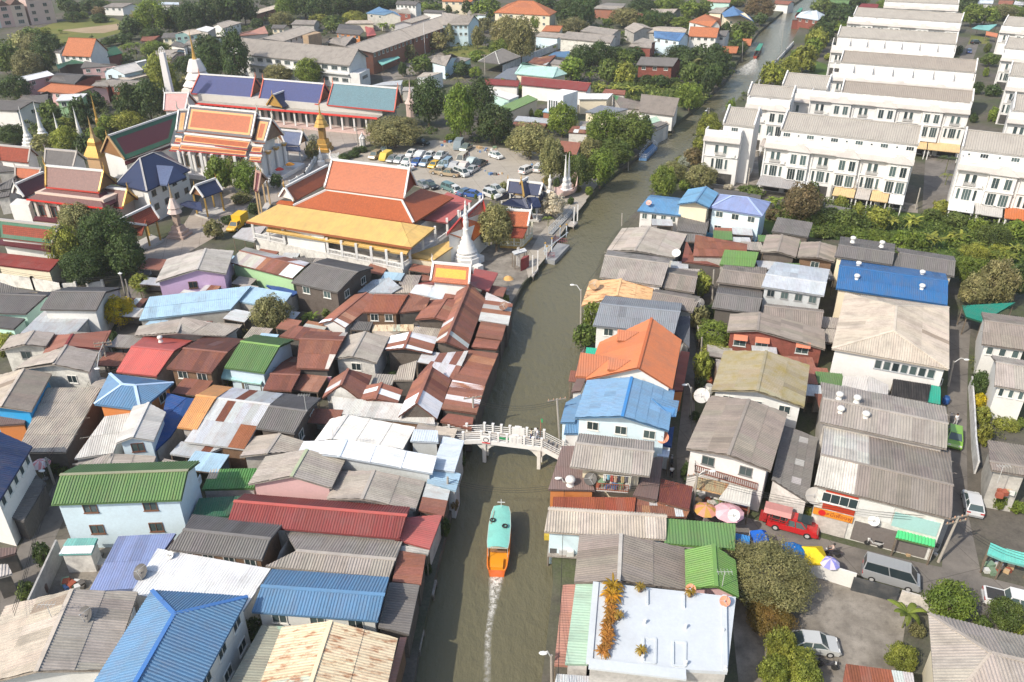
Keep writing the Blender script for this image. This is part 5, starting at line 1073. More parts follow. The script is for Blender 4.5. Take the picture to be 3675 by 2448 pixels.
TR('a5','farthest white townhouse terrace at the right edge',(2140,160,2800,215),(2135,265,2800,320),(2115,275,2800,330),attic=False,low=False)
# ------------------------------------------------------------- houses beyond the temple and along the upper canal
def F(T,label,E,R,B=None,**k):
 k.setdefault('split',False);k.setdefault('bk',1.);k.setdefault('ze',3.6);return GB(T,label,E,R,B,**k)
# upper left
F('a1','red and orange Thai house with a glinting steep roof in the upper left',(640,590,968,598),(735,395,1005,412),None,ze=6,pitch=40,roof='clay',wall='white',win='E4')
F('a1','dark green-grey roof wing right of the red Thai house',(1075,618,1290,560),(985,545,1230,490),None,ze=4,pitch=28,roof='dgreen',wall='redwood',colfn=None)
F('a1','grey-green low roof left of the red Thai house',(520,540,640,570),(560,510,710,490),None,ze=5,pitch=20,roof='dgrey',wall='white')
F('a1','dark green tiled gable in front of the red Thai house',(590,680,900,665),(600,690,850,615),None,ze=3.8,pitch=20,roof='dgreen',wall='dark')
F('a1','dark grey hip-like roof beside the dark green gable',(850,720,1190,700),(900,670,1230,680),None,ze=3.8,pitch=16,roof='dgrey',wall='pink',win='E3')
F('a1','white roofed pale blue house in the upper left',(1310,785,1515,738),(1190,715,1430,660),(1120,765,1320,690),ze=5.2,pitch=22,roof='wgrey',wall='lblue',win='02')
F('a1','beige roof in front of the pale blue house',(1300,860,1600,790),(1240,835,1540,755),None,ze=3.5,pitch=14,roof='beige',wall='cream')
F('a1','white sheet roof on a pink house at the left',(280,862,570,790),(135,832,510,752),None,bk=.1,ze=5,pitch=8,roof='white',wall='pink',win='E2')
F('a1','broad dark grey gable behind the terracotta roof',(510,860,790,890),(560,800,900,800),(600,770,1090,800),ze=4,pitch=15,roof='dgrey',wall='redwood')
F('a1','long terracotta roof with an orange front edge',(400,960,770,995),(530,885,1000,915),None,bk=.7,ze=4,pitch=18,roof='clay',wall='pink',win='E5')
F('a1','white flat roof on a pale green house at the left',(590,1065,840,1060),(640,1005,920,990),None,bk=.1,ze=5,pitch=8,roof='white',wall='green',win='E2')
F('a1','large dark grey roof on a white gabled house at the left edge',(-60,1160,170,1175),(-60,1060,345,1075),None,ze=5,pitch=22,roof='dgrey',wall='white',win='11')
F('a1','dark roof behind the white gabled house at the left',(170,1060,500,1105),(240,1010,520,1010),None,ze=4,pitch=16,roof='dgrey',wall='dark')
F('a1','brown wooden house with a grey roof and white lower wing',(1160,910,1450,920),(1130,850,1550,870),(1200,830,1520,860),ze=5,pitch=16,roof='grey',wall='redwood',win='E3')
F('a1','long grey roof house left of the trees by the pale terrace',(960,905,1140,915),(1010,860,1200,845),None,ze=4.6,pitch=16,roof='grey',wall='redwood',win='E2')
F('a1','pale teal house with a beige gable in the upper middle left',(1990,375,2140,350),(1925,335,2070,310),(1830,365,1960,325),ze=6,pitch=18,roof='beige',wall='mint',win='E2 02')
F('a1','white-blue sheet roof beside the pale teal house',(2070,310,2180,340),(2160,280,2280,295),None,bk=.2,ze=5.6,pitch=10,roof='white',wall='conc')
F('a1','grey roof house at the edge of the tree grove',(1700,405,1870,400),(1730,350,1880,350),None,ze=4.5,pitch=18,roof='dgrey',wall='cream',win='E2')
F('a1','grey gable among gardens left of the pale terrace',(1600,600,1830,580),(1640,540,1890,520),None,ze=3.5,pitch=15,roof='grey',wall='lblue')
F('a1','small beige roof garden house with a yellow tree',(1650,620,1800,630),(1700,595,1880,570),None,ze=3,pitch=15,roof='beige',wall='pink')
F('a1','grey bungalow roof left of the tree-lined lane',(1940,470,2080,480),(1990,420,2250,400),None,ze=3.6,pitch=14,roof='grey',wall='white')
F('a1','dark blue-grey gable below the pale teal house',(1800,480,1940,500),(1850,445,1960,480),None,ze=3.4,pitch=16,roof='dgrey',wall='white')
F('a1','brown tin roofs under the garden trees',(1480,430,1600,440),(1500,390,1690,385),None,ze=3,pitch=10,roof='rustp',wall='dark')
F('a1','grey hip roof behind the open field',(1080,75,1290,80),(1180,35,1390,40),None,ze=4,pitch=16,roof='grey',wall='white',win='E3')
F('a1','blue-white tin roof at the top edge behind the grove',(1670,45,1890,50),(1700,25,1890,28),None,ze=4,pitch=10,roof='wblue',wall='conc')
SH('a1','long pale strip roof between trees above the pale blue house',(1430,668,1545,640),(1420,655,1540,628),ze=3.4,pitch=8,roof='white',split=False,wall='white')
# pink apartment block at the top left
def apartment():
 z=13.;P=[q('a1',x,y,z)for x,y in((300,40),(560,15),(600,0),(360,-10))];b=q('a1',340,265,0);c=q('a1',605,240,0);d=(c-b).normalized();n=Vector((d.y,-d.x,0));L=(c-b).length
 r=thing('apartment_block','pink four-storey apartment block at the top left','apartment block',b)
 Q=[b,c,c-n*12,b-n*12];block(r,Q,0,14,'wall_paint',(.55,.43,.40));MB().slab([p+UP*14.1 for p in Q],.3).build('roof','concrete',r,(.35,.3,.27))
 for k in range(4):
  for u in(.2,.7):window(r,b+d*(L*u)+UP*(2.3+3.2*k),d,n,1.8,1.5,(.3,.28,.26),'2')
 a=b-d*1.2;
 rr=thing('shophouse_row','row of small pastel shophouses with pointed gables at the top left corner','shophouses',a-d*14)
 for k in range(5):
  A,B_=a-d*(6*k),a-d*(6*(k+1));col=((.62,.5,.42),(.6,.42,.38),(.62,.62,.6),(.42,.6,.45),(.6,.55,.5))[k]
  bl=block(rr,[A,B_,B_-n*10,A-n*10],0,9.5,'wall_paint',col,'unit')
  M_=(A+B_)/2;MB().add([A+UP*9.5+n*.1,B_+UP*9.5+n*.1,M_+UP*12+n*.1,A+UP*9.5-n*10,B_+UP*9.5-n*10,M_+UP*12-n*10],[[0,1,2],[0,2,5,3],[1,4,5,2]]).build('gable_roof','clay_tile',bl,(.26,.16,.13))
  for lv in range(3):window(rr,M_+UP*(2+3.1*lv)+n*.02,d,n,2.6,1.7,(.5,.48,.46),'3')
apartment()
# school
S=F('a2','long two-storey white school block with a grey roof behind the blue pavilion',(235,580,1340,695),(100,395,1432,520),None,ze=7.6,pitch=26,roof='grey',wall='white',name='school',cat='school',oh=.9)
a,b,zt_,o=S['walls']['E'];d=(b-a).normalized();L=(b-a).length
for lv in(6.3,2.6):
 for i in range(11):window(S['root'],a+d*(L*(i+.5)/11)+UP*lv,d,o,L/11*.62,1.3,(.5,.52,.54),'4')
MB().slab([a+UP*4.6+o*1.1,b+UP*4.6+o*1.1,b+UP*4.8,a+UP*4.8],.12).build('canopy','concrete',S['root'],(.5,.5,.49))
a,b,zt_,o=S['walls']['1'];d=(b-a).normalized();L=(b-a).length
block(S['root'],[a+o*.1,lerp(a,b,.6)+o*.1,lerp(a,b,.6)+o*3.5,a+o*3.5],0,5.0,'wall_paint',WT,'porch');window(S['root'],lerp(a,b,.3)+o*3.5+UP*3.2,d,o,4.5,1.2,(.6,.6,.6),'4')
F('a2','long old wooden classroom block with a grey roof and red-brown gallery',(1590,560,2010,405),(1290,495,1870,310),None,bk=.8,ze=7.4,pitch=22,roof='grey',wall='brick',name='school',cat='school',win='E10')
F('a2','farther stretch of the long classroom block under a grey roof',(2015,405,2480,245),(1880,310,2400,140),None,bk=.8,ze=7.4,pitch=22,roof='grey',wall='brick',name='school',cat='school',win='E9')
SH('a2','teal canopy beside the wooden classrooms',(1680,690,1870,610),(1620,640,1850,590),ze=3.6,pitch=5,roof='teal',split=False)
F('a2','grey-roofed school hall behind the white block',(660,440,965,320),(400,405,850,275),None,bk=.6,ze=6,pitch=16,roof='grey',wall='white',oh=.7,win='E6')
wbox('a2','tan windowless block beside the school hall',[(900,375),(1035,345),(980,330),(840,372)],7.5,col=(.42,.3,.19),mat='old_wall')
F('a2','orange-walled house with a dark gable near the school',(1190,350,1450,370),(1210,305,1490,330),(1215,258,1460,270),ze=4.4,pitch=16,roof='dgrey',wall='orange',win='E4')
F('a2','brown low gable in front of the orange-walled house',(1085,445,1290,490),(1160,400,1400,395),(1300,385,1420,440),ze=3.4,pitch=12,roof='grey',wall='dark')
F('a2','bright red tin roofs beside the orange-walled house',(1520,385,1620,370),(1500,290,1590,295),None,bk=.2,ze=3.6,pitch=20,roof='pink',wall='brick')
F('a2','white-walled house with a grey gable at the left of the red roofs',(0,300,200,240),(-60,250,60,215),None,ze=5,pitch=18,roof='grey',wall='white',win='E3')
F('a2','red and tan roofs left of the school hall',(170,380,480,355),(180,355,440,295),None,bk=.3,ze=3.6,pitch=12,roof='salmon',wall='conc')
F('a2','small yellow house with a dark roof left of the school hall',(510,300,640,305),(525,265,680,265),None,ze=4,pitch=16,roof='dgrey',wall='cream',win='E2')
F('a2','blue roofed grey house in front of the forest',(1510,140,1700,160),(1660,95,1790,130),None,ze=7,pitch=18,roof='sblue',wall='conc',win='E2')
F('a2','white house with dark gable at the top beside the forest',(1820,45,2040,55),(1840,10,2070,20),None,ze=7,pitch=18,roof='dgrey',wall='white',win='E5')
F('a2','brown and grey bungalow below the white house at the top',(1800,130,1990,150),(1760,100,1960,105),None,ze=4,pitch=15,roof='grey',wall='redwood',win='E2')
F('a2','beige twin-roof bungalow in front of the blue roofed house',(1280,250,1600,250),(1330,220,1560,215),None,ze=3.6,pitch=14,roof='beige',wall='cream')
F('a2','grey house with a white gable beside the classroom block',(1990,245,2200,185),(1900,225,2130,155),None,ze=6,pitch=16,roof='grey',wall='white')
F('a2','pale carport roofs left of the forest',(310,160,560,95),(330,120,560,50),None,bk=.1,ze=4,pitch=6,roof='beige',wall='brick')
F('a2','dark grey bungalow roof at the top right of the forest',(2110,130,2310,140),(2130,105,2340,115),None,ze=4.5,pitch=15,roof='dgrey',wall='white')
F('a2','grey and white house beside the school yard',(2190,650,2354,700),(2230,590,2420,600),None,ze=4.5,pitch=16,roof='grey',wall='lblue')
F('a2','brown-grey tin roof beside the forest edge',(720,255,960,265),(760,215,1000,215),None,ze=3.6,pitch=12,roof='grey',wall='conc')
wbox('a2','small white block with a beige roof right of the blue pavilion',[(2050,820),(2180,815),(2320,770),(2120,770)],4.5,roofpal='beige')
SH('a2','grey tin roofs behind the teal pavilion roof',(1890,960,2040,965),(1910,920,2050,920),ze=3,pitch=6,roof='lgrey',wall='conc',split=False)
SH('a2','white sheet roofs between the school and the teal pavilion',(1560,905,1880,900),(1700,865,1900,850),ze=3.2,pitch=6,roof='zinc',wall='conc',split=False)
# upper middle
V_=HP('a3','large villa with an orange tiled hip roof',(505,132,1105,165,1172,125,640,50),(770,5,925,10),ze=7.5,pitch=26,roof='clay',wall='cream',split=False,win='E5x2',capcol=(.6,.25,.12))
F('a3','small orange tiled garage roof in front of the villa',(1010,330,1200,335),(1060,270,1235,275),None,bk=.3,ze=3.5,pitch=18,roof='clay',wall='cream')
F('a3','long blue-walled wooden school house with a grey gable',(-40,265,240,262),(-40,150,300,160),None,ze=8.5,pitch=26,roof='grey',wall='lblue',win='E5x2',name='school',cat='school')
F('a3','grey gable beside the blue-walled school house',(640,290,840,295),(680,220,860,225),None,ze=5,pitch=24,roof='dgrey',wall='white')
HP('a3','dark grey-green pyramidal pavilion roof by the white wall',(565,680,790,600,640,525,340,650),(520,545,600,515),ze=3.6,pitch=24,roof='dgrey',wall='none',split=False,capcol=(.5,.5,.46),name='pavilion',cat='pavilion')
HP('a3','mint green metal roofed house',(730,780,1130,820,1280,780,790,680),(800,690,1180,715),ze=4.5,pitch=20,roof='aqua',wall='cream',split=False)
F('a3','long crimson corrugated roof below the mint green house',(790,895,1490,962),(800,810,1530,880),None,bk=.5,ze=4.4,pitch=22,roof='red',wall='white',capcol=(.5,.15,.13))
F('a3','lower crimson roof left of the long crimson roof',(415,890,760,915),(410,835,780,855),None,bk=.3,ze=4,pitch=20,roof='red',wall='white')
SH('a3','rust brown roofs at the right end of the crimson roof',(1650,985,1890,1005),(1680,940,1900,955),ze=3.4,pitch=10,roof='rustp',wall='conc',split=False)
SH('a3','grey-blue flat sheets behind the crimson roof',(510,825,740,850),(650,725,800,700),ze=3.2,pitch=4,roof='steel',wall='conc',split=False)
F('a3','light green metal gable roof',(555,1140,650,1195),(560,1135,870,1005),(660,1195,960,1050),ze=4,pitch=12,roof='green',wall='pink',win='B3')if 0 else SH('a3','light green metal roof over a tan workshop',(655,1195,962,1048),(548,1135,875,1005),ze=4,pitch=9,roof='green',wall='cream',split=False,name='workshop',cat='workshop')
SH('a3','white roof left of the modern white cube house',(660,1055,785,1015),(470,985,540,950),ze=3.8,pitch=5,roof='white',wall='mint',split=False)
c_=wbox('a3','modern white cube house with tall slit windows',[(1075,990),(1240,1010),(1395,960),(1230,940)],8.0,col=(.76,.77,.78))
w0,w1=q('a3',1075,990,8.),q('a3',1240,1010,8.);d=(w1-w0).normalized();n=Vector((d.y,-d.x,0))
for i in range(4):p=lerp(w0,w1,.14+i*.15);window(c_,Vector((p.x,p.y,4.8))+n*.01,d,n,.55,3.2,(.7,.72,.74),'1')
p=lerp(w0,w1,.82);window(c_,Vector((p.x,p.y,4.6))+n*.01,d,n,1.3,2.4,(.35,.12,.08),'1')
SH('a3','blue awning roof in front of the white cube house',(1020,1180,1120,1195),(1050,1145,1150,1150),ze=3,pitch=8,roof='lblue',wall='brick',split=False)
SH('a3','grey zinc roof with a thick white edge near the cube house',(1465,1185,1700,1215),(1640,1110,1925,1155),ze=5,pitch=5,roof='steel',wall='cream',split=False,colfn=None)
F('a3','white roof with a cream wall and green patched end',(1400,1045,1710,1050),(1400,995,1760,990),None,bk=.4,ze=4.4,pitch=12,roof='white',wall='cream')
SH('a3','mossy grey roof with green panels beside the canal',(1850,1145,2080,1160),(1760,1010,2050,1075),ze=3.2,pitch=7,roof='bgrey',wall='conc',split=True,w=2.2,colfn=lambda a,b:((.1,.3,.1),'painted_sheet')if a<.25 and b>.3 else None)
F('a4','grey gable with green and tan panels on the canal bank',(-20,1180,345,1230),(0,1000,410,1040),None,bk=.2,ze=4.2,pitch=18,roof='bgrey',wall='white',colfn=None)
SH('a3','zinc and rust sheds between the trees by the canal',(720,1275,1090,1310),(760,1225,1100,1255),ze=3,pitch=5,roof='zinc',wall='brick',split=False)
SH('a3','rusty tin roofs below the round tree',(700,1330,1050,1340),(720,1285,1060,1310),ze=2.8,pitch=5,roof='rustp',wall='dark',split=False)
SH('a3','patchy rust roof left of the great canal tree',(1290,1400,1500,1410),(1340,1330,1510,1340),ze=3,pitch=6,roof='rustmix',wall='owhite',w=1.4)
SH('a3','teal glass fronted terrace beside the canal tree',(1405,1330,1590,1345),(1420,1280,1600,1290),ze=3,pitch=4,roof='beige',wall='mint',split=False)
F('a3','wide grey warehouse roofs behind the white painted wall',(1180,410,1760,450),(1300,330,1770,385),None,bk=.6,ze=5,pitch=14,roof='grey',wall='owhite')
F('a3','beige warehouse roof farther behind the white painted wall',(1410,330,1760,375),(1520,275,1815,320),None,bk=.6,ze=5,pitch=12,roof='grey',wall='conc')
SH('a3','cream canopy left of the warehouse',(945,385,1180,405),(1010,335,1280,360),ze=4.5,pitch=6,roof='beige',wall='lblue',split=False)
SH('a3','sky blue tarpaulin roof below the warehouse',(1080,590,1300,610),(1150,545,1310,545),ze=3,pitch=6,roof='sblue',split=False)
SH('a3','rust and grey sheds behind the mint green house',(870,660,1060,690),(930,605,1170,590),ze=3.2,pitch=6,roof='rustmix',wall='conc',w=1.6)
SH('a3','grey sheds beside the rust sheds behind the mint house',(1070,670,1230,690),(1110,620,1260,650),ze=3,pitch=6,roof='grey',wall='conc',split=False)
F('a3','grey gable with a red eave facing the lane',(1930,490,2170,510),(1960,455,2180,450),(2080,400,2230,440),ze=5,pitch=16,roof='grey',wall='redwood')
F('a3','grey hall roof beside the banana clump',(1880,300,1990,350),(1990,240,2090,290),None,ze=4.5,pitch=14,roof='grey',wall='conc')
F('a3','grey and brown bungalow at the top centre',(1560,90,1840,105),(1600,60,1880,70),(1700,30,1900,40),ze=4.5,pitch=14,roof='grey',wall='brick')
F('a3','white house with an orange roof at the top left of the villa',(-40,15,270,20),(-40,-10,290,0),None,ze=6.5,pitch=22,roof='clay',wall='cream',win='E4')
F('a3','red tin roof among trees right of the villa',(1950,190,2080,200),(1970,140,2090,150),None,ze=3.4,pitch=14,roof='pink',wall='conc')
SH('a3','small grey shed in the school field corner',(-20,640,180,665),(40,585,260,620),ze=3.6,pitch=6,roof='grey',wall='mint',split=False,name='shed',cat='shed')
F('a3','flat grey roofed blue house left of the villa',(220,150,420,160),(250,110,450,118),None,ze=4.5,pitch=12,roof='grey',wall='lblue')
# canal-side houses above the bend
F('a4','white house with a bright orange tiled roof by the upper canal',(500,380,800,400),(520,285,828,295),None,ze=6.2,pitch=28,roof='clay',wall='white',win='E4',capcol=(.75,.35,.18))
F('a4','white house with a blue roof and a rooftop frame',(140,395,410,435),(140,330,470,350),None,ze=6.2,pitch=22,roof='bclay',wall='lblue',win='E3')
F('a4','white house with a tan gable behind the orange roof',(505,230,740,285),(680,150,800,220),None,ze=6,pitch=24,roof='clay',wall='white',win='E2',colfn=None)
BH=F('a4','cream house with a blue cross-gabled roof at the upper canal',(855,140,880,180),(975,65,1040,160),(1190,170,1150,230),ze=6.2,pitch=26,roof='bclay',wall='cream',win='12')
F('a4','grey hip roofed wing behind the cream house',(710,130,850,145),(790,80,920,85),None,ze=6,pitch=16,roof='grey',wall='cream')
F('a4','red plank house with a grey corrugated roof above the banana trees',(-50,690,340,700),(0,600,395,620),None,ze=5.6,pitch=18,roof='dgrey',wall='redwood',win='E3',oh=.6)
F('a4','orange tiled canal pavilion on stilts',(870,560,1010,562),(860,490,1032,492),None,ze=3.2,pitch=24,roof='clay',wall='none',base=BANK,name='pavilion',cat='pavilion')
F('a4','smaller orange tiled landing roof farther up the canal',(1085,480,1160,484),(1075,410,1175,412),None,ze=3.2,pitch=24,roof='clay',wall='none',base=BANK,name='pavilion',cat='pavilion')
HP('a4','pale blue hip roof house on stilts over the upper canal',(1640,180,1870,215,1950,160,1690,130),(1780,115,1860,118),ze=4.4,pitch=20,roof='wblue',wall='redwood',split=False,base=BANK,win='E3')
SH('a4','grey front awning roof of the stilt house over the canal',(1595,210,1860,212),(1660,175,1880,178),ze=3.2,pitch=10,roof='dgrey',wall='redwood',split=False,base=BANK)
F('a4','long low roof with a white quay wall at the far canal',(1400,40,1560,50),(1420,5,1600,15),None,ze=3.6,pitch=14,roof='rustp',wall='white',base=BANK)
F('a4','beige roofed bungalow between trees at the top',(90,130,340,145),(110,95,390,100),None,ze=4,pitch=10,roof='beige',wall='conc')
F('a4','pale green house with a grey tin front at the top',(690,20,940,30),(700,-5,950,0),None,ze=6,pitch=16,roof='salmon',wall='mint')
F('a4','grey roof beside the orange house near the canal',(800,380,900,385),(810,325,930,325),None,ze=5.5,pitch=16,roof='dgrey',wall='white',win='E1')
F('a4','tan roofs between the blue and the orange houses',(30,340,460,360),(90,300,490,310),(180,280,430,290),ze=3.6,pitch=12,roof='beige',wall='conc')
SH('b3','maroon ribbed roof among the canal trees',(1240,300,1380,312),(1200,160,1430,185),ze=4.4,pitch=20,roof='rustp',wall='white',split=False)
SH('a4','long boathouse roof with white railing on the canal',(130,1400,300,1310),(80,1370,270,1280),ze=2.8,pitch=10,roof='beige',wall='zinc',split=False,base=BANK)
SH('a4','dark corrugated roof behind the boathouse',(100,1375,290,1300),(60,1340,200,1280),ze=3.4,pitch=12,roof='dgrey',wall='white',split=False,base=BANK)
SH('a4','white and green flat roof next to the boathouse',(60,1330,200,1275),(20,1270,170,1230),ze=3.2,pitch=5,roof='mint',wall='white',split=False,base=BANK)
# top right
for lab,E,R,pal,wl in(('green tin roof beside the trees at the top of the canal',(300,45,500,52),(290,5,510,8),'green','conc'),('dark red roof at the top right of the canal',(600,75,810,85),(640,40,820,45),'maroon','conc'),('rust-red roof at the top right corner',(2080,45,2230,50),(2090,5,2250,10),'rustp','owhite'),('grey tin roof in the top right corner',(2240,50,2350,55),(2260,15,2354,25),'zinc','owhite'),('pale blue roof by the palms at the top right',(1860,35,2030,40),(1870,5,2030,5),'wblue','owhite')):
 F('a5',lab,E,R,None,ze=4,pitch=16,roof=pal,wall=wl)
SH('a5','turquoise canopy behind the townhouses',(1800,300,1985,325),(1870,265,2070,265),ze=3.2,pitch=8,roof='teal',split=False)
SH('a5','orange tarpaulin screen beside the turquoise canopy',(1950,370,2070,395),(1955,330,2080,355),ze=2.6,pitch=30,roof='orange',split=False)
F('c6','white house with a grey corrugated gable right of the lane',(1905,985,2400,1060),(1935,745,2400,800),(1900,648,2400,720),ze=5.6,pitch=17,roof='bgrey',wall='white',win='E3',split=True)
F('c6','white house with a pale ribbed gable farther down the right edge',(2040,1420,2450,1500),(2060,1185,2450,1240),(2005,1105,2450,1180),ze=5.6,pitch=18,roof='grey',wall='white',win='E3',split=True)
F('d6','concrete house with a ribbed grey roof and plant terrace at the right edge',(2010,1000,2420,1060),(1990,900,2420,980),(1965,670,2420,760),ze=5.2,pitch=12,roof='bgrey',wall='conc',split=True)
# ------------------------------------------------------------- trees and plants
def crown_mesh(name,seed,K,n,s,rc=(.24,.4),flat=1.,low=-.55):
 R=random.Random(seed);V,F,T_=[],[],[]
 for k in range(K):
  y=1-2*(k+.5)/K;y=max(low,y)if R.random()<.8 else y;ph=k*2.39996+R.uniform(-.5,.5);rr=math.sqrt(max(0,1-y*y))
  rad_=R.uniform(.5,.78);c=Vector((rr*math.cos(ph),rr*math.sin(ph),y*flat))*rad_;r=R.uniform(*rc);ct=R.uniform(.7,1.25)
  for _ in range(n):
   d=Vector((R.gauss(0,1),R.gauss(0,1),R.gauss(.25,1))).normalized();p=c+d*r*R.uniform(.7,1.12)
   if p.length<.42:continue
   nr=(d*.7+p*.3+Vector((R.gauss(0,.4),R.gauss(0,.4),R.gauss(0,.4)))).normalized()
   a=nr.orthogonal().normalized();b=nr.cross(a);t=R.uniform(0,6.28);a,b=a*math.cos(t)+b*math.sin(t),b*math.cos(t)-a*math.sin(t)
   q_=s*R.uniform(.6,1.3);i=len(V)
   V+=[p-a*q_,p-b*q_*.6,p+a*q_,p+b*q_*.6];F.append((i,i+1,i+2,i+3));T_+=[ct*R.uniform(.75,1.25)]*4
 me=bpy.data.meshes.new(name);me.from_pydata(V,[],F);at=me.attributes.new('tint','FLOAT','POINT');at.data.foreach_set('value',T_)
 me.materials.append(MATS['foliage']);return me
CROWN={'far':[crown_mesh('crown_leaves',1+i,34,42,.115,(.22,.36))for i in range(3)],'mid':[crown_mesh('crown_leaves',11+i,70,105,.05,(.18,.33))for i in range(3)],
         'near':[crown_mesh('crown_leaves',21+i,110,190,.03,(.15,.28))for i in range(2)],'xl':[crown_mesh('crown_leaves',31,150,290,.0185,(.12,.25)),crown_mesh('crown_leaves',32,150,270,.019,(.12,.25))]}
def trunk_mesh():
 m=MB();R=random.Random(5);m.tube((0,0,0),(.02,0,.45),.06,.045,7);m.tube((.02,0,.45),(.0,.03,.8),.045,.025,6)
 for k in range(5):
  a=k*1.26+R.uniform(-.3,.3);z=.38+.06*k;m.tube((.015,.01,z),(.33*math.cos(a),.33*math.sin(a),z+.3),.024,.008,5)
 me=bpy.data.meshes.new('trunk');me.from_pydata([tuple(v)for v in m.v],[],m.f);me.materials.append(MATS['bark']);return me
TRUNK=trunk_mesh()
def blade(n,L,w,droop,R):
 """a long arching leaf with a midrib fold"""
 V,F=[],[]
 for i in range(n+1):
  t=i/n;x=L*t*(1-.25*t*droop);z=L*(.75*t-droop*t*t*.95);ww=w*math.sin(math.pi*min(1,t*.93+.05))**.7
  V+=[(x,-ww,z-ww*.15),(x,0,z+ww*.12),(x,ww,z-ww*.15)]
  if i:b=3*i;F+=[(b-3,b-2,b+1,b),(b-2,b-1,b+2,b+1)]
 return V,F
def rosette(name,seed,stems,leaves,L,w,h,spread,frond=False):
 R=random.Random(seed);V,F,T_=[],[],[];M=MB()
 for s in range(stems):
  bx,by=(0,0)if stems==1 else(R.uniform(-spread,spread),R.uniform(-spread,spread));hh=h*R.uniform(.75,1.1)
  M.tube((bx,by,0),(bx*1.1,by*1.1,hh),.09 if not frond else .12,.06,6)
  for k in range(leaves):
   a=6.283*k/leaves+R.uniform(-.4,.4);v,f=blade(6,L*R.uniform(.75,1.15),w*R.uniform(.8,1.15),R.uniform(.45,1.15),R);b=len(V);ca,sa=math.cos(a),math.sin(a);tt=R.uniform(.7,1.4)
   if frond:  # split the blade into leaflets
    v2,f2=[],[]
    for i in range(14):
     t=.12+.86*i/13;x=L*t*(1-.2*t);z=L*(.6*t-.85*t*t);ln=w*3.2*(1-.5*t)
     for sg in(-1,1):
      j=len(v2);v2+=[(x,0,z),(x+.12*L,sg*ln,z-ln*.45),(x+.04*L,0,z)];f2.append((j,j+1,j+2))
    v,f=v2,f2
   V+=[(bx*1.1+x*ca-y*sa,by*1.1+x*sa+y*ca,hh+z)for x,y,z in v];F+=[tuple(i+b for i in q_)for q_ in f];T_+=[tt]*len(v)
 me=bpy.data.meshes.new(name);me.from_pydata(V,[],F);at=me.attributes.new('tint','FLOAT','POINT');at.data.foreach_set('value',T_);me.materials.append(MATS['foliage'])
 tm=bpy.data.meshes.new('stem');tm.from_pydata([tuple(v)for v in M.v],[],M.f);tm.materials.append(MATS['bark']);return me,tm
BANANA=[rosette('banana_leaves',40+i,4,8,2.3,.3,1.9,1.1)for i in range(2)];BAN1=rosette('banana_leaves',45,1,9,2.4,.34,2.0,0)
PALM=[rosette('palm_fronds',50,1,16,3.0,.16,5.5,0,True)];PALM1=rosette('palm_fronds',52,1,14,2.2,.14,2.2,0,True)
HUE=[('mid green',(.085,.115,.026)),('dark green',(.05,.078,.022)),('bright green',(.12,.165,.026)),('olive green',(.18,.172,.07)),('yellow-green',(.18,.195,.035)),('brownish',(.14,.105,.05)),
       ('silvery',(.24,.26,.20)),('yellow-flowering',(.58,.33,.012)),('orange-flowering',(.14,.10,.025)),('white-flowering',(.42,.37,.28))]
LAND=[('the car park','b3',300,400),('the great orange hall','b2',1500,600),('the ordination hall','b2',100,100),('the blue pavilion','a2',700,950),('the white school block','a2',800,560),('the wooden classrooms','a2',1900,400),
  ('the villa','a3',850,120),('the mint roof','a3',1000,750),('the crimson roof','a3',1150,880),('the cube house','a3',1230,1050),('the red plank house','a4',180,690),('the stilt house','a4',1780,200),('the canal-side orange roof','a4',660,340),
  ('the nearest townhouse terrace','b4',2000,400),('the corner townhouse','b4',850,350),('the right-edge townhouses','b5',2000,600),('the far townhouses','a5',1000,300),('the blue hip house by the canal','b4',1000,900),
  ('the vivid blue roof','c6',950,330),('the beige hip roof','c6',950,850),('the orange gabled house','c4',1200,1000),('the steel-blue roof','c4',1100,680),('the mossy roof','c5',700,1300),('the footbridge','d3',1900,600),
  ('the white flat roof','e4',700,600),('the yard with the silver car','e6',400,550),('the grey van','e6',620,290),('the bottom right house','e6',1100,750),('the sky-blue roof','c2',600,560),('the lilac house','c2',500,200),
  ('the green-roofed white house','d1',1300,1150),('the courtyard shed','e1',420,180),('the blue hip roof at the bottom','e1',900,700),('the temple landing','b3',1150,1250),('the navy cross-gabled pavilion','b3',820,720),('the white stupa','b3',200,1200),
  ('the brown glazed hall','b1',700,650),('the navy open pavilion','b1',2150,800),('the maroon hall','b1',1500,150),('the red Thai house','a1',850,500),('the pink apartments','a1',450,120),('the terracotta roof','a1',600,930),('the pale terrace houses','a1',2000,350),
  ('the top-left field','a1',900,270),('the crematorium chimney','a1',1800,900),('the laundry terrace','d4',850,850),('the right-hand lane','d6',1700,600),('the dark corrugated gable','c1',800,500),('the pink-red gable','c1',1500,1150),('the turquoise canopy','a5',1900,300)]
LNAT=[(n,nat(T,x,y))for n,T,x,y in LAND]
PEND=[]
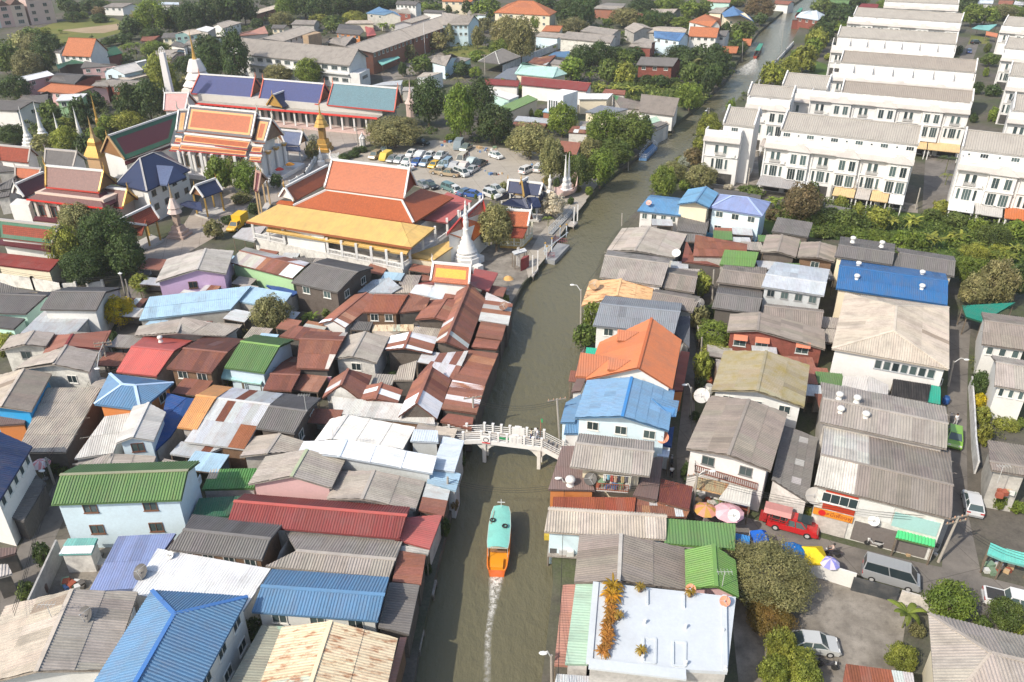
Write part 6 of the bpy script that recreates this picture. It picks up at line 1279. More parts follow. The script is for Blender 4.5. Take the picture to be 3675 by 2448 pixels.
def put_tree(T,kind,x0,y0,x1,y1,hue):
 cx,cy=(x0+x1)/2,(y0+y1)/2;nx,ny=nat(T,cx,cy)
 if nx<-150 or nx>3830 or ny<-80:return
 s=TL[T][2];al=rad(PITCH)+math.atan((ny-1224)/FPX)
 P=q(T,cx,cy,3.);a=(x1-x0)/2*s*mpp(P);hh=(y1-y0)/2*s*mpp(P)
 c=math.sqrt(max(.2,hh*hh-(a*math.sin(al))**2))/math.cos(al);c=min(max(c,.5*a),1.9*a)
 lift=.3*c if kind=='r' else 0.
 P=q(T,cx,cy,c*.92+lift);zc=P.z;g=Vector((P.x,P.y,0))
 rpx=a/mpp(P)*1024/3675;name={'r':'tree','s':'shrub','b':'banana_plant','p':'palm_tree','o':'potted_palm','1':'banana_plant'}[kind]
 root=thing(name,None,None,g)
 col=jit(tuple(min(.6,k*1.45)for k in HUE[hue][1]),.12)
 def child(nm,me,loc,sc,rz,cl):
  o=bpy.data.objects.new(nm,me);COL.objects.link(o);o.parent=root;o.location=loc;o.scale=sc;o.rotation_euler=(0,0,rz);o.color=(*cl,1);return o
 rz=RND.uniform(0,6.28)
 if kind in 'rs':
  SCL=1.3 if rpx<14 else 1.18
  lod='far' if rpx<11 else 'mid' if rpx<24 else 'near' if rpx<40 else 'xl'
  child('crown',RND.choice(CROWN[lod]),(0,0,zc),(a*SCL,a*SCL*RND.uniform(.92,1.1),c*SCL),rz,col)
  tr=child('trunk',TRUNK,(0,0,0),(max(1.2,a*1.2),)*2+(max(1.,zc+c*.3),),rz,(.2,.15,.11))
 else:
  me,tm=BAN1 if kind=='1' else RND.choice(BANANA)if kind=='b' else PALM[0]if kind=='p' else PALM1
  bh={'b':4.3,'1':4.3,'p':7.5,'o':4.}[kind];hz=max(.5,(zc+c)/bh);wz=max(.5,a/(2.9 if kind!='b' else 3.2))*1.3;k=(hz+wz)/2*1.1
  child('leaves' if kind!='p' else 'fronds',me,(0,0,0),(wz,wz,k),rz,col);child('stem',tm,(0,0,0),(wz,wz,k),rz,(.16,.17,.07))
 PEND.append((root,name.replace('_',' ').replace('potted palm','small palm'),HUE[hue][0],nx,ny,a,c))
TREES='''a1 r1460 40 1760 330 2|r1280 200 1460 390 1|r1730 100 1950 330 1|r1880 80 2110 330 1|r2050 50 2250 300 1|r2180 -50 2400 230 1|s1480 330 1720 400 1|r130 360 330 560 3|r250 380 480 580 3|r380 390 640 640 1|r0 480 200 760 0|r150 560 420 800 3|r330 580 520 770 0|r0 820 290 1040 1|p1350 430 1500 650 2|b1230 560 1340 680 2|b1250 430 1400 560 2|r1560 590 1760 850 4|r1620 650 1850 1000 4|r1850 600 2100 780 1|r2060 390 2354 680 1|r2100 500 2354 790 1|r1250 920 1500 1270 1|r1400 880 1720 1250 1|s1180 1180 1520 1400 4|r880 970 1070 1150 1|p380 1000 520 1200 1|r430 1090 620 1300 0|r760 1060 940 1350 1|p600 1130 780 1340 1|r680 20 840 140 1|r860 0 1080 130 1|r1000 10 1180 100 0|r690 130 840 220 1|s820 130 920 200 2|r1380 130 1480 240 3|r620 -40 760 120 1|s980 150 1120 240 1|r-20 540 120 700 3|r1080 400 1200 480 1|r1190 360 1370 460 1|s200 320 420 400 0|s350 300 520 380 4|r0 560 90 800 1|b1240 520 1330 640 2|r1900 820 2060 980 3|r1500 860 1640 1000 1|s940 1350 1120 1471 2|r230 560 330 740 1|s1500 470 1760 550 2|r1640 420 1720 480 1|r980 80 1100 180 5|b600 290 690 360 2
b1 r560 40 830 300 4|r820 120 1010 380 1|r360 100 560 280 3|r0 0 260 190 1|r970 50 1110 230 2|r620 830 980 1150 3|r530 1080 860 1540 4|r880 900 1400 1480 1|r1150 1150 1520 1600 1|r640 1280 1150 1680 1|r2170 1000 2330 1190 3|r2200 355 2420 680 2|s20 500 140 560 2|s1340 0 1500 60 2|r420 -60 640 120 0|r1050 -100 1200 60 2|r600 -80 780 60 4
b2 r10 330 250 560 3|r110 400 370 700 2|r500 520 620 660 1|s100 710 290 830 3|r880 180 1000 350 3|r880 100 1000 190 6|s1370 230 1440 300 1|s270 820 380 940 1|s0 950 140 1050 1|s1230 300 1340 370 1|s1330 270 1440 340 1|s1430 220 1520 290 1|r1530 -90 2090 215 3
a2 r0 380 240 790 1|r440 690 700 860 3|r770 640 1030 880 2|r1860 640 1930 820 1|r1890 480 2020 620 3|r2190 360 2354 520 3|r2000 600 2200 760 0|r510 140 740 270 3|r560 -40 800 170 2|r720 -60 1000 160 1|r900 -60 1180 170 1|r1080 -60 1360 170 1|r1280 -60 1560 150 1|r1480 -60 1760 120 1|r1660 -40 1830 100 1|r-20 -40 170 230 1|r120 -20 320 220 1|b400 150 520 250 2|r1080 180 1250 330 0|r1160 170 1260 260 1|r1500 140 1620 230 1|b1600 200 1750 340 2|b1740 210 1900 340 2|r1380 390 1480 450 2|r2020 40 2200 130 2|r2000 860 2330 1270 1|s1900 850 2030 920 0|s2230 680 2354 770 1|r300 200 420 300 1|s930 170 1100 220 4|s1260 160 1500 220 4|r2200 40 2310 110 2|s80 320 160 370 1
a3 p60 800 200 1000 3|r0 930 300 1420 2|r220 850 510 1200 1|r330 1120 700 1471 1|r690 1310 1090 1640 3|r1100 1115 1360 1410 2|r500 220 760 500 3|r660 230 930 600 3|s480 420 720 580 2|r280 300 390 490 3|r320 200 470 330 3|r1160 10 1380 220 1|r1330 20 1560 250 1|r1200 100 1420 260 1|r1750 100 2060 270 3|r1930 10 2200 140 1|r2050 140 2300 300 0|s1200 220 1480 330 3|r1310 500 1540 720 1|r1480 470 1750 700 1|r1690 500 1880 640 1|r1880 510 2090 640 1|r1810 540 1970 700 0|r1220 620 1430 840 2|b1310 690 1450 870 2|b1440 690 1590 870 2|r1630 640 1820 860 0|r1790 680 1990 880 4|b1560 860 1750 1000 4|b1720 870 1900 1010 4|b1880 890 2120 1030 4|s2050 800 2200 900 1|r2180 800 2354 910 1|r90 660 250 800 1|r250 710 370 820 2|r560 840 660 970 2|s750 910 840 1000 2|s860 910 980 1020 2|s980 920 1060 1010 0|s260 540 420 650 2|r900 170 1000 310 2|r180 20 280 150 1|r280 40 480 210 2|s940 1160 1030 1240 2|r700 150 880 220 1|r-20 280 80 460 3|s0 660 40 800 0|s2080 1130 2354 1220 2|r940 -20 1160 90 1|s1660 200 1760 260 2|r1280 -40 1640 60 1|b1820 290 1900 390 2|r2200 0 2354 130 2|r0 60 60 150 1|r380 0 560 140 2|s860 1150 920 1230 4
a4 r0 130 230 300 1|r210 140 360 280 1|r330 190 510 300 2|r430 30 620 190 2|r590 20 740 180 0|r160 -30 430 100 2|r830 250 960 400 1|r970 240 1180 430 0|r980 330 1080 460 2|s890 560 960 640 3|r280 500 540 620 1|r380 570 560 760 1|r520 500 720 700 1|r680 490 900 720 1|r640 560 940 850 1|r440 680 640 880 0|r700 700 850 930 1|p560 580 720 840 3|r400 900 640 1140 2|s0 830 100 900 0|s110 800 240 910 2|s290 830 400 910 1|r1290 680 1480 900 4|r1430 640 1660 860 4|r1560 540 1700 720 2|r1620 500 1830 740 4|r1740 420 1900 580 2|r1800 250 2030 450 1|r1790 320 1960 520 4|r1980 100 2200 300 1|o2080 60 2180 140 2|r1860 180 2000 280 1|s600 1210 840 1471 4|r1100 -20 1390 180 5|r1190 150 1330 260 1|r930 -10 1080 60 3|s900 1060 1000 1240 2|b110 540 220 620 2|r640 760 760 1010 1|r480 10 560 60 1|s30 1130 330 1220 4|r-20 1240 110 1480 1|r930 430 1110 560 1|r1740 350 1830 470 4|s1940 570 2030 640 4|s1770 680 1840 760 2|r0 0 150 130 1|r860 -60 1100 30 2|r2180 -10 2354 100 1|r2000 230 2200 330 2
b4 r120 450 370 750 2|r200 390 480 580 3|s400 330 560 440 6|r470 410 800 660 3|s410 580 520 690 2|r480 250 640 420 5|s560 130 680 260 4|s370 330 470 400 4|r1510 620 1890 1000 5|s1050 640 1280 760 0|b1290 690 1500 900 2|s1320 880 1500 1010 5|r1640 830 1800 1010 0|s1560 1370 1660 1460 4|s880 620 970 680 9|s1650 850 2000 1020 0
b5 r230 880 420 1040 1|r400 900 600 1100 0|r560 820 660 960 4|r590 960 800 1120 0|r700 880 900 1100 4|r1410 790 1580 930 4|p1430 340 1640 560 1|o1440 480 1640 640 4|b850 880 1080 1120 4|b1060 890 1310 1120 4|b1280 1040 1540 1340 4|b1500 1040 1770 1300 4|b2210 1120 2400 1420 4|s970 1120 1150 1330 2|s1120 1130 1300 1330 2|r1540 920 1750 1080 0|s1760 990 1960 1200 2|r1880 1040 2200 1300 0|r2170 1010 2400 1200 2|s1700 1250 1960 1440 4|s300 1060 500 1160 0|s150 1070 320 1200 0|s480 1110 720 1200 2|s700 1130 960 1240 2|s1300 880 1460 1010 0|s1560 1150 1760 1300 2|s1960 1260 2220 1400 4|s1360 230 1460 310 2|s360 750 480 900 4|r0 620 160 900 0|b2100 1330 2300 1471 4|s1650 1080 1800 1200 1
a5 r120 0 330 130 0|s330 60 550 140 1|r1730 60 1900 250 2|r1850 90 2050 250 2|r1990 70 2250 190 3|r1640 -20 1760 140 1|s2120 100 2354 160 2|r1920 570 2075 690 0|s1820 870 1910 1000 1|s1790 1200 1860 1300 1|s1985 1140 2070 1290 2|s1630 490 1700 580 1|s1930 690 1980 840 2|s1950 900 2100 1020 1|p1840 0 1960 100 1|r1750 -40 1860 90 1|s2200 20 2354 120 2|r1100 -30 1300 30 1|r560 -40 720 40 2|r800 10 880 90 2|s1940 460 2000 560 0|r1500 -40 1660 20 1|b2180 80 2260 150 4
c6 r1640 80 1920 340 2|r1690 240 2010 580 3|r1890 100 2260 560 3|r1940 400 2150 590 1|r2220 150 2400 480 1|s1810 1280 1960 1480 1|s270 770 370 860 1|s2000 0 2200 130 4
c4 r580 520 740 860 2|r480 780 700 1010 0|s680 860 790 960 2|r1700 240 1910 480 4|r1690 590 1870 830 3|r1800 580 2070 740 1|r1760 730 2140 1040 2|r1840 980 2110 1200 4|r1740 1080 1920 1380 4|s1760 1340 1860 1471 1|s1720 60 1840 190 4
d4 s1600 900 1730 1140 1|s1700 380 1800 460 1|s1730 180 1800 240 7
c1 r1080 480 1410 790 7|r1390 250 1570 430 4|o1390 380 1590 530 2|s1120 870 1280 1050 1|s0 850 200 1010 4|s0 1060 50 1120 4
c2 s590 280 860 420 2|s820 245 1080 400 3|r1190 470 1590 860 3|b1690 590 1870 800 2|s1000 850 1150 920 3|s1930 590 2050 700 0|s1690 480 1840 590 7|s880 1340 980 1410 4
c3 s480 800 600 870 0|s2050 460 2140 550 4|s860 1270 960 1370 1
e2 s170 560 280 680 1|s1230 0 1290 130 1|s1160 260 1195 320 1
e1 s430 845 530 920 2|s100 360 180 465 0|s190 140 270 280 1
b3 r355 840 710 1285 3|r1000 720 1230 960 9|o1010 920 1150 1080 2|s570 600 650 690 3|s1475 650 1550 740 2|s300 725 330 780 2|s480 725 520 790 2|s130 680 165 740 2|r1000 170 1240 560 3|r1200 310 1420 560 2|r1380 150 1640 420 3|r1250 330 1560 650 0|r1480 260 1790 620 2|r1500 -130 1850 250 2|r1750 -110 2150 260 0|r1600 150 1980 420 0|s0 90 120 160 2|s1020 540 1110 640 3|s1140 560 1200 670 1|s1350 650 1430 710 3|r630 120 780 250 3|s1290 760 1350 840 1
e5 r140 300 720 735 3|r290 690 590 860 8|s180 110 200 130 2|s510 95 580 145 2|s640 120 690 200 4|s130 65 160 95 4
e6 s-40 600 120 800 4|s20 690 250 900 4|s-80 740 90 920 4|s100 780 260 950 4|1610 360 845 640 2|r830 350 1070 580 2|r1160 440 1345 620 0|s890 490 990 560 0|s615 690 760 830 4|s740 590 810 640 3|s1290 580 1345 640 4|s1080 560 1160 600 0
d6 s1810 0 1960 240 1|s1820 180 1960 340 7|s1850 330 2000 520 4|s1860 520 2000 740 4|s2080 340 2220 450 7|s2040 1240 2150 1420 2|s2200 1310 2354 1450 2|s2050 430 2300 560 4|s2200 430 2354 530 2
d1 s440 880 690 1000 1|s620 990 720 1040 0
d3 s1180 560 1260 610 4|s1300 780 1380 1000 1|s1230 1300 1310 1420 5'''
for ln in TREES.split('\n'):
 T_,rest=ln.split(' ',1)
 for it in rest.split('|'):
  k=it[0];v=[int(x)for x in it[1:].split()];put_tree(T_,k,*v)
ORD=['first','second','third','fourth','fifth','sixth','seventh','eighth','ninth','tenth','eleventh','twelfth','thirteenth','fourteenth','fifteenth']
def auto_labels(items,cat):
 """describe each plant by colour, kind and the landmark it stands beside; order from the left where several match"""
 seen={}
 for it in items:
  root,kind,hue,nx,ny,a,c=it
  n,(lx,ly)=min(LNAT,key=lambda t:(t[1][0]-nx)**2+((t[1][1]-ny)*1.6)**2)
  dx,dy=nx-lx,(ny-ly)*1.6
  rel='right of' if dx>abs(dy)else 'left of' if-dx>abs(dy)else 'in front of' if dy>0 else 'behind'
  seen.setdefault((hue,kind,rel,n),[]).append((nx,root))
 for(hue,kind,rel,n),L in seen.items():
  L.sort(key=lambda t:t[0]);k=len(L)
  for i,(_,r)in enumerate(L):
   t='%s %s %s %s'%(hue,kind,rel,n)
   if k==2:t=('leftmost of two ' if i==0 else 'rightmost of two ')+'%s %ss %s %s'%(hue,kind,rel,n)
   elif k>2:t='%s from left, %s %s %s %s'%(ORD[i],hue,kind,rel,n)
   tag(r,t,kind.split()[-1],'trees and plants among the houses')
auto_labels(PEND,'tree')
def thicket(label,T,pts,n,h,cols,seed,s=.3):
 """undergrowth nobody could count: leaf clumps spread over a patch of ground"""
 R=random.Random(seed);P=[q(T,x,y,0).xy for x,y in pts];x0,x1=min(p.x for p in P),max(p.x for p in P);y0,y1=min(p.y for p in P),max(p.y for p in P);V,F,A=[],[],[]
 def inside(x,y):
  c=False
  for i in range(len(P)):
   a,b=P[i],P[i-1]
   if(a.y>y)!=(b.y>y)and x<(b.x-a.x)*(y-a.y)/(b.y-a.y)+a.x:c=not c
  return c
 for _ in range(n):
  x,y=R.uniform(x0,x1),R.uniform(y0,y1)
  if not inside(x,y):continue
  H_=h*(.35+.65*(.5+.5*math.sin(x*.31+seed)*math.sin(y*.27+seed*2)))*R.uniform(.6,1.2);r=R.uniform(.5,1.3)*min(1.4,.5+h*.3);ct=R.uniform(.65,1.35)
  for k in range(26):
   d=Vector((R.gauss(0,1),R.gauss(0,1),abs(R.gauss(0,1)))).normalized();p=Vector((x,y,max(.05,H_-r*.6)))+d*r*R.uniform(.7,1.1);nr=(d+Vector((R.gauss(0,.5),R.gauss(0,.5),R.gauss(.3,.4)))).normalized();a=nr.orthogonal().normalized();b=nr.cross(a);t=R.uniform(0,6.28);a,b=a*math.cos(t)+b*math.sin(t),b*math.cos(t)-a*math.sin(t)
   z=s*R.uniform(.6,1.4);i=len(V);V+=[p-a*z,p-b*z*.55,p+a*z,p+b*z*.55];F.append((i,i+1,i+2,i+3));A+=[ct*R.uniform(.75,1.25)]*4
 o=mobj('undergrowth',V,F,'foliage',None,cols,raw=True);at=o.data.attributes.new('tint','FLOAT','POINT');at.data.foreach_set('value',A);tag(o,label,'undergrowth',kind='stuff')
thicket('tangled green weeds in the strip below the townhouses','f',[(1770,520),(1790,480),(1900,470),(2100,500),(2354,530),(2450,560),(2450,690),(2240,640),(2010,560),(1870,550)],1500,2.2,(.115,.16,.03),1,.22)
thicket('tall reeds and banana scrub beside the upper canal','f',[(1340,200),(1480,185),(1600,205),(1630,225),(1590,250),(1500,238),(1380,225)],500,2.0,(.16,.20,.045),2,.35)
thicket('garden scrub around the red plank house','f',[(1290,140),(1450,120),(1690,150),(1680,190),(1600,205),(1440,200),(1290,180)],420,2.6,(.08,.12,.028),3,.4)
thicket('garden greenery between the houses at the top left','f',[(0,100),(240,100),(420,70),(760,50),(760,90),(560,110),(420,140),(380,180),(180,150),(0,190)],900,2.6,(.085,.12,.03),4,.45)
thicket('scrub at the foot of the temple trees on the left','f',[(0,240),(120,230),(250,220),(370,230),(330,290),(230,320),(100,340),(0,330)],380,2.2,(.09,.12,.03),5,.35)
thicket('dark woodland floor at the top edge','f',[(420,60),(700,40),(1130,40),(1130,0),(700,-10),(420,10)],700,4.0,(.05,.08,.02),6,.55)
thicket('greenery between houses at the top centre','f',[(1090,90),(1300,60),(1560,30),(1740,10),(1740,60),(1560,80),(1380,110),(1130,130)],600,2.4,(.09,.13,.03),7,.45)
thicket('hedge greenery behind the car park','f',[(880,330),(930,300),(1080,300),(1240,320),(1330,340),(1320,365),(1230,350),(1080,330),(960,322)],220,1.6,(.09,.13,.03),8,.3)
thicket('green verge along the right bank of the upper canal','f',[(1560,345),(1640,270),(1720,200),(1780,150),(1830,110),(1850,120),(1790,180),(1750,230),(1700,250),(1640,330),(1590,400),(1520,440)],420,1.4,(.13,.16,.04),9,.3)
thicket('garden plants at the right edge beside the lane','f',[(2240,830),(2262,830),(2275,950),(2300,1010),(2262,1020),(2246,940)],160,1.6,(.17,.18,.04),10,.14)
thicket('scrub around the school gardens','f',[(900,110),(1100,80),(1120,130),(1000,200),(920,180)],200,1.8,(.10,.13,.035),11,.35)
# ------------------------------------------------------------- footbridge, boats, landings
def ztop(base,T,x,y):
 """height at which the sight line through (x, y) passes over a base point"""
 u,v=nat(T,x,y);b=-(v-1224)/FPX;k=(-_s+b*_c)/(_c+b*_s);return CAM_H+k*base.y
def bridge():
 z=2.3;N1,N2=q('d3',1550,585,z+1.15),q('d3',2190,660,z+1.15);F1,F2=q('d3',1595,495,z+1.15),q('d3',2210,570,z+1.15)
 d=((N2-N1)+(F2-F1)).normalized();d.z=0;n=Vector((d.y,-d.x,0));w=abs(((N1+N2)/2-(F1+F2)/2).dot(n));L=(N2-N1).length
 o=(N1+N2)/2+n*(-w/2);o.z=0
 r=thing('footbridge','white concrete footbridge with post rails arching over the canal','bridge',(o.x,o.y,-1))
 def pt(s,side,zz):p=o+d*s+n*(side*w/2);return Vector((p.x,p.y,zz))
 hs=L/2;LL,RL=9.,4.6;zl,zr_=.55,.1
 prof=[(-hs-LL,zl),(-hs,z),(hs,z),(hs+RL,zr_)]
 m=MB()
 for(s0,z0),(s1,z1)in zip(prof[:2],prof[1:3]):m.slab([pt(s0,1,z0),pt(s1,1,z1),pt(s1,-1,z1),pt(s0,-1,z0)],.35)
 m.build('deck','concrete',r,(.33,.30,.27))
 for k in range(9):
  s=hs+RL*(k+.5)/9;zz=z-(z-zr_)*(k+.7)/9;MB().box(o+d*s+Vector((0,0,zz)),(RL/9+.05,w,.3),ax=(d,n,UP)).build('step','concrete',r,(.32,.29,.26))
 for sd in(1,-1):
  g=MB()
  for(s0,z0),(s1,z1)in zip(prof[:-1],prof[1:]):g.beam(pt(s0,sd,z0-.25),pt(s1,sd,z1-.25),.22,.55)
  g.build('edge_beam','wall_paint',r,WT)
  st=[-hs-LL+.3+k*(LL-.3)/4 for k in range(4)]+[-hs+L*k/7 for k in range(8)]+[hs+RL*k/2 for k in(1,2)]
  def zz(s):return zl+(z-zl)*(s+hs+LL)/LL if s<-hs else z if s<=hs else z-(z-zr_)*(s-hs)/RL
  for s in st:
   p=MB();p.box(pt(s,sd,zz(s)+.55),(.22,.22,1.15),ax=(d,n,UP));p.box(pt(s,sd,zz(s)+1.16),(.3,.3,.12),ax=(d,n,UP));p.build('post','wall_paint',r,WT)
  for a,b in zip(st[:-1],st[1:]):
   for h in(.3,.58,.86):MB().beam(pt(a+.13,sd,zz(a+.13)+h),pt(b-.13,sd,zz(b-.13)+h),.06,.07).build('rail','wall_paint',r,WT)
  c=pt(L*.07,sd,z+.55);p=MB();p.box(c,(1.5,.18,1.0),ax=(d,n,UP));p.box(c+UP*.58,(.8,.16,.22),ax=(d,n,UP));p.build('crest_panel','wall_paint',r,WT)
  for k in(-1,0,1):MB().box(c+d*(k*.42)+n*(sd*.1),(.24,.06,.62),ax=(d,n,UP)).build('crest_relief','wall_paint',r,(.62,.61,.6))
  for s in(-hs+.3,hs-.3):
   p=MB();p.box(pt(s,sd*.8,(z-2.4)/2),(.4,.4,z+2.4),ax=(d,n,UP))
   for t in(-1,1):p.add([pt(s,sd*.8,z-.5),pt(s+t*1.9,sd*.8,z-.5),pt(s+t*.9,sd*.8,z-.95),pt(s+t*.2,sd*.8,z-1.7)],[[0,1,2,3]])
   p.build('pier','wall_paint',r,(.66,.64,.60))
 s=pt(-hs+.6,1.04,z+.15);MB().box(s+n*.12,(1.0,.06,1.0),ax=(d,n,UP)).build('warning_sign','smooth_paint',r,(.75,.74,.73));MB().tube(s+n*.155,s+n*.17,.34,.34,16).build('warning_disc','smooth_paint',r,(.05,.05,.05));MB().tube(s+n*.175,s+n*.185,.25,.25,16).build('warning_centre','smooth_paint',r,(.7,.7,.7))
 MB().box(s+n*.16-UP*.42,(.95,.04,.14),ax=(d,n,UP)).build('sign_stripe','smooth_paint',r,(.6,.03,.03))
 MB().box(pt(-L*.12,1.06,z+.55),(1.4,.04,.3),ax=(d,n,UP)).build('name_plate','smooth_paint',r,(.03,.25,.1))
 MB().tube(pt(hs-.4,-.9,z),pt(hs-.4,-.9,z+2.6),.03).build('flag_pole','smooth_paint',r,(.5,.2,.1));MB().box(pt(hs-.3,-.9,z+2.5),(.25,.02,.5),ax=(d,n,UP)).build('flag','cloth',r,(.04,.3,.12))
 return o,d,n,z,hs,w
BRG=bridge()
def boat():
 st,bw=q('e3',497,462,-.55),q('e3',524,146,-.1);d=(bw-st);d.z=0;L=d.length;d/=L;n=Vector((d.y,-d.x,0));o=Vector((st.x,st.y,-1.))
 r=thing('passenger_boat','orange passenger boat with a turquoise canopy in the canal','boat',o)
 W_=[(0,.82),(.06,.95),(.3,1.08),(.6,1.12),(.85,.95),(.96,.7),(1.0,.5)]
 def sec(t,k):return o+d*(L*t)+n*k
 V,F,T2=[],[],MB()
 for t,w in W_:
  sh=.15*max(0,(t-.6)/.4)**2
  V+=[sec(t,-w)+UP*(.95+sh),sec(t,-w*.8)+UP*(-.3),sec(t,w*.8)+UP*(-.3),sec(t,w)+UP*(.95+sh)]
 for i in range(len(W_)-1):
  a,b=4*i,4*i+4;F+=[[a,b,b+1,a+1],[a+1,b+1,b+2,a+2],[a+2,b+2,b+3,a+3]]
 F+=[[0,1,2,3],[4*len(W_)-1,4*len(W_)-2,4*len(W_)-3,4*len(W_)-4]]
 mobj('hull',V,F,'car_paint',r,(.72,.14,.02))
 mobj('deck',[sec(t,s*w*.93)+UP*(.82)for t,w in W_ for s in(-1,1)],[[2*i,2*i+2,2*i+3,2*i+1]for i in range(len(W_)-1)],'smooth_paint',r,(.72,.30,.02))
 m=MB()
 for s in(-1,1):
  for i in range(len(W_)-1):m.beam(sec(W_[i][0],s*W_[i][1])+UP*.98,sec(W_[i+1][0],s*W_[i+1][1])+UP*(1.+.1*(i>3)),.12,.12)
 m.build('gunwale','car_paint',r,(.75,.2,.02))
 rf=[(.2,1.0),(.3,1.1),(.6,1.12),(.85,.98),(.96,.78)];V,F=[],[]
 for t,w in rf:
  for k in range(7):a=-1+k/3;V.append(sec(t,w*a)+UP*(2.35+.16*(1-a*a)))
 for i in range(len(rf)-1):F+=[[7*i+k,7*i+7+k,7*i+8+k,7*i+1+k]for k in range(6)]
 cn=mobj('canopy',V,F,'painted_sheet',r,(.22,.55,.47),smooth=True)
 m=MB()
 for s in(-1,1):
  for i in range(len(rf)-1):m.beam(sec(rf[i][0],s*rf[i][1])+UP*2.31,sec(rf[i+1][0],s*rf[i+1][1])+UP*2.31,.07,.09)
 for t,w in(rf[0],rf[-1]):m.beam(sec(t,-w)+UP*2.32,sec(t,w)+UP*2.32,.07,.09)
 m.build('canopy_frame','smooth_paint',cn,(.45,.5,.45))
 for t in(.22,.36,.5,.64,.78,.92):
  w=1.0 if t<.8 else .75
  for s in(-1,1):MB().beam(sec(t,s*w*.96)+UP*.9,sec(t,s*w*.96)+UP*2.3,.05,.05).build('canopy_post','smooth_paint',r,(.5,.5,.45))
 for t in(.32,.42,.52,.62,.72,.82):MB().box(sec(t,0)+UP*1.05,(.4,1.6,.12),ax=(d,n,UP)).build('bench','wood_board',r,(.3,.16,.08))
 for t,k in((.66,-.75),(.56,.55)):
  c=sec(t,k)+UP*2.6;m=MB();P=[]
  for i in range(14):
   A=6.283*i/14
   for j in range(6):B_=6.283*j/6;P.append(c+d*(math.cos(A)*(.24+.08*math.cos(B_)))+n*(math.sin(A)*(.24+.08*math.cos(B_)))+UP*(.08*math.sin(B_)))
  m.add(P,[[6*i+j,6*((i+1)%14)+j,6*((i+1)%14)+(j+1)%6,6*i+(j+1)%6]for i in range(14)for j in range(6)]);m.build('tyre','rubber',cn,(.03,.03,.03),True)
 MB().box(sec(.97,0)+UP*1.35,(.5,1.0,.7),ax=(d,n,UP)).build('bow_housing','car_paint',r,(.68,.10,.03));MB().tube(sec(.92,0)+UP*2.4,sec(.92,0)+UP*3.6,.03).build('mast','smooth_paint',r,(.7,.7,.7));MB().beam(sec(.92,-.4)+UP*3.2,sec(.92,.4)+UP*3.2,.05,.05).build('crossbar','smooth_paint',r,(.7,.7,.7))
 MB().box(sec(.1,0)+UP*.98,(1.2,1.2,.28),ax=(d,n,UP)).build('engine_cover','car_paint',r,(.74,.3,.02));MB().beam(sec(.6,-.9)+UP*2.5,sec(.85,-.7)+UP*2.55,.04,.04).build('boat_hook','smooth_paint',r,(.5,.15,.1))
 return o,d,n
def wake(label,pts,T,z=-.985):
 V,F,A=[],[],[];
 for i,(x0,x1,y,f)in enumerate(pts):
  for k in range(5):t=k/4;V.append(q(T,x0+(x1-x0)*t,y+(0 if k%2 else 6),z));A.append(f*(1-abs(2*t-1)**2))
  if i:b=5*(i-1);F+=[[b+k,b+1+k,b+6+k,b+5+k]for k in range(4)]
 o=mobj('wake_foam',V,F,'foam',None);at=o.data.attributes.new('fade','FLOAT','POINT');at.data.foreach_set('value',A);tag(o,label,'foam',kind='stuff');return o
boat();wake('white foam trail behind the orange boat',[(452,542,462,1.2),(450,535,500,1.15),(452,520,560,.95),(450,500,640,.85),(440,480,720,.75),(428,472,800,.65),(425,470,900,.5),(420,470,1040,.3)],'e3')
wake('fan of white wake behind the far longtail boat',[(1180,1225,620,1.3),(1130,1240,650,1.2),(1060,1250,690,1.1),(1000,1260,730,.9),(990,1220,790,.4)],'a4')
def longtail(label,T,x0,y0,x1,y1):
 a,b=q(T,x0,y0,-.6),q(T,x1,y1,-.6);d=(b-a);d.z=0;L=d.length;d/=L;n=Vector((d.y,-d.x,0));r=thing('longtail_boat',label,'boat',(a.x,a.y,-1));o=Vector((a.x,a.y,-1))
 W_=[(0,.7),(.3,.95),(.7,.8),(1.,.08)];V,F=[],[]
 for t,w in W_:h=.9+1.2*max(0,t-.6)**2*4;V+=[o+d*L*t-n*w+UP*h,o+d*L*t-n*w*.6-UP*.2,o+d*L*t+n*w*.6-UP*.2,o+d*L*t+n*w+UP*h]
 for i in range(3):A,B_=4*i,4*i+4;F+=[[A,B_,B_+1,A+1],[A+1,B_+1,B_+2,A+2],[A+2,B_+2,B_+3,A+3]]
 F.append([0,1,2,3]);mobj('hull',V,F,'wood_board',r,(.3,.05,.03))
 MB().slab([o+d*L*.25-n*1.0+UP*2.1,o+d*L*.85-n*.8+UP*2.2,o+d*L*.85+n*.8+UP*2.2,o+d*L*.25+n*1.0+UP*2.1],.1).build('canopy','painted_sheet',r,(.06,.3,.2))
 for t in(.27,.55,.83):
  for s in(-1,1):MB().tube(o+d*L*t+n*(s*.75)+UP*.8,o+d*L*t+n*(s*.75)+UP*2.1,.03).build('post','smooth_paint',r,(.5,.1,.08))
longtail('red longtail boat with a green canopy speeding up the far canal','a4',1205,608,1275,490);longtail('moored longtail boat with a green roof by the stilt house','a4',1640,180,1700,110)
def deckbox(label,T,pts,z,col=(.33,.30,.27),posts=True,name='jetty',cat='jetty',th=.25,mat='wood_board'):
 P=[q(T,x,y,z)for x,y in pts];c=sum(P,Vector())/len(P);r=thing(name,label,cat,(c.x,c.y,-1));MB().slab(P,th).build('deck',mat,r,col)
 if posts:
  for p in P:t=lerp(p,c,.06);MB().tube((t.x,t.y,-2),(t.x,t.y,z-th),.1).build('stilt','wood_board',r,(.2,.17,.14))
 return r,P
deckbox('upper grey plank jetty on the left bank below the brown roof','e2',[(1140,418),(1206,424),(1222,345),(1150,342)],-.2);deckbox('lower grey plank jetty on the left bank beside the cream roof','e2',[(1055,716),(1132,722),(1155,612),(1065,610)],-.2)
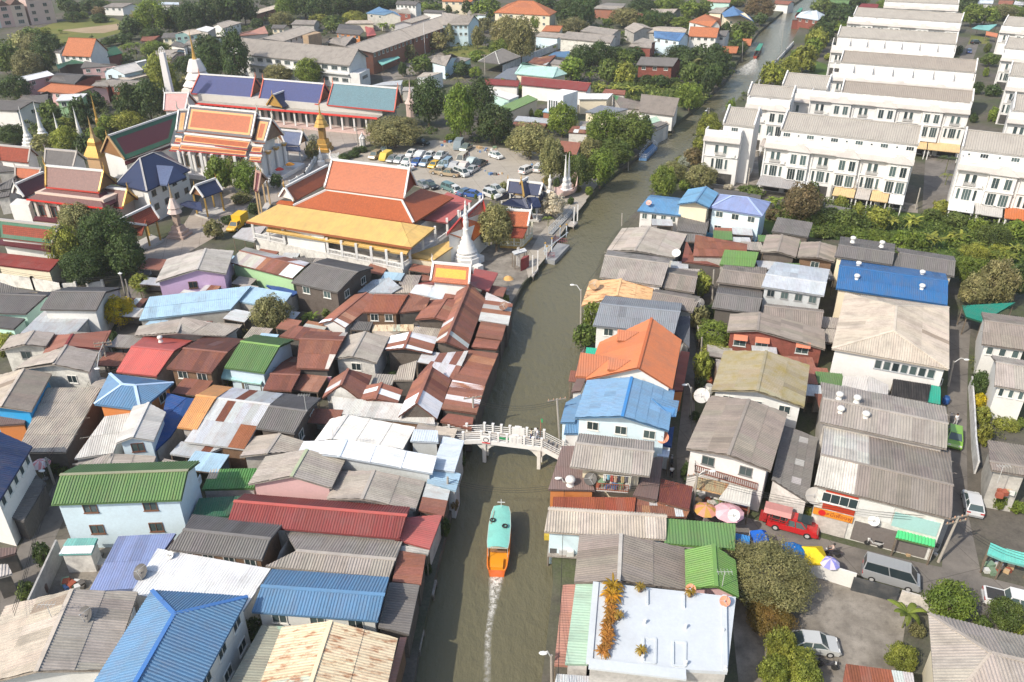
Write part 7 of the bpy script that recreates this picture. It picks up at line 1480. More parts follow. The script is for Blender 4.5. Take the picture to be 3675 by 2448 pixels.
r,P=deckbox('plank deck with pots at the waterside under the pale tan roof','e3',[(768,362),(935,372),(950,262),(780,250)],.5)
for k,(x,y,c)in enumerate(((770,262,(.5,.36,.05)),(815,265,(.5,.3,.08)),(800,330,(.1,.1,.1)),(850,340,(.5,.5,.5)),(890,350,(.6,.6,.58)))):MB().box(q('e3',x,y,.8),(.7,.5,.6)).build('clutter_box','smooth_paint',r,c)
r,P=deckbox('grey steel landing pontoon with red railings at the temple quay','b3',[(1030,1408),(1150,1432),(1308,1262),(1180,1240)],-.2,(.30,.31,.32),False,'pontoon','pontoon',.9,'concrete')
for x,y in((1048,1380),(1065,1415),(1118,1330),(1205,1200),(1272,1180)):
 p=q('b3',x,y,-.2);c=MB().tube(p,p+UP*2.4,.1).build('bollard_post','smooth_paint',r,(.55,.6,.64));MB().sphere(p+UP*2.55,.2).build('gold_knob','gold',c,GO)
for a,b in(((1160,1240),(1280,1250)),((1060,1395),(1150,1400)),((1120,1270),(1160,1200))):
 A,B_=q('b3',*a,-.2),q('b3',*b,-.2);m=MB();[m.beam(A+UP*h,B_+UP*h,.05,.05)for h in(.5,1.)];[m.tube(lerp(A,B_,t/6),lerp(A,B_,t/6)+UP*1.,.03)for t in range(7)];m.build('railing','smooth_paint',r,(.28,.08,.09))
MB().beam(q('b3',1030,1330,1.6),q('b3',1290,1130,1.6),.12,.12).build('gantry','smooth_paint',r,(.5,.55,.58))
r,P=deckbox('concrete jetty with white gate posts at the temple quay','b3',[(1245,1045),(1350,1062),(1395,1020),(1290,1005)],0.,(.5,.46,.42),True,'jetty','jetty',.3,'concrete')
for x,y in((1350,1035),(1388,1010)):p=q('b3',x,y,0);MB().box(p+UP*1.7,(.22,.22,3.4)).build('gate_post','wall_paint',r,WT)
r,P=deckbox('small white jetty platform below the steel pontoon','c4',[(-35,255),(40,265),(95,190),(15,180)],0.,(.5,.46,.42),True,'jetty','jetty',.3,'concrete')
for x,y in((32,240),(86,190)):p=q('c4',x,y,0);MB().box(p+UP*1.7,(.2,.2,3.4)).build('gate_post','wall_paint',r,WT)
r,P=deckbox('blue floating jetty with railings by the great canal trees','b3',[(2040,345),(2120,352),(2235,230),(2165,180)],-.3,(.10,.22,.42),False,'jetty','jetty',.6,'smooth_paint')
for a,b in((0,1),(1,2),(2,3),(3,0)):
 m=MB();A,B_=P[a],P[b];[m.beam(A+UP*h,B_+UP*h,.06,.06)for h in(.55,1.1)];[m.tube(lerp(A,B_,t/5),lerp(A,B_,t/5)+UP*1.1,.04)for t in range(6)];m.build('railing','smooth_paint',r,(.55,.6,.66))
# boat-shaped monument with twin white stupas
p=q('b3',1265,745,0);r=thing('boat_monument','pink boat-shaped monument carrying two slender white stupas','monument',p)
a,b=q('b3',1160,760,.5),q('b3',1370,690,.5);d=(b-a).normalized();n=Vector((d.y,-d.x,0));L=(b-a).length;V,F=[],[]
for t,w,h in((0,.3,2.4),(.15,1.5,1.5),(.5,2.,1.2),(.8,1.5,2.0),(1.05,.25,4.6)):
 V+=[a+d*L*t-n*w+UP*h,a+d*L*t-n*w*.5,a+d*L*t+n*w*.5,a+d*L*t+n*w+UP*h]
for i in range(4):A,B_=4*i,4*i+4;F+=[[A,B_,B_+1,A+1],[A+1,B_+1,B_+2,A+2],[A+2,B_+2,B_+3,A+3]]
mobj('hull',V,F,'wall_paint',r,(.66,.48,.44))
for t in(.45,.62):MB().lathe(a+d*L*t,[(1.0,.3),(1.0,1.2),(.7,1.4),(.75,2.2),(.5,2.6),(.55,3.2),(.3,3.8),(.25,5.2),(.15,7),(.02,9.)],10).build('stupa','wall_paint',r,WT)
p=q('b3',1097,720,0);r=thing('statue','tall white standing statue near the canal trees','statue',p);MB().lathe(p,[(.7,0),(.7,.8),(.5,.9)],4).build('plinth','wall_paint',r,WT);MB().lathe(p,[(.42,.9),(.36,1.6),(.3,2.2),(.42,2.9),(.4,3.3),(.14,3.5),(.2,3.75),(.16,4.0),(.02,4.4)],10).build('figure','wall_paint',r,WT,True)
r,P=deckbox('long grey steel gangway running along the temple quay','b3',[(1085,1135),(1125,1150),(1345,915),(1312,905)],.35,(.34,.35,.35),False,'gangway','gangway',.15,'concrete')
for a,b in((1,2),(3,0)):
 m=MB();A,B_=P[a],P[b];[m.beam(A+UP*h,B_+UP*h,.07,.07)for h in(.6,1.1)];[m.tube(lerp(A,B_,t/14),lerp(A,B_,t/14)+UP*1.1,.04)for t in range(15)];m.build('railing','smooth_paint',r,(.48,.5,.52))
SH('b3','open flat-roofed waiting shelter on the temple quay',(1310,1395,1420,1300)if 0 else(725,1365,860,1330),(700,1335,830,1295),ze=2.8,pitch=4,roof='zinc',wall='none',split=False,name='shelter',cat='shelter')
k=wbox('b3','dark red kiosk under the quay shelter',[(790,1420),(850,1395),(880,1370),(820,1380)],2.2,col=(.24,.05,.05))
# ------------------------------------------------------------- vehicles
CARM={}
TYPES={  # length, width, body side profile (x forward from rear, z), glasshouse (x0,x1,x2,x3,z0,z1)
 'sedan':(4.5,1.75,[(0,.45),(.02,.85),(.55,.98),(3.1,.95),(4.3,.78),(4.5,.5),(4.4,.25),(.1,.25)],(.55,1.35,2.75,3.45,.93,1.42)),
 'hatch':(4.0,1.7,[(0,.4),(.02,.95),(.3,1.02),(2.8,1.0),(3.8,.8),(4.0,.5),(3.9,.25),(.1,.25)],(.12,.6,2.35,3.15,.98,1.5)),
 'suv':(4.6,1.82,[(0,.45),(.02,1.05),(.3,1.1),(3.2,1.08),(4.35,.98),(4.6,.6),(4.5,.3),(.1,.3)],(.12,.45,2.9,3.55,1.06,1.72)),
 'pickup':(5.1,1.8,[(0,.5),(.02,1.0),(1.9,1.02),(3.8,1.05),(4.9,.95),(5.1,.6),(5.,.35),(.1,.35)],(1.75,2.05,3.3,3.95,1.02,1.68)),
 'mini':(4.4,1.68,[(0,.4),(.02,1.15),(.25,1.2),(3.6,1.15),(4.3,1.0),(4.4,.5),(4.35,.25),(.1,.25)],(.06,.25,3.3,4.0,1.12,1.85)),
 'van':(5.2,1.85,[(0,.4),(.02,1.2),(.1,1.3),(4.4,1.2),(5.05,1.0),(5.2,.5),(5.15,.28),(.05,.28)],(.03,.16,4.0,4.75,1.22,2.15))}
def ext(prof,w,ins=.08):
 """side profile extruded across the width with softened flanks"""
 n=len(prof);cx=sum(p[0]for p in prof)/n;cz=sum(p[1]for p in prof)/n;V=[]
 for y,k in((-w/2,.965),(-w/2+ins,1.),(w/2-ins,1.),(w/2,.965)):V+=[(cx+(x-cx)*k,y,cz+(z-cz)*k)for x,z in prof]
 F=[[s*n+i,s*n+(i+1)%n,(s+1)*n+(i+1)%n,(s+1)*n+i]for s in range(3)for i in range(n)]+[list(range(n))[::-1],list(range(3*n,4*n))]
 return V,F
def tm(name,V,F,mat):
 me=bpy.data.meshes.new(name);me.from_pydata([tuple(v)for v in V],[],F);me.materials.append(MATS[mat]);return me
def car_parts(k):
 if k in CARM:return CARM[k]
 L,w,prof,(x0,x1,x2,x3,z0,z1)=TYPES[k];P=[('body',tm('body',*ext(prof,w),'car_paint'),None)]
 wb,wt=w*.94,w*.74
 G_=[(x,y,z)for z,ww,xs in((z0-.02,wb,(x0,x3)),(z1,wt,(x1,x2)))for x in xs for y in(-ww/2,ww/2)]
 P.append(('windows',tm('windows',G_,[[0,1,3,2],[4,6,7,5],[0,2,6,4],[1,5,7,3],[0,4,5,1],[2,3,7,6]],'window_glass'),None))
 m=MB();m.box(((x1+x2)/2,0,z1+.02),(x2-x1+.08,wt+.06,.07))
 for s in(-1,1):
  for a,b in((x0,x1),(x3,x2)):m.beam((a,s*wb*.5,z0),(b,s*wt*.5,z1),.09,.07)
  xm=(x0+x3)/2;m.beam((xm,s*wb*.503,z0),((x1+x2)/2,s*wt*.507,z1),.09,.06)
 P.append(('roof',tm('roof',m.v,m.f,'car_paint'),None))
 r=.33 if k!='pickup' else .38
 wm=MB().tube((0,-.1,0),(0,.1,0),r,r,14);wme=tm('wheel',wm.v,wm.f,'rubber');rm=MB().tube((0,-.11,0),(0,.11,0),r*.58,r*.58,10);rme=tm('rim',rm.v,rm.f,'smooth_paint')
 for x in(L*.18,L*.8):
  for s in(-1,1):P.append(('wheel',wme,(x,s*(w/2-.08),r),rme))
 lm=tm('headlight',*(lambda b:(b.v,b.f))(MB().box((0,0,0),(.12,.36,.16))),'smooth_paint')
 for s in(-1,1):P.append(('headlight',lm,(L*.965,s*w*.34,.68 if k!='van' else .8)));P.append(('taillight',lm,(.05,s*w*.38,.82)))
 bm=MB().box((L-.02,0,.42),(.16,w*.9,.2)).box((.02,0,.42),(.16,w*.9,.2));P.append(('bumper',tm('bumper',bm.v,bm.f,'rubber'),None))
 if k=='pickup':b=MB().box((.95,0,1.03),(1.5,w*.8,.04));P.append(('cargo_bed',tm('cargo_bed',b.v,b.f,'rubber'),None))
 CARM[k]=P;return P
def child_of(root,nm,me,col,loc=(0,0,0)):
 o=bpy.data.objects.new(nm,me);COL.objects.link(o);o.parent=root;o.location=loc;o.color=(*col,1);return o
def car(T,x,y,dx,dy,kind,col,label,cat='car',group=None,cover=False,z=.03):
 """x, y = middle on the ground; dx, dy = heading on the picture"""
 c=q(T,x,y,z);h=q(T,x+dx,y+dy,z)-c;a=math.atan2(h.y,h.x);L=TYPES[kind][0]
 r=thing('pickup_truck' if kind=='pickup' else 'van' if kind=='van' else 'parked_car',label,cat,c-Vector((math.cos(a),math.sin(a),0))*(L/2),group);r.rotation_euler=(0,0,a)
 if cover:
  _,w,prof,(x0,x1,x2,x3,z0,z1)=TYPES[kind]
  pr=[(-.08,.25),(-.06,z0),(x0,z0+.05),(x1,z1+.06),(x2,z1+.06),(x3,z0+.08),(L,.75),(L+.05,.25)];V,F=ext(pr,w+.1,.3);child_of(r,'car_cover',tm('car_cover',V,F,'cloth'),col)
  for p in car_parts(kind):
   if p[0]=='wheel':child_of(r,'wheel',p[1],(.03,.03,.03),p[2])
  return r
 for p in car_parts(kind):
  cl={'body':col,'roof':col,'wheel':(.03,.03,.03),'headlight':(.75,.75,.72),'taillight':(.4,.02,.02),'bumper':tuple(k*.5 for k in col),'cargo_bed':(.05,.05,.05)}.get(p[0],(.1,.1,.1))
  o=child_of(r,p[0],p[1],cl,p[2]if p[2]else(0,0,0))
  if len(p)>3:child_of(o,'rim',p[3],(.45,.45,.45))
 return r
cW,cS,cG,cK,cB,cLB,cY,cT=(.72,.72,.71),(.45,.46,.47),(.22,.23,.24),(.02,.022,.025),(.03,.10,.35),(.25,.36,.48),(.75,.46,.02),(.38,.30,.20)
GRP='cars in the temple car park'
for x,y,k,c,lab,cv in((1612,345,'suv',cT,'gold-and-silver pickup-style car at the left end of the front parking row',0),(1722,358,'mini',(.62,.46,.10),'car under a mustard yellow cover in the car park',1),(1795,378,'sedan',cG,'dark grey sedan right of the mustard covered car',0),(1868,388,'hatch',cS,'silver hatchback left of the white sedan in the front parking row',0),(1955,395,'sedan',cW,'white sedan left of the bright blue car',0),
  (2055,410,'sedan',cB,'bright blue sedan in the front parking row',0),(2148,420,'suv',cLB,'pale blue car left of the yellow taxi',0),(2238,438,'sedan',cY,'yellow taxi in the front parking row',0),(2325,440,'hatch',(.4,.46,.44),'grey-green hatchback right of the yellow taxi',0)):car('b2',x,y,-70,42,k,c,lab,group=GRP,cover=cv)
for x,y,k,c,lab,cv in((1720,285,'suv',cG,'dark car behind the gold-and-silver one at the hedge',0),(1995,318,'sedan',cW,'leftmost white car of the second parking row',0),(2085,332,'sedan',(.5,.52,.53),'car under a pale grey cover in the second parking row',1),(2190,338,'sedan',cW,'white car right of the pale grey covered one',0),(2305,345,'pickup',(.6,.62,.62),'pale pickup at the right end of the second parking row',0)):car('b2',x,y,-70,42,k,c,lab,group=GRP,cover=cv)
car('b2',1935,462,-80,-20,'sedan',cW,'white sedan just showing behind the orange roof ridge',group=GRP);car('b2',2080,205,90,12,'pickup',cK,'black pickup at the back edge of the car park',group=GRP);car('b2',2300,515,-90,-10,'pickup',cT,'tan pickup in front of the yellow taxi',group=GRP);car('b2',1945,175,60,-25,'sedan',cS,'silver car beside the big tree at the back of the car park',group=GRP)
car('b2',2120,650,60,35,'sedan',cG,'dark car close behind the great orange roof, leftmost of its pair',group=GRP);car('b2',2200,662,60,35,'hatch',cK,'black car close behind the great orange roof, rightmost of its pair',group=GRP)
for x,y,dx,dy,k,c,lab,cv in((135,240,-40,60,'van',(.20,.24,.26),'tall van under a grey-blue cover at the back of the car park',1),(215,262,-55,40,'pickup',(.18,.22,.19),'dark green pickup beside the covered van',0),(175,388,-50,45,'van',(.62,.58,.5),'cream van in the middle of the car park',0),(270,405,-60,40,'sedan',(.42,.50,.50),'car under a pale teal cover in the middle of the car park',1),(365,430,-60,30,'sedan',cK,'black sedan at the right end of the middle parking row',0),
  (15,430,-50,45,'mini',cLB,'pale blue minivan left of the grey covered car',0),(85,460,-60,45,'hatch',(.38,.39,.40),'car under a dull grey cover left of the pinkish one',1),(185,460,-60,45,'hatch',(.55,.50,.47),'car under a pinkish white cover in the middle row',1),(280,492,-65,40,'sedan',cS,'silver sedan right of the white minivan',0),(165,530,90,35,'mini',cW,'white minivan at the front of the middle row',0),(35,535,-90,-10,'pickup',cT,'tan-gold pickup behind the white minivan',0),
  (530,345,90,30,'hatch',cW,'white hatchback alone at the centre right of the car park',0),(855,500,80,-35,'suv',cW,'white sport utility car near the canal trees',0),(985,480,60,-60,'suv',cW,'white car half hidden by the tree near the canal',0),(45,690,80,30,'suv',(.12,.22,.22),'dark teal car behind the pinkish red roof',0),(110,712,60,35,'hatch',cW,'white car behind the pinkish red roof',0),(215,732,70,-20,'sedan',(.10,.16,.28),'slate blue sedan beside the topiary pots',0),(290,755,80,10,'sedan',(.05,.12,.38),'deeper blue sedan beside the topiary pots',0),(515,705,90,25,'pickup',(.5,.5,.47),'silver-beige pickup beside the navy pavilion',0),(485,760,80,30,'suv',(.6,.6,.58),'white wagon in front of the silver-beige pickup',0)):car('b3',x,y,dx,dy,k,c,lab,group=GRP,cover=cv)
VAN=car('e5',1165,560,260,72,'van',(.30,.31,.32),'grey passenger van driving along the market street','van')
m=MB()
for i in range(9):m.box((.5+i*.4,0,2.2),(.08,1.3,.05))
child_of(VAN,'roof_rib',tm('roof_rib',m.v,m.f,'car_paint'),(.30,.31,.32))
car('e6',205,712,180,18,'sedan',(.5,.51,.5),'silver sedan parked in the shaded yard');car('d6',1605,690,0,120,'hatch',(.22,.42,.05),'lime green hatchback parked in the right-hand lane');car('d6',1795,1385,-40,-190,'hatch',(.62,.63,.64),'white hatchback parked lower in the right-hand lane');car('e6',1280,490,200,50,'pickup',cW,'white pickup half hidden by trees at the right edge')
car('a5',1840,465,80,-5,'suv',cK,'black sport utility car on the estate lawn');car('a5',1770,560,20,60,'hatch',(.02,.05,.2),'dark blue car on the estate road');car('b5',1290,290,60,60,'sedan',cW,'white car under the tan carport between the terraces')
def songthaew():
 r=car('e5',575,252,230,62,'pickup',(.50,.012,.015),'red songthaew pickup with a covered passenger bed in the street','pickup')
 m=MB();m.add([(-.5,-.95,2.0),(2.2,-.95,2.05),(2.2,.95,2.05),(-.5,.95,2.0),(-.5,-.55,2.35),(2.2,-.55,2.4),(2.2,.55,2.4),(-.5,.55,2.35)],[[0,1,5,4],[4,5,6,7],[7,6,2,3],[0,4,7,3],[1,2,6,5],[0,3,2,1]]);child_of(r,'canopy',tm('canopy',m.v,m.f,'painted_sheet'),(.48,.22,.2))
 m=MB()
 for s in(-1,1):
  for x in(-.4,.4,1.2,2.0):m.beam((x,s*.92,1.0),(x,s*.92,2.05),.05,.05)
  for z in(1.25,1.5):m.beam((-.4,s*.92,z),(2.1,s*.92,z),.05,.05)
 child_of(r,'bed_rails',tm('bed_rails',m.v,m.f,'smooth_paint'),(.4,.02,.02));m=MB().box((3.55,0,1.78),(1.4,1.3,.06));child_of(r,'sun_visor',tm('sun_visor',m.v,m.f,'window_glass'),(.05,.05,.05));m=MB().box((-.45,0,.8),(.7,1.7,.08));child_of(r,'step',tm('step',m.v,m.f,'smooth_paint'),(.35,.02,.02))
songthaew()
def ytruck():
 r=car('b2',150,1090,-150,110,'pickup',(.75,.42,.02),'yellow delivery truck beside the temple hall','truck')
 m=MB().box((.9,0,1.75),(3.0,1.95,1.7));child_of(r,'cargo_box',tm('cargo_box',m.v,m.f,'painted_sheet'),(.74,.46,.03))
ytruck()
def bike(T,x,y,dx,dy,label,col=(.05,.05,.06)):
 c=q(T,x,y,.03);h=q(T,x+dx,y+dy,.03)-c;a=math.atan2(h.y,h.x);r=thing('motorcycle',label,'motorcycle',c);r.rotation_euler=(0,0,a)
 w=MB().tube((0,-.05,0),(0,.05,0),.29,.29,14);wm=tm('wheel',w.v,w.f,'rubber')
 for x_ in(-.6,.62):child_of(r,'wheel',wm,(.03,.03,.03),(x_,0,.29))
 m=MB();m.add([(-.85,-.14,.75),(-.1,-.17,.62),(.15,-.1,.45),(-.5,-.12,.38),(-.85,.14,.75),(-.1,.17,.62),(.15,.1,.45),(-.5,.12,.38)],[[0,1,2,3],[7,6,5,4],[0,4,5,1],[1,5,6,2],[2,6,7,3],[3,7,4,0]]);m.beam((.1,0,.5),(.5,0,.95),.22,.12);m.beam((.5,0,.95),(.64,0,.3),.1,.1);child_of(r,'body',tm('body',m.v,m.f,'car_paint'),col)
 m=MB().box((-.35,0,.8),(.75,.26,.1));child_of(r,'seat',tm('seat',m.v,m.f,'rubber'),(.03,.03,.03));m=MB().beam((.42,-.32,1.02),(.42,.32,1.02),.04,.04);child_of(r,'handlebar',tm('handlebar',m.v,m.f,'rubber'),(.05,.05,.05));m=MB().box((.6,0,.85),(.14,.2,.16));child_of(r,'headlight',tm('headlight',m.v,m.f,'smooth_paint'),(.7,.7,.68))
 return r
bike('e5',1065,355,-100,-25,'motorcycle with a white cover parked by the kerb',(.5,.5,.5));bike('e5',812,415,-90,-15,'motorcycle with a helmeted rider beside the purple parasol');bike('e6',285,818,120,30,'black motorcycle parked in the yard behind the rust roof');bike('d4',1500,935,5,-110,'black motorcycle parked on the narrow footpath');bike('d6',1570,480,10,-100,'dark motorcycle above the lime green car');bike('c6',1700,730,60,40,'dark motorcycle under the green net beside the lane');bike('c1',1590,170,-60,40,'motorcycle parked in the temple lane beside the lilac house')
# ------------------------------------------------------------- people
def person(label,p,face,shirt,trousers,hair=(.02,.015,.012),skin=(.30,.17,.11),stride=.12,arm=.1,sit=False,helmet=None):
 r=thing('person',label,'person',p);f=Vector((math.cos(face),math.sin(face),0));s=Vector((-f.y,f.x,0))
 J={'pel':(0,0,.93),'ch':(0,0,1.28),'nk':(0,0,1.45),'hd':(.02,0,1.58),'tp':(.0,0,1.70)}
 for k,sg in(('l',1),('r',-1)):
  st=stride*sg
  if sit:J.update({k+'hp':(.02,.09*sg,.9),k+'kn':(.4,.13*sg,.82),k+'an':(.36,.14*sg,.4),k+'to':(.52,.14*sg,.36)})
  else:J.update({k+'hp':(0,.09*sg,.9),k+'kn':(.04+st*.6,.1*sg,.49),k+'an':(st,.1*sg,.08),k+'to':(st+.15,.11*sg,.03)})
  J.update({k+'sh':(0,.17*sg,1.40),k+'el':(-st*.5 if not sit else .15,.23*sg,1.13),k+'wr':(arm-st if not sit else .42,.22*sg,.9 if not sit else 1.05),k+'hn':(arm+.05-st if not sit else .5,.21*sg,.83 if not sit else 1.05)})
 rad_={'pel':.13,'ch':.15,'nk':.055,'hd':.095,'tp':.06,'hp':.09,'kn':.06,'an':.042,'to':.035,'sh':.065,'el':.042,'wr':.032,'hn':.035}
 E_=[('pel','ch'),('ch','nk'),('nk','hd'),('hd','tp')]+[(k+a,k+b)for k in 'lr' for a,b in(('hp','kn'),('kn','an'),('an','to'),('sh','el'),('el','wr'),('wr','hn'))]+[('pel','lhp'),('pel','rhp'),('ch','lsh'),('ch','rsh')]
 def skin_obj(nm,edges,root_j,k,mat,col):
  js=[];[js.append(j)for e in edges for j in e if j not in js];me=bpy.data.meshes.new(nm);me.from_pydata([tuple(f*J[j][0]+s*J[j][1]+UP*J[j][2])for j in js],[(js.index(a),js.index(b))for a,b in edges],[])
  me.materials.append(MATS[mat]);o=bpy.data.objects.new(nm,me);COL.objects.link(o);o.parent=r;o.color=(*col,1)
  md=o.modifiers.new('skin','SKIN');
  for i,j in enumerate(js):sv=me.skin_vertices[0].data[i];rr=rad_.get(j)or rad_[j[1:]];sv.radius=(rr*k,rr*k);sv.use_root=j==root_j
  o.modifiers.new('sub','SUBSURF').render_levels=1;md.use_smooth_shade=True;return o
 skin_obj('body',E_,'pel',1.,'skin',skin)
 skin_obj('shirt',[('pel','ch'),('ch','lsh'),('ch','rsh'),('lsh','lel'),('rsh','rel')],'ch',1.17,'cloth',shirt);skin_obj('trousers',[('pel','lhp'),('pel','rhp'),('lhp','lkn'),('rhp','rkn'),('lkn','lan'),('rkn','ran')],'pel',1.14,'cloth',trousers)
 hp=Vector(p)+f*-.015+UP*1.635;MB().sphere(hp,.125 if helmet else .108,10,7,(1,1,.95)).build('helmet' if helmet else 'hair','smooth_paint' if helmet else 'cloth',r,helmet or hair)
 return r
o,d,n,z,hs,w=BRG;fa=math.atan2(d.y,d.x)
person('pedestrian in a cream shirt and blue trousers on the footbridge',o+d*(hs*.62)+n*(-w*.05)+UP*z,fa+math.pi,(.62,.56,.45),(.06,.09,.2));person('pedestrian in white carrying a bag on the footbridge',o+d*(hs*.8)+n*(-w*.22)+UP*z,fa+math.pi,(.68,.68,.7),(.5,.52,.58),stride=.2)
person('person in a white vest and dark shorts on the narrow footpath',q('d4',1495,1075,.03),1.6,(.7,.7,.7),(.02,.02,.03));person('helmeted motorcycle rider in a pale shirt',q('e5',812,415,-.05),math.pi-.2,(.55,.42,.36),(.05,.05,.07),sit=True,helmet=(.02,.02,.02));person('person in a white shirt standing on the wooden balcony',q('c2',548,1395,2.0),-1.5,(.5,.48,.45),(.2,.12,.1),stride=.02)
person('person in white walking in the far right lane',q('d6',1620,515,.03),-1.5,(.7,.7,.7),(.5,.5,.5));person('person in blue standing behind the white car in the car park',q('b3',910,465,.03),-2.,(.1,.3,.55),(.1,.1,.12));person('person on the parked scooter at the back of the car park',q('b3',245,345,.03),-1.,(.5,.55,.65),(.1,.2,.4))
# ------------------------------------------------------------- poles, lamps, wires
POLES={}
def pole(key,label,T,bx,by,tx,ty,lamp=None,arm=0,col=(.36,.33,.29),r=.15,base=0.,cat='utility pole'):
 b=q(T,bx,by,base);h=ztop(b,T,tx,ty);t=q(T,tx,ty,h);p=thing('street_lamp' if lamp and not arm else 'utility_pole',label,cat,b);MB().tube(b,t,r,r*.75,8).build('shaft','concrete',p,col)
 for k in range(arm):c=lerp(b,t,1-.02-.1*k);MB().beam(c-Vector((1.1,.3,0)),c+Vector((1.1,.3,0)),.12,.12).build('cross_arm','wood_board',p,(.3,.27,.23));[MB().lathe(c+Vector((x,x*.27,.06)),[(.06,0),(.07,.1),(.03,.2)],6).build('insulator','smooth_paint',p,(.5,.3,.2))for x in(-1,-.4,.4,1)]
 if lamp:
  l=q(T,lamp[0],lamp[1],t.z+.35);m=MB();mid=lerp(t,l,.5)+UP*.35;m.tube(t-UP*.3,mid,.05);m.tube(mid,l,.045);m.build('lamp_arm','smooth_paint',p,(.6,.6,.58));MB().sphere(l,.25,8,5,(1.5,.8,.5)).build('lamp_head','smooth_paint',p,(.72,.73,.72))
 POLES[key]=t;return t
pole('L1','leftmost of the two concrete poles at the temple lane corner','c1',1345,548,1270,250,(1268,240));pole('L2','rightmost of the two concrete poles at the temple lane corner','c1',1400,562,1322,300);pole('L3','utility pole with a cross-arm and lamp beside the pink-red gable','c1',1155,1280,1082,965,(1025,1245),2)
pole('L4','square pale post at the wooden balcony house','c2',878,1430,832,1215,col=(.5,.48,.45));pole('L5','short street lamp behind the grey zinc roof','d2',1216,230,1222,60,(1236,30),cat='street lamp');pole('L6','leaning utility pole in the left lane above the green roof','d1',575,1140,480,860,(440,1000));pole('C1','utility pole at the left end of the footbridge','d3',1475,540,1462,220,None,1);pole('C2','plain concrete pole at the left bank below the footbridge','d3',1200,1455,1196,1065,base=-1.)
pole('C3','utility pole at the right end of the footbridge','d4',322,705,290,240,None,1,base=-1.);pole('C4','street lamp pole at the waterside mauve roof','d4',350,1455,372,1115,(302,1078),base=-1.);pole('C5','tall street lamp standing in the canal beside the steel-blue roof','c4',543,800,546,410,(452,360),base=-1.,cat='street lamp');pole('C6','street lamp at the bottom edge of the canal','e4',122,960,118,750,(74,738),base=-1.,cat='street lamp')
pole('S1','utility pole with a lamp in front of the market awnings','d4',1718,1440,1775,1030,(1935,1002),1);pole('S2','street lamp on the narrow footpath beside the blue gable','d4',1705,455,1710,118,(1640,92),cat='street lamp');pole('S3','wooden pole behind the trees on the footpath','c4',1930,515,1948,200);pole('S4','pole among the trees beside the orange gabled house','c4',1815,1090,1822,915);pole('S5','street lamp in the right-hand lane beside the beige hip roof','c6',1555,1430,1612,1165,(1748,1150),cat='street lamp');pole('S6','big cluttered utility pole at the street corner','e6',885,250,995,5,None,2)
pole('T1','concrete pole in front of the nearest townhouse terrace','b5',545,835,575,585);pole('T2','pole in front of the right-edge townhouses','b5',1885,1000,1928,778);pole('T3','pole beside the estate road at the terrace corner','b5',1205,890,1260,660);pole('T4','pole between the corner townhouse and the nearest terrace','b4',1122,672,1152,450);pole('T5','pole on the estate road between the terraces','b5',1450,320,1480,80)
pole('F1','utility pole left of the crimson roof','a3',415,830,408,578,None,1);pole('F2','utility pole at the long white wall','a3',948,600,944,372,(985,470));pole('F3','utility pole in front of the warehouse','a3',1365,325,1372,180,None,1);pole('F4','tall white flag pole at the wooden classrooms','a2',2138,590,2115,235,col=(.7,.7,.7),r=.1,cat='flag pole');pole('F5','utility pole in front of the white school block','a2',1292,890,1278,745,None,1);pole('F6','utility pole at the left of the white school block','a2',488,760,478,650,None,1)
pole('P1','utility pole at the car park hedge','b2',1432,245,1408,20,None,1);pole('P2','thin pole in the upper canal near the stilt house','a4',1480,560,1502,300,r=.08,base=-1.);pole('P3','pole at the bank beside the orange tiled pavilion','a4',1068,650,1078,440,base=-1.);pole('P4','pole beside the boathouse on the canal','a4',335,1400,340,1190,base=-1.);pole('P5','canal lamp pole in front of the white corner house','a4',712,1310,722,1140,(690,1170),base=-1.);pole('P6','pole at the canal corner beside the striped blue roof','b3',1858,1090,1862,930,base=-1.)
pole('P7','pole behind the concrete jetty under the trees','b3',1925,480,1932,270,base=-1.);pole('Q1','leftmost of the two white quay lamp poles beside the shrine','b3',752,1480,756,1290,col=(.7,.7,.7),r=.1);pole('Q2','rightmost of the two white quay lamp poles beside the shrine','b3',775,1490,772,1285,col=(.7,.7,.7),r=.1)
def wire(label,a,b,n=3,sag=1.0):
 cu=MB()
 for k in range(n):
  A,B_=a-UP*(.2+.3*k),b-UP*(.2+.3*k);pr=A
  for i in range(1,11):t=i/10;p=lerp(A,B_,t)-UP*(4*sag*t*(1-t));cu.tube(pr,p,.022,.022,4);pr=p
 o=cu.build('overhead_wires','rubber',None,(.03,.03,.03));tag(o,label,'wires');return o
P_=POLES
for a,b,lab in(('L1','L3','overhead wires from the temple lane corner to the pink-red gable'),('L3','L6','overhead wires along the left lane towards the green roof'),('C1','C3','overhead wires crossing the canal above the footbridge'),('C2','C4','overhead wires crossing the canal below the footbridge'),('C4','S1','overhead wires over the laundry terrace'),('S1','S6','overhead wires along the market street'),('S2','S1','overhead wires along the narrow footpath'),('T1','T3','overhead wires in front of the townhouses'),('F5','F6','overhead wires in front of the white school block'),('P5','C5','overhead wire along the canal bend')):wire(lab,P_[a],P_[b],1 if a=='P5' else 3)
wire('overhead wires at the left edge in front of the boundary wall',q('c1',-60,170,7),P_['L1'],3);wire('overhead wires running down the left lane',P_['L6'],q('e1',60,500,7),3);wire('overhead wires from the street corner to the right edge',P_['S6'],q('e6',1500,230,7),3);wire('overhead wires along the right bank at the bottom',P_['C4'],q('e4',150,1000,6),3)
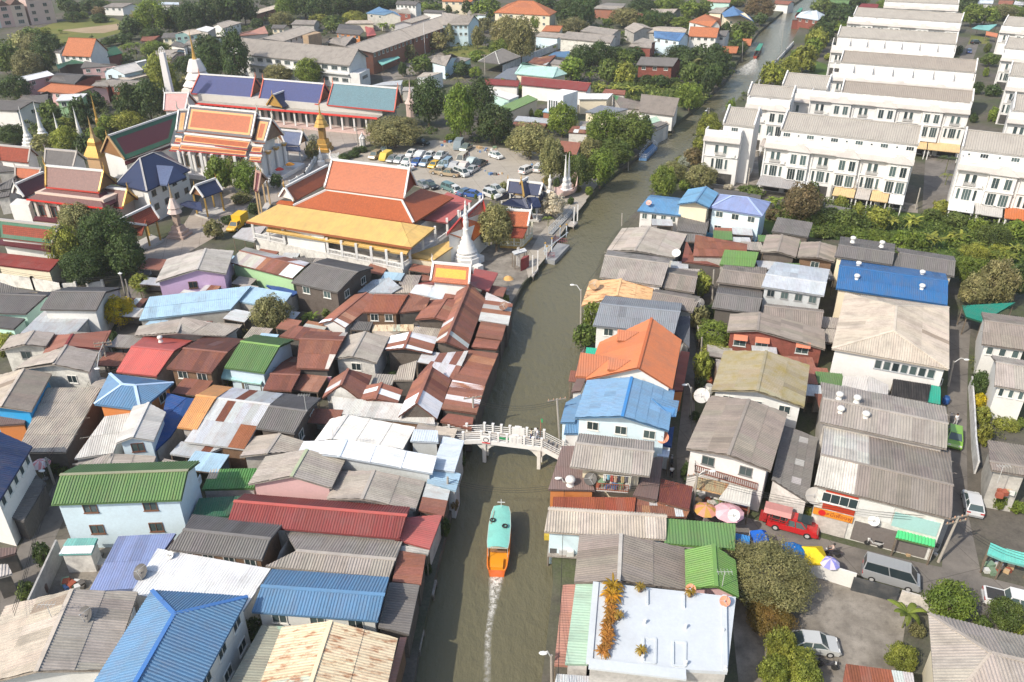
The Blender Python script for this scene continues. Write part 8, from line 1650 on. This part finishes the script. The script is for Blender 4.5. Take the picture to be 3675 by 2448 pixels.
# ------------------------------------------------------------- on the roofs
def hit(g,T,x,y):
 for P in((g['E'][0],g['E'][1],g['R'][0]),(g['B'][0],g['B'][1],g['R'][0]))if g.get('B')else((g['E'][0],g['E'][1],g['R'][0]),):
  nn=(P[1]-P[0]).cross(P[2]-P[0]);c=Vector((0,0,CAM_H));d=q(T,x,y,0)-c;t=(P[0]-c).dot(nn)/d.dot(nn);X=c+d*t
  if min(P[0].z,P[2].z)-.15<X.z<max(P[0].z,P[2].z)+.15:return X
 return X
def turbine(label,p,s=1.):
 r=thing('turbine_vent',label,'roof vent',p-UP*.2,'turbine vents on roofs');MB().lathe(p-UP*.2,[(.42*s,0),(.3*s,.35*s),(.3*s,.55*s)],10).build('collar','smooth_paint',r,(.68,.67,.64))
 m=MB();m.lathe(p,[(.2*s,.3*s),(.42*s,.45*s),(.46*s,.62*s),(.4*s,.8*s),(.2*s,.9*s),(.02,.92*s)],16);m.build('turbine','smooth_paint',r,(.66,.65,.62),True)
for lab,g,T,x,y in(('upper left turbine vent on the large grey roof',BG1,'d6',400,235),('upper right rusty turbine vent on the large grey roof',BG1,'d6',585,270),('lower left turbine vent on the large grey roof',BG1,'d6',412,385),('lower right turbine vent on the large grey roof',BG1,'d6',678,440),('upper left turbine vent on the vivid blue roof',BL,'c6',603,165),('lower left turbine vent on the vivid blue roof',BL,'c6',585,300),('upper right turbine vent on the vivid blue roof',BL,'c6',1275,258),('lower right turbine vent on the vivid blue roof',BL,'c6',1272,405)):turbine(lab,hit(g,T,x,y),.95)
turbine('left turbine vent on the dark gable behind the vivid blue roof',q('b5',545,1225,6.8));turbine('right turbine vent on the dark gable behind the vivid blue roof',q('b5',850,1272,6.8));turbine('round vent on the mauve waterside roof',q('d4',430,1150,3.4),1.2);turbine('small vent on the pink-red gable roof',q('c1',1695,948,4.6),.8)
def dish(label,p,r_,col,mesh=False,az=-.5):
 r=thing('satellite_dish',label,'satellite dish',p);MB().tube(p-UP*.1,p+UP*(r_*.9),.05).build('mast','smooth_paint',r,(.3,.3,.3));nn=Vector((math.sin(az)*.55,-math.cos(az)*.55,.62)).normalized();a=nn.orthogonal().normalized();b=nn.cross(a);c=p+UP*(r_*1.0);P=[c-nn*(r_*.25)];F=[]
 for k,t in enumerate((.35,.7,1.)):P+=[c+(a*math.cos(6.283*i/18)+b*math.sin(6.283*i/18))*(r_*t)-nn*(r_*.25*(1-t*t))for i in range(18)]
 F+=[[0,1+i,1+(i+1)%18]for i in range(18)]+[[1+k*18+i,1+(k+1)*18+i,1+(k+1)*18+(i+1)%18,1+k*18+(i+1)%18]for k in range(2)for i in range(18)]
 MB().add(P,F).build('reflector','smooth_paint',r,col,True);m=MB();[m.tube(P[37+i],c+nn*(r_*.6),.02)for i in(0,6,12)];m.sphere(c+nn*(r_*.6),.08,6,4);m.build('feed_horn','smooth_paint',r,(.4,.4,.4))
OR_,WD,DK=(.62,.24,.14),(.68,.67,.64),(.10,.095,.09)
for lab,T,x,y,z,rr,c in(('large pale mesh dish beside the grey gabled white house','d4',1810,275,5.0,.95,(.5,.48,.45)),('orange dish above the blue striped awning','d4',1400,700,4.2,.7,OR_),('orange dish at the right edge of the white flat roof','e4',1045,480,5.7,.45,OR_),('orange dish at the far edge of the white flat roof','e4',862,415,5.7,.45,OR_),('dark mesh dish on the lavender roof','e1',762,335,3.5,.75,DK),('dark mesh dish on the tan gabled roof','e1',465,570,5.4,.75,DK),('tan mesh dish on the tan rusty gable','c4',680,410,3.9,.9,(.42,.26,.13)),('dark mesh dish among the footpath trees','c4',1785,600,3.4,.8,DK),
  ('white dish at the corner of the patchwork gable','c4',1545,65,4.0,.75,WD),('big grey mesh dish at the shophouse corner','d5',1230,1335,3.2,.9,(.36,.34,.32)),('white dish beside the pink parasol','e5',220,195,3.5,.6,WD),('white dish in front of the shophouse wall','e5',1062,225,3.0,.55,WD),('pink dish on the striped blue roof','b4',80,845,4.8,.55,(.66,.36,.3)),('dark mesh dish on the mauve waterside roof','d4',640,1140,3.4,.7,DK),('brown mesh dish on the striped zinc canal roof','c3',2080,625,3.2,.7,(.22,.12,.08)),('small white dish on the lavender roof edge','e1',915,230,3.8,.4,WD)):dish(lab,q(T,x,y,z),rr,c)
def antenna(label,p,h=2.2):
 r=thing('aerial',label,'aerial',p);MB().tube(p,p+UP*h,.03).build('mast','smooth_paint',r,(.5,.5,.48));m=MB();m.beam(p+UP*h-Vector((.7,0,0)),p+UP*h+Vector((.7,0,0)),.03,.03);[m.beam(p+UP*h+Vector((x,-.35,0)),p+UP*h+Vector((x,.35,0)),.02,.02)for x in(-.6,-.3,0,.3,.6)];m.build('elements','smooth_paint',r,(.5,.5,.48))
for lab,T,x,y,z in(('aerial on the tan gable in the bottom left corner','e1',290,580,5.6),('aerial on the white gable above the footbridge','d2',1765,720,6.),('aerial on the dark-grey gable behind the striped roof','d2',1470,370,6.2),('aerial on the ribbed grey roof at the right edge','d6',2070,1130,5.6),('aerial at the bright green gable','e4',1030,400,4.4)):antenna(lab,q(T,x,y,z))
# ------------------------------------------------------------- street parasols, stalls, awnings
def parasol(label,T,x,y,r_,col,col2=None,z=2.3,n=10):
 p=q(T,x,y,z);p.z=0;r=thing('parasol',label,'parasol',p);MB().tube(p,p+UP*(z+.3),.03).build('pole','smooth_paint',r,(.5,.5,.5));MB().lathe(p,[(.3,0),(.3,.12),(.06,.15)],10).build('base','concrete',r,(.3,.3,.3))
 for par in((0,1)if col2 else(0,)):
  m=MB();P=[p+UP*(z+.35)]+[p+Vector((r_*math.cos(6.283*i/n),r_*math.sin(6.283*i/n),z-.2))for i in range(n)]+[p+Vector((r_*.55*math.cos(6.283*i/n),r_*.55*math.sin(6.283*i/n),z+.16))for i in range(n)]
  F=[f for i in range(n)if not col2 or i%2==par for f in([0,n+1+i,n+1+(i+1)%n],[n+1+i,1+i,1+(i+1)%n,n+1+(i+1)%n])];m.add(P,F);m.build('canopy','cloth',r,col2 if par else col)
 MB().sphere(p+UP*(z+.38),.06).build('finial','smooth_paint',r,(.6,.5,.4))
parasol('orange and gold street parasol','e5',55,125,1.25,(.62,.28,.2),(.5,.3,.08));parasol('big pink street parasol','e5',195,142,1.6,(.68,.38,.42),(.72,.46,.5));parasol('bright blue street parasol beside the big olive tree','e5',588,375,1.3,(.03,.2,.55));parasol('small purple parasol in front of the yellow gazebo','e5',805,445,.95,(.25,.25,.6),(.55,.5,.7));parasol('pink parasol at the shop in the left lane','d1',420,915,1.1,(.7,.3,.3),(.7,.6,.6));parasol('orange parasol in front of the ordination hall','b2',708,405,1.1,(.7,.3,.05));parasol('red parasol in front of the ordination hall','b2',596,458,1.0,(.6,.06,.05));parasol('little tan parasol at the temple quay','c3',2130,285,.9,(.62,.36,.14))
def gazebo(label,T,x,y,s,col):
 p=q(T,x,y,2.2);p.z=0;r=thing('gazebo',label,'gazebo',p);c=[p+Vector((sx*s,sy*s,2.1))for sx,sy in((-1,-1),(1,-1),(1,1),(-1,1))];MB().add(c+[p+UP*3.0]+[k-UP*.25 for k in c],[[0,1,4],[1,2,4],[2,3,4],[3,0,4],[0,5,6,1],[1,6,7,2],[2,7,8,3],[3,8,5,0]]).build('canopy','cloth',r,col)
 for k in c:MB().box((k.x,k.y,1.),(.06,.06,2.1)).build('leg','smooth_paint',r,(.6,.6,.6))
gazebo('yellow square market gazebo','e5',710,400,1.15,(.78,.55,.03));gazebo('blue market tarpaulin tent left of the red songthaew','e5',385,290,.8,(.02,.12,.5))
SH('e5','blue tarpaulin sheet beside the green sheet roof',(232,355,318,350),(232,278,322,295),ze=2.4,pitch=5,roof='blue',w=4,name='tarpaulin',cat='tarpaulin',colfn=lambda a,b:((.03,.22,.55),))
for lab,T,E,R,ze,pt,pal,c in(('olive canvas awning over the market stalls','d4',(1730,1180,2070,1250),(1770,1060,2105,1140),2.7,14,'tan',(.30,.25,.15)),('grey-white canvas awning over the market stalls','d4',(2000,1290,2330,1370),(2110,1150,2360,1200),2.7,14,'white',(.55,.54,.50)),('green striped awning over the plant stall at the corner','e6',(655,120,865,172),(668,80,870,128),2.4,22,'green',(.06,.42,.16)),('left turquoise awning at the right edge','e6',(1148,205,1235,245),(1165,148,1245,180),2.5,18,'teal',(.12,.48,.42)),('right turquoise awning at the right edge','e6',(1228,240,1400,285),(1245,178,1400,215),2.5,18,'teal',(.14,.52,.45)),
  ('white canvas sheet stretched below the beige hip-roof house','d6',(430,100,700,165),(445,0,700,5),3.2,8,'white',(.60,.58,.54)),('grey canvas sheet right of the white canvas','d6',(690,165,915,200),(710,5,925,90),3.2,8,'white',(.5,.49,.47)),('black shade net below the laundry balcony','d6',(955,210,1335,270),(970,30,1370,95),3.0,14,'dgrey',(.03,.03,.032)),('green shade net at the corner of the beige hip-roof house','d6',(1330,275,1470,305),(1370,95,1475,115),2.8,14,'dgreen',(.03,.33,.24)),('big green shade net under the olive trees','c6',(1740,700,1910,755),(1700,570,2260,560),3.0,5,'dgreen',(.015,.24,.17)),
  ('small green net beside the orange gabled house','c4',(592,1085,690,1100),(600,1025,715,1030),1.6,8,'teal',(.03,.42,.28)),('zinc arched canopy beside the temple hall','b2',(100,1180,330,1230),(200,1080,470,1070),3.0,8,'zinc',(.5,.5,.5)),('blue-white striped awning beside the footpath','d4',(1345,845,1470,860),(1360,770,1485,780),2.6,14,'wblue',(.5,.6,.75))):SH(T,lab,E,R,ze=ze,pitch=pt,roof=pal,w=6,l=9,name='awning',cat='awning',colfn=lambda a,b,c=c:(c,))
def wallline(label,T,pts,h,col=(.62,.60,.56),th=.18,z=0.,posts=0,mat='old_wall',name='boundary_wall',cat='wall',top=True):
 P=[q(T,x,y,z+h if top else z)for x,y in pts];r=thing(name,label,cat,(P[0].x,P[0].y,z))
 for a,b in zip(P[:-1],P[1:]):
  A,B_=Vector((a.x,a.y,z+h/2)),Vector((b.x,b.y,z+h/2));MB().beam(A,B_,th,h).build('panel',mat,r,col)
  if posts:
   k=max(1,int((B_-A).length/posts))
   for i in range(k+1):p=lerp(A,B_,i/k);MB().box(p+UP*.12,(.34,.34,h+.24)).build('pillar',mat,r,tuple(min(1,c*1.1)for c in col))
 return r
wallline('white temple boundary wall with pillars at the left','c1',[(-30,235),(330,285),(640,345),(790,340)],2.2,(.68,.66,.62),posts=4);wallline('white temple wall stretch beside the lane steps','c1',[(920,345),(1075,318)],1.6,(.68,.66,.62),posts=3);wallline('long white painted wall beside the school field','a3',[(600,690),(850,580),(1110,480),(1180,455)],2.6,(.62,.62,.61));wallline('white roadside wall beside the yard','e5',[(592,410),(780,462),(968,520)],1.9,(.66,.65,.62),mat='wall_paint');wallline('dark corrugated gate panel beside the yard','e5',[(950,540),(1090,575),(1228,612)],1.7,(.05,.055,.06),.1)
wallline('pale yard wall behind the banana plant','e5',[(1240,620),(1345,650),(1480,690)],1.7,(.56,.52,.47));wallline('white wall along the right-hand lane','d6',[(1810,0),(1835,330),(1850,640),(1880,900)],1.8,(.6,.6,.6));wallline('grey concrete yard wall beside the left lane','e1',[(300,130),(225,290),(150,450)],2.4,(.42,.41,.39));wallline('dark picket fence in front of the townhouses','b4',[(770,665),(1050,700),(1270,740)],1.6,(.12,.12,.13),.08);wallline('dark slatted fence in front of the nearest terrace','b5',[(250,830),(540,880),(800,930)],1.5,(.2,.2,.21),.08,posts=3);wallline('white balustrade wall along the upper canal garden','a4',[(1250,860),(1330,720),(1430,640),(1530,530),(1610,440)],1.4,(.62,.63,.64),.15,posts=3)
wallline('white temple terrace balustrade near the orange wing','b2',[(700,590),(860,500),(990,300),(1220,300)],1.3,(.7,.7,.68),posts=3);wallline('blue and white fence of the pale blue house','b4',[(690,1130),(960,1180),(1180,1230),(1290,1180)],1.5,(.12,.45,.68),.12,mat='wall_paint',posts=3);wallline('fence strip in front of the shophouse row','e6',[(440,60),(560,95),(655,120)],1.1,(.45,.43,.4),.1)
# ------------------------------------------------------------- balconies, dormers, window awnings, signs
def balcony(root,T,a,b,z,dep,col,h=.9,solid=False):
 A,B_=q(T,*a,z),q(T,*b,z);d=(B_-A).normalized();n=Vector((d.y,-d.x,0));o=MB().slab([A,B_,B_-n*dep,A-n*dep],.15).build('balcony_floor','concrete',root,(.5,.48,.45));m=MB()
 for h_ in(.1,h):m.beam(A+UP*h_,B_+UP*h_,.07,.08)
 k=int((B_-A).length/.22)
 for i in range(k+1):m.box(lerp(A,B_,i/k)+UP*(h/2),(.07 if not solid else .2,.05,h),math.atan2(d.y,d.x))
 m.build('balcony_rail','wood_board' if col[0]<.4 else 'wall_paint',o,col)
balcony(M2['root'],'d5',(-20,1010),(630,1205),2.9,1.4,(.22,.085,.06));balcony(BHg['root'],'b4',(440,950),(745,1000),2.9,1.6,(.72,.72,.72));balcony(G['root'],'d1',(1960,1445),(2130,1110),3.1,1.6,(.68,.72,.76));balcony(HB['root'],'c6',(330,1240),(1480,1420),3.0,2.0,(.5,.5,.48));balcony(LG['root'],'d4',(705,1200),(1040,1225),3.5,2.5,(.25,.1,.06))
w_=HB['walls']['1'];a,b,zt_,o=w_;d=(b-a).normalized();L=(b-a).length
for u in(.42,.5,.58,.66,.74,.82,.9):window(HB['root'],a+d*(L*u)+UP*4.9,d,o,.85,1.3,(.4,.42,.44),'1')
a,b,zt_,o=RW['walls']['1'];d=(b-a).normalized();L=(b-a).length
for u in(.12,.36,.8):
 c=a+d*(L*u)+UP*(3.0);window(RW['root'],c,d,o,1.7,1.3,(.6,.6,.58),'2');MB().slab([c+d*.95+o*.75+UP*.65,c-d*.95+o*.75+UP*.65,c-d*.95+o*.05+UP*1.15,c+d*.95+o*.05+UP*1.15],.05).build('window_awning','painted_sheet',RW['root'],(.58,.2,.12))
for lab,P in(('',((930,842),(1160,865),(1010,962),(922,955))),('',((540,1088),(868,1130),(608,1342),(485,1335))),('',((842,1137),(1068,1165),(915,1272),(820,1262)))):
 X=[hit(OR,'c4',*p)for p in P];Q=[q('c4',*P[0],X[1].z),X[1],X[2],q('c4',*P[3],X[2].z)];up_=UP*.12
 dm=MB().slab([p+up_-UP*.06 for p in Q],.08).build('dormer_roof','painted_sheet',OR['root'],(.4,.13,.05));cover(dm,[Q[3]+up_,Q[2]+up_,Q[1]+up_,Q[0]+up_],'orange',False)
 k_=Q[0]*2-Q[3];k_.z=Q[3].z;MB().add([Q[3],Q[0]+up_*.5,k_,q('c4',*P[3],X[2].z-1.0)],[[0,1,2],[0,2,3]]).build('dormer_front','wall_paint',OR['root'],WT)
dm=[q('d4',1290,235,7.4),q('d4',1582,195,6.4),q('d4',1548,425,6.0),q('d4',1500,425,6.3)];o_=MB().slab([dm[0],q('d4',1580,262,6.9),dm[2],dm[3]],.1).build('porch_roof','painted_sheet',BU['root'],(.1,.28,.55));cover(o_,[dm[2],q('d4',1580,262,6.9),dm[0]],'sblue',False)
# shophouse front: red upper wall, ribbon window, orange sign
a,b,zt_,o=BG2['walls']['E'];d=(b-a).normalized();L=(b-a).length
def panel(nm,u0,u1,z0,z1,col,mat='wall_paint',off=.06):
 A,B_=a+d*(L*u0),a+d*(L*u1);return MB().beam(A+UP*((z0+z1)/2)+o*off,B_+UP*((z0+z1)/2)+o*off,.1,z1-z0).build(nm,mat,BG2['root'],col)
panel('red_wall',.065,.33,3.2,5.7,(.45,.045,.015));window(BG2['root'],a+d*(L*.19)+o*.12+UP*4.7,d,o,3.4,1.25,(.72,.71,.69),'4')
sg=panel('sign_board',.0,.33,2.35,3.15,(.66,.25,.03),'smooth_paint',.25);panel('white_panel',.34,.62,3.4,5.4,(.62,.62,.6));panel('teal_panel',.63,.98,3.2,4.9,(.32,.52,.50));panel('slat_gate',.05,.3,.1,2.2,(.5,.46,.42),'old_wall',.1);panel('dark_shopfront',.35,.95,.2,2.6,(.16,.14,.13),'old_wall',.05)
def lettering(body,c,d,n,size,col,parent,label=None):
 cu=bpy.data.curves.new('lettering','FONT');cu.body=body;cu.size=size;cu.align_x='CENTER';cu.align_y='CENTER';cu.extrude=.008
 t=bpy.data.objects.new('lettering',cu);COL.objects.link(t);bpy.context.view_layer.update();dg=bpy.context.evaluated_depsgraph_get();me=bpy.data.meshes.new_from_object(t.evaluated_get(dg));bpy.data.objects.remove(t);me.materials.clear();me.materials.append(MATS['smooth_paint'])
 M_=Matrix((d,Vector((0,0,1)),n)).transposed().to_4x4();M_.translation=c-OFF[parent.name];me.transform(M_);ob=bpy.data.objects.new('lettering',me);COL.objects.link(ob);ob.parent=parent;ob.color=(*col,1);OFF[ob.name]=OFF[parent.name]
dd=d if d.x>0 else-d
lettering('บะหมี่เฟื่องฟู',a+d*(L*.19)+UP*2.78+o*.32,dd,o,.62,(.32,.05,.02),sg)
c=a+d*(L*.075)+UP*2.75+o*.3;MB().tube(c,c+o*.03,.36,.36,18).build('sign_emblem','smooth_paint',sg,(.55,.02,.02))
p0,p1=q('c3',958,1190,1.0),q('c3',1125,1195,1.0);dsg=(p1-p0).normalized();nsg=Vector((dsg.y,-dsg.x,0));c=(p0+p1)/2;c.z=1.9
r=thing('shop_sign','green shop sign with white Thai lettering under the half white gable','sign',(c.x,c.y,0));bd=MB().box(c,((p1-p0).length,.08,1.7),math.atan2(dsg.y,dsg.x)).build('board','smooth_paint',r,(.01,.28,.18));lettering('ใกล้+ชิด',c+nsg*.06+UP*.3,dsg,nsg,.75,(.7,.7,.68),bd)
# market clutter, laundry, rooftop plants
def laundry(label,T,a,b,z,cols):
 A,B_=q(T,*a,z),q(T,*b,z);r=thing('laundry_line',label,'laundry',(A.x,A.y,0));MB().tube(A,B_,.03).build('line','smooth_paint',r,(.6,.6,.6));d=(B_-A).normalized()
 for i,c in enumerate(cols):
  p=lerp(A,B_,(i+.5)/len(cols));w=(B_-A).length/len(cols)*.8;h=RND.uniform(.6,1.0);m=MB();k=4;V=[p+d*(w*(j/k-.5))+Vector((0,.05*(-1)**j,-hh))for hh in(0,h)for j in range(k+1)];m.add(V,[[j,j+1,k+2+j,k+1+j]for j in range(k)]);m.build('garment','cloth',r,c)
laundry('washing hanging on the laundry terrace','d4',(780,1035),(1085,1065),5.0,[(.6,.6,.58),(.2,.4,.5),(.4,.1,.08),(.5,.35,.25),(.06,.06,.08),(.45,.36,.2),(.12,.12,.14),(.5,.48,.4)]);laundry('pink and white washing below the rust-red gable','c2',(1770,1310),(2030,1330),2.6,[(.6,.6,.6),(.7,.1,.35),(.05,.06,.12),(.65,.6,.6),(.6,.3,.4)]);laundry('towels drying on the beige hip-roof house balcony','c6',(1100,1275),(1240,1285),4.2,[(.12,.12,.5),(.25,.6,.48)])
def bromeliads():
 me,_=rosette('bromeliad_leaves',70,1,14,.9,.07,.05,0);A,B_=q('e4',455,385,FLZ),q('e4',398,760,FLZ);n_=15;R=random.Random(3)
 pr=thing('planter','long low planter under the golden bromeliads on the white flat roof','planter',(A.x,A.y,FLZ));MB().beam(A+UP*.15,B_+UP*.15,.7,.3).build('trough','concrete',pr,(.55,.5,.45))
 for i in range(n_):
  p=lerp(A,B_,(i+.5)/n_)+Vector((R.uniform(-.15,.15),0,.25));r=thing('bromeliad','golden bromeliad in the planter on the white flat roof, %s from the far end'%(ORD[i]if i<14 else 'last'),'bromeliad',p,'bromeliads in the roof planter');s=1.5 if i in(0,2)else R.uniform(.75,1.1)
  for k in range(3):o=child_of(r,'leaves',me,jit((.50,.27,.02)if i<4 else(.34,.17,.03),.2),(0,0,.06*k));o.scale=(s*(1-.2*k),s*(1-.2*k),s);o.rotation_euler=(0,0,R.uniform(0,6)+k)
 for lab,x,y in(('potted plant at the far edge of the white flat roof',592,405),('potted plant beside the far orange dish',860,432),('small potted bromeliad right of the planter',475,555),('potted bromeliad at the roof kerb',597,745)):
  p=q('e4',x,y,FLZ);r=thing('potted_plant',lab,'potted plant',p);MB().lathe(p,[(.2,0),(.28,.45),(.22,.45)],10).build('pot','clay_tile',r,(.3,.2,.15))
  for k in range(2):o=child_of(r,'leaves',me,jit((.3,.2,.03),.2),(0,0,.4+.08*k));o.scale=(.75,)*3;o.rotation_euler=(0,0,k)
bromeliads()
for lab,T,x,y,s,c in(('blue water barrel below the green shade net','d6',1520,290,.45,(.02,.09,.3)),('steel water tank beside the mossy-roofed house','d4',1885,190,.6,(.5,.5,.48)),('terracotta water jar beside the footpath trees','d4',1890,95,.5,(.32,.1,.05)),('dark water jars in the shaded courtyard','e1',235,415,.5,(.12,.08,.07))):
 p=q(T,x,y,0);r=thing('water_container',lab,'water tank',p);MB().lathe(p,[(s*.8,0),(s,s*.6),(s,s*1.8),(s*.7,s*2.3)],14).build('drum','smooth_paint',r,c);MB().lathe(p+UP*(s*2.3),[(s*.72,0),(s*.72,.06)],14).build('lid','smooth_paint',r,tuple(k*.8 for k in c))
R9=random.Random(9)
def clutter(label,T,x0,y0,x1,y1,n,z=0.):
 p=q(T,(x0+x1)/2,(y0+y1)/2,z);m=MB()
 r=thing('clutter_heap',label,'clutter',p)
 for i in range(n):
  c=q(T,R9.uniform(x0,x1),R9.uniform(y0,y1),z);s=R9.uniform(.25,.7);MB().box(c+UP*s*.4,(s*R9.uniform(.6,1.6),s,s*.8),R9.uniform(0,3)).build(('crate','basket','sack','bucket')[i%4],'smooth_paint' if i%2 else 'wood_board',r,R9.choice([(.5,.48,.45),(.1,.2,.4),(.35,.1,.06),(.2,.3,.2),(.12,.11,.1),(.5,.35,.2),(.6,.6,.58)]))
for lab,T,b,n,z in(('heap of sacks and bags behind the car park','b3',(330,230,560,290),16,0),('row of shrine oddments at the back of the car park','b3',(-40,180,60,230),8,0),('market goods under the olive awning','d4',(1740,1260,2000,1400),14,0),('market goods under the grey-white awning','d4',(2050,1370,2330,1440),10,0),('rubble and broken tiles in the walled courtyard','e1',(330,365,480,395),12,0),('buckets and boxes beside the courtyard shed','e1',(505,215,560,270),6,0),('pots and crates on the laundry terrace','d4',(720,1120,1040,1190),14,3.5),('goods at the plant stall on the corner','e6',(660,150,880,215),12,0),('pots in front of the turquoise awnings','e6',(1140,250,1340,310),14,0),('scrap boards in front of the broken rust gable','c3',(1160,750,1380,850),10,2.),('bric-a-brac on the beige house balcony','c6',(360,1190,1000,1270),14,3.1),('pots along the footpath garden','c4',(1850,1200,1900,1420),8,0),('boxes on the plant terrace at the right edge','d6',(2080,1180,2300,1280),8,2.5),('traffic cones and tyres on the car park','b3',(380,480,590,530),9,0)):clutter(lab,T,*b,n,z)
# small lean-tos filling the gaps between the houses
def gaps(pal_list,T,pts,n,seed,grp):
 R=random.Random(seed);P=[q(T,x,y,0).xy for x,y in pts];bx=[f(p[i]for p in P)for i in(0,1)for f in(min,max)];items=[]
 def inn(x,y,Q):
  c=False
  for i in range(len(Q)):
   a,b=Q[i],Q[i-1]
   if(a[1]>y)!=(b[1]>y)and x<(b[0]-a[0])*(y-a[1])/(b[1]-a[1])+a[0]:c=not c
  return c
 k=0
 for _ in range(6000):
  if k>=n:break
  x,y=R.uniform(bx[0],bx[1]),R.uniform(bx[2],bx[3])
  if not inn(x,y,P)or any(inn(x+dx,y+dy,F_)for F_ in FOOT for dx,dy in((0,0),(1.0,0),(-1.0,0),(0,1.0),(0,-1.0))):continue
  w,l,z,a=R.uniform(2.6,4.8),R.uniform(2.2,3.6),R.uniform(2.1,2.9),R.choice((-.1,-.18,1.4));pal=R.choice(pal_list);ca,sa=math.cos(a),math.sin(a)
  C=[Vector((x+u*ca-v*sa,y+u*sa+v*ca,z+(v+l/2)*.1))for u,v in((-w/2,-l/2),(w/2,-l/2),(w/2,l/2),(-w/2,l/2))]
  r=thing('lean_to',None,None,(x,y,0));ro=MB().slab([c-UP*.05 for c in C],.06).build('roof','wood_board',r,(.15,.12,.1));cover(ro,C,pal,True,1.0,4.);FOOT.append([c.xy for c in C]);k+=1
  for c in C:t=lerp(c,Vector((x,y,z)),.08);MB().box((t.x,t.y,t.z/2-.05),(.12,.12,t.z-.1)).build('post','wood_board',r,(.2,.16,.12))
  MB().beam(lerp(C[2],C[3],.06)*1.-UP*(C[2].z/2+.1),lerp(C[2],C[3],.94)-UP*(C[2].z/2+.1),.08,C[2].z-.2).build('back_wall','old_wall',r,R.choice(((.3,.28,.25),(.2,.14,.1),(.35,.4,.42))))
  px_=1837.5+FPX*x/(y*_c+CAM_H*_s);py_=1224+FPX*(CAM_H*_c-y*_s)/(y*_c+CAM_H*_s)
  items.append((r,'lean-to',{'rust':'rusty','rustp':'red-brown','grey':'grey','zinc':'zinc','dgrey':'dark grey','zincmix':'patched','lblue':'pale blue','green':'green','beige':'tan'}[pal],px_,py_,w,l))
 return items
FOOT+=[[q('f',x,y,0).xy for x,y in P_]for P_ in(((1540,1180),(1625,1190),(1612,1000),(1608,680),(1545,680),(1560,900),(1540,1040)),((1560,1150),(2250,1300),(2250,1420),(1560,1230)),((2150,1310),(2260,1330),(2240,730),(2170,730)))]
IT=gaps(['rust','rustp','grey','zinc','dgrey','zincmix','beige','lblue'],'f',[(330,640),(700,600),(1080,650),(1150,700),(1080,960),(1000,1230),(930,1500),(600,1450),(300,1250),(200,1000),(300,800)],46,3,'')+gaps(['grey','zinc','dgrey','rustp','green'],'f',[(1380,620),(1480,540),(1760,560),(1900,620),(2190,650),(2170,1000),(2160,1150),(1900,1180),(1620,1140),(1300,1150),(1330,900)],34,4,'')
auto_labels(IT,'lean-to')
for it in IT:it[0]['group']='small lean-to roofs between the houses';it[0]['category']='lean-to'
# ------------------------------------------------------------- morning haze
hz=MB().box((0,700,28.5),(3400,1900,64));hm=bpy.data.materials.new('haze_air');hm.use_nodes=True;ht=hm.node_tree;ht.nodes.remove(ht.nodes['Principled BSDF'])
pv=ht.nodes.new('ShaderNodeVolumePrincipled');pv.inputs['Color'].default_value=(.93,.95,1,1);pv.inputs['Density'].default_value=.00016;pv.inputs['Anisotropy'].default_value=.2;ht.links.new(pv.outputs[0],ht.nodes['Material Output'].inputs['Volume'])
MATS['haze_air']=hm;ho=hz.build('haze','haze_air',None);tag(ho,'thin pale haze over the whole neighbourhood','haze',kind='stuff')
SC.cycles.volume_bounces=1;SC.cycles.volume_step_rate=4
print('sheets',NSHEET[0],'objects',len(bpy.data.objects))
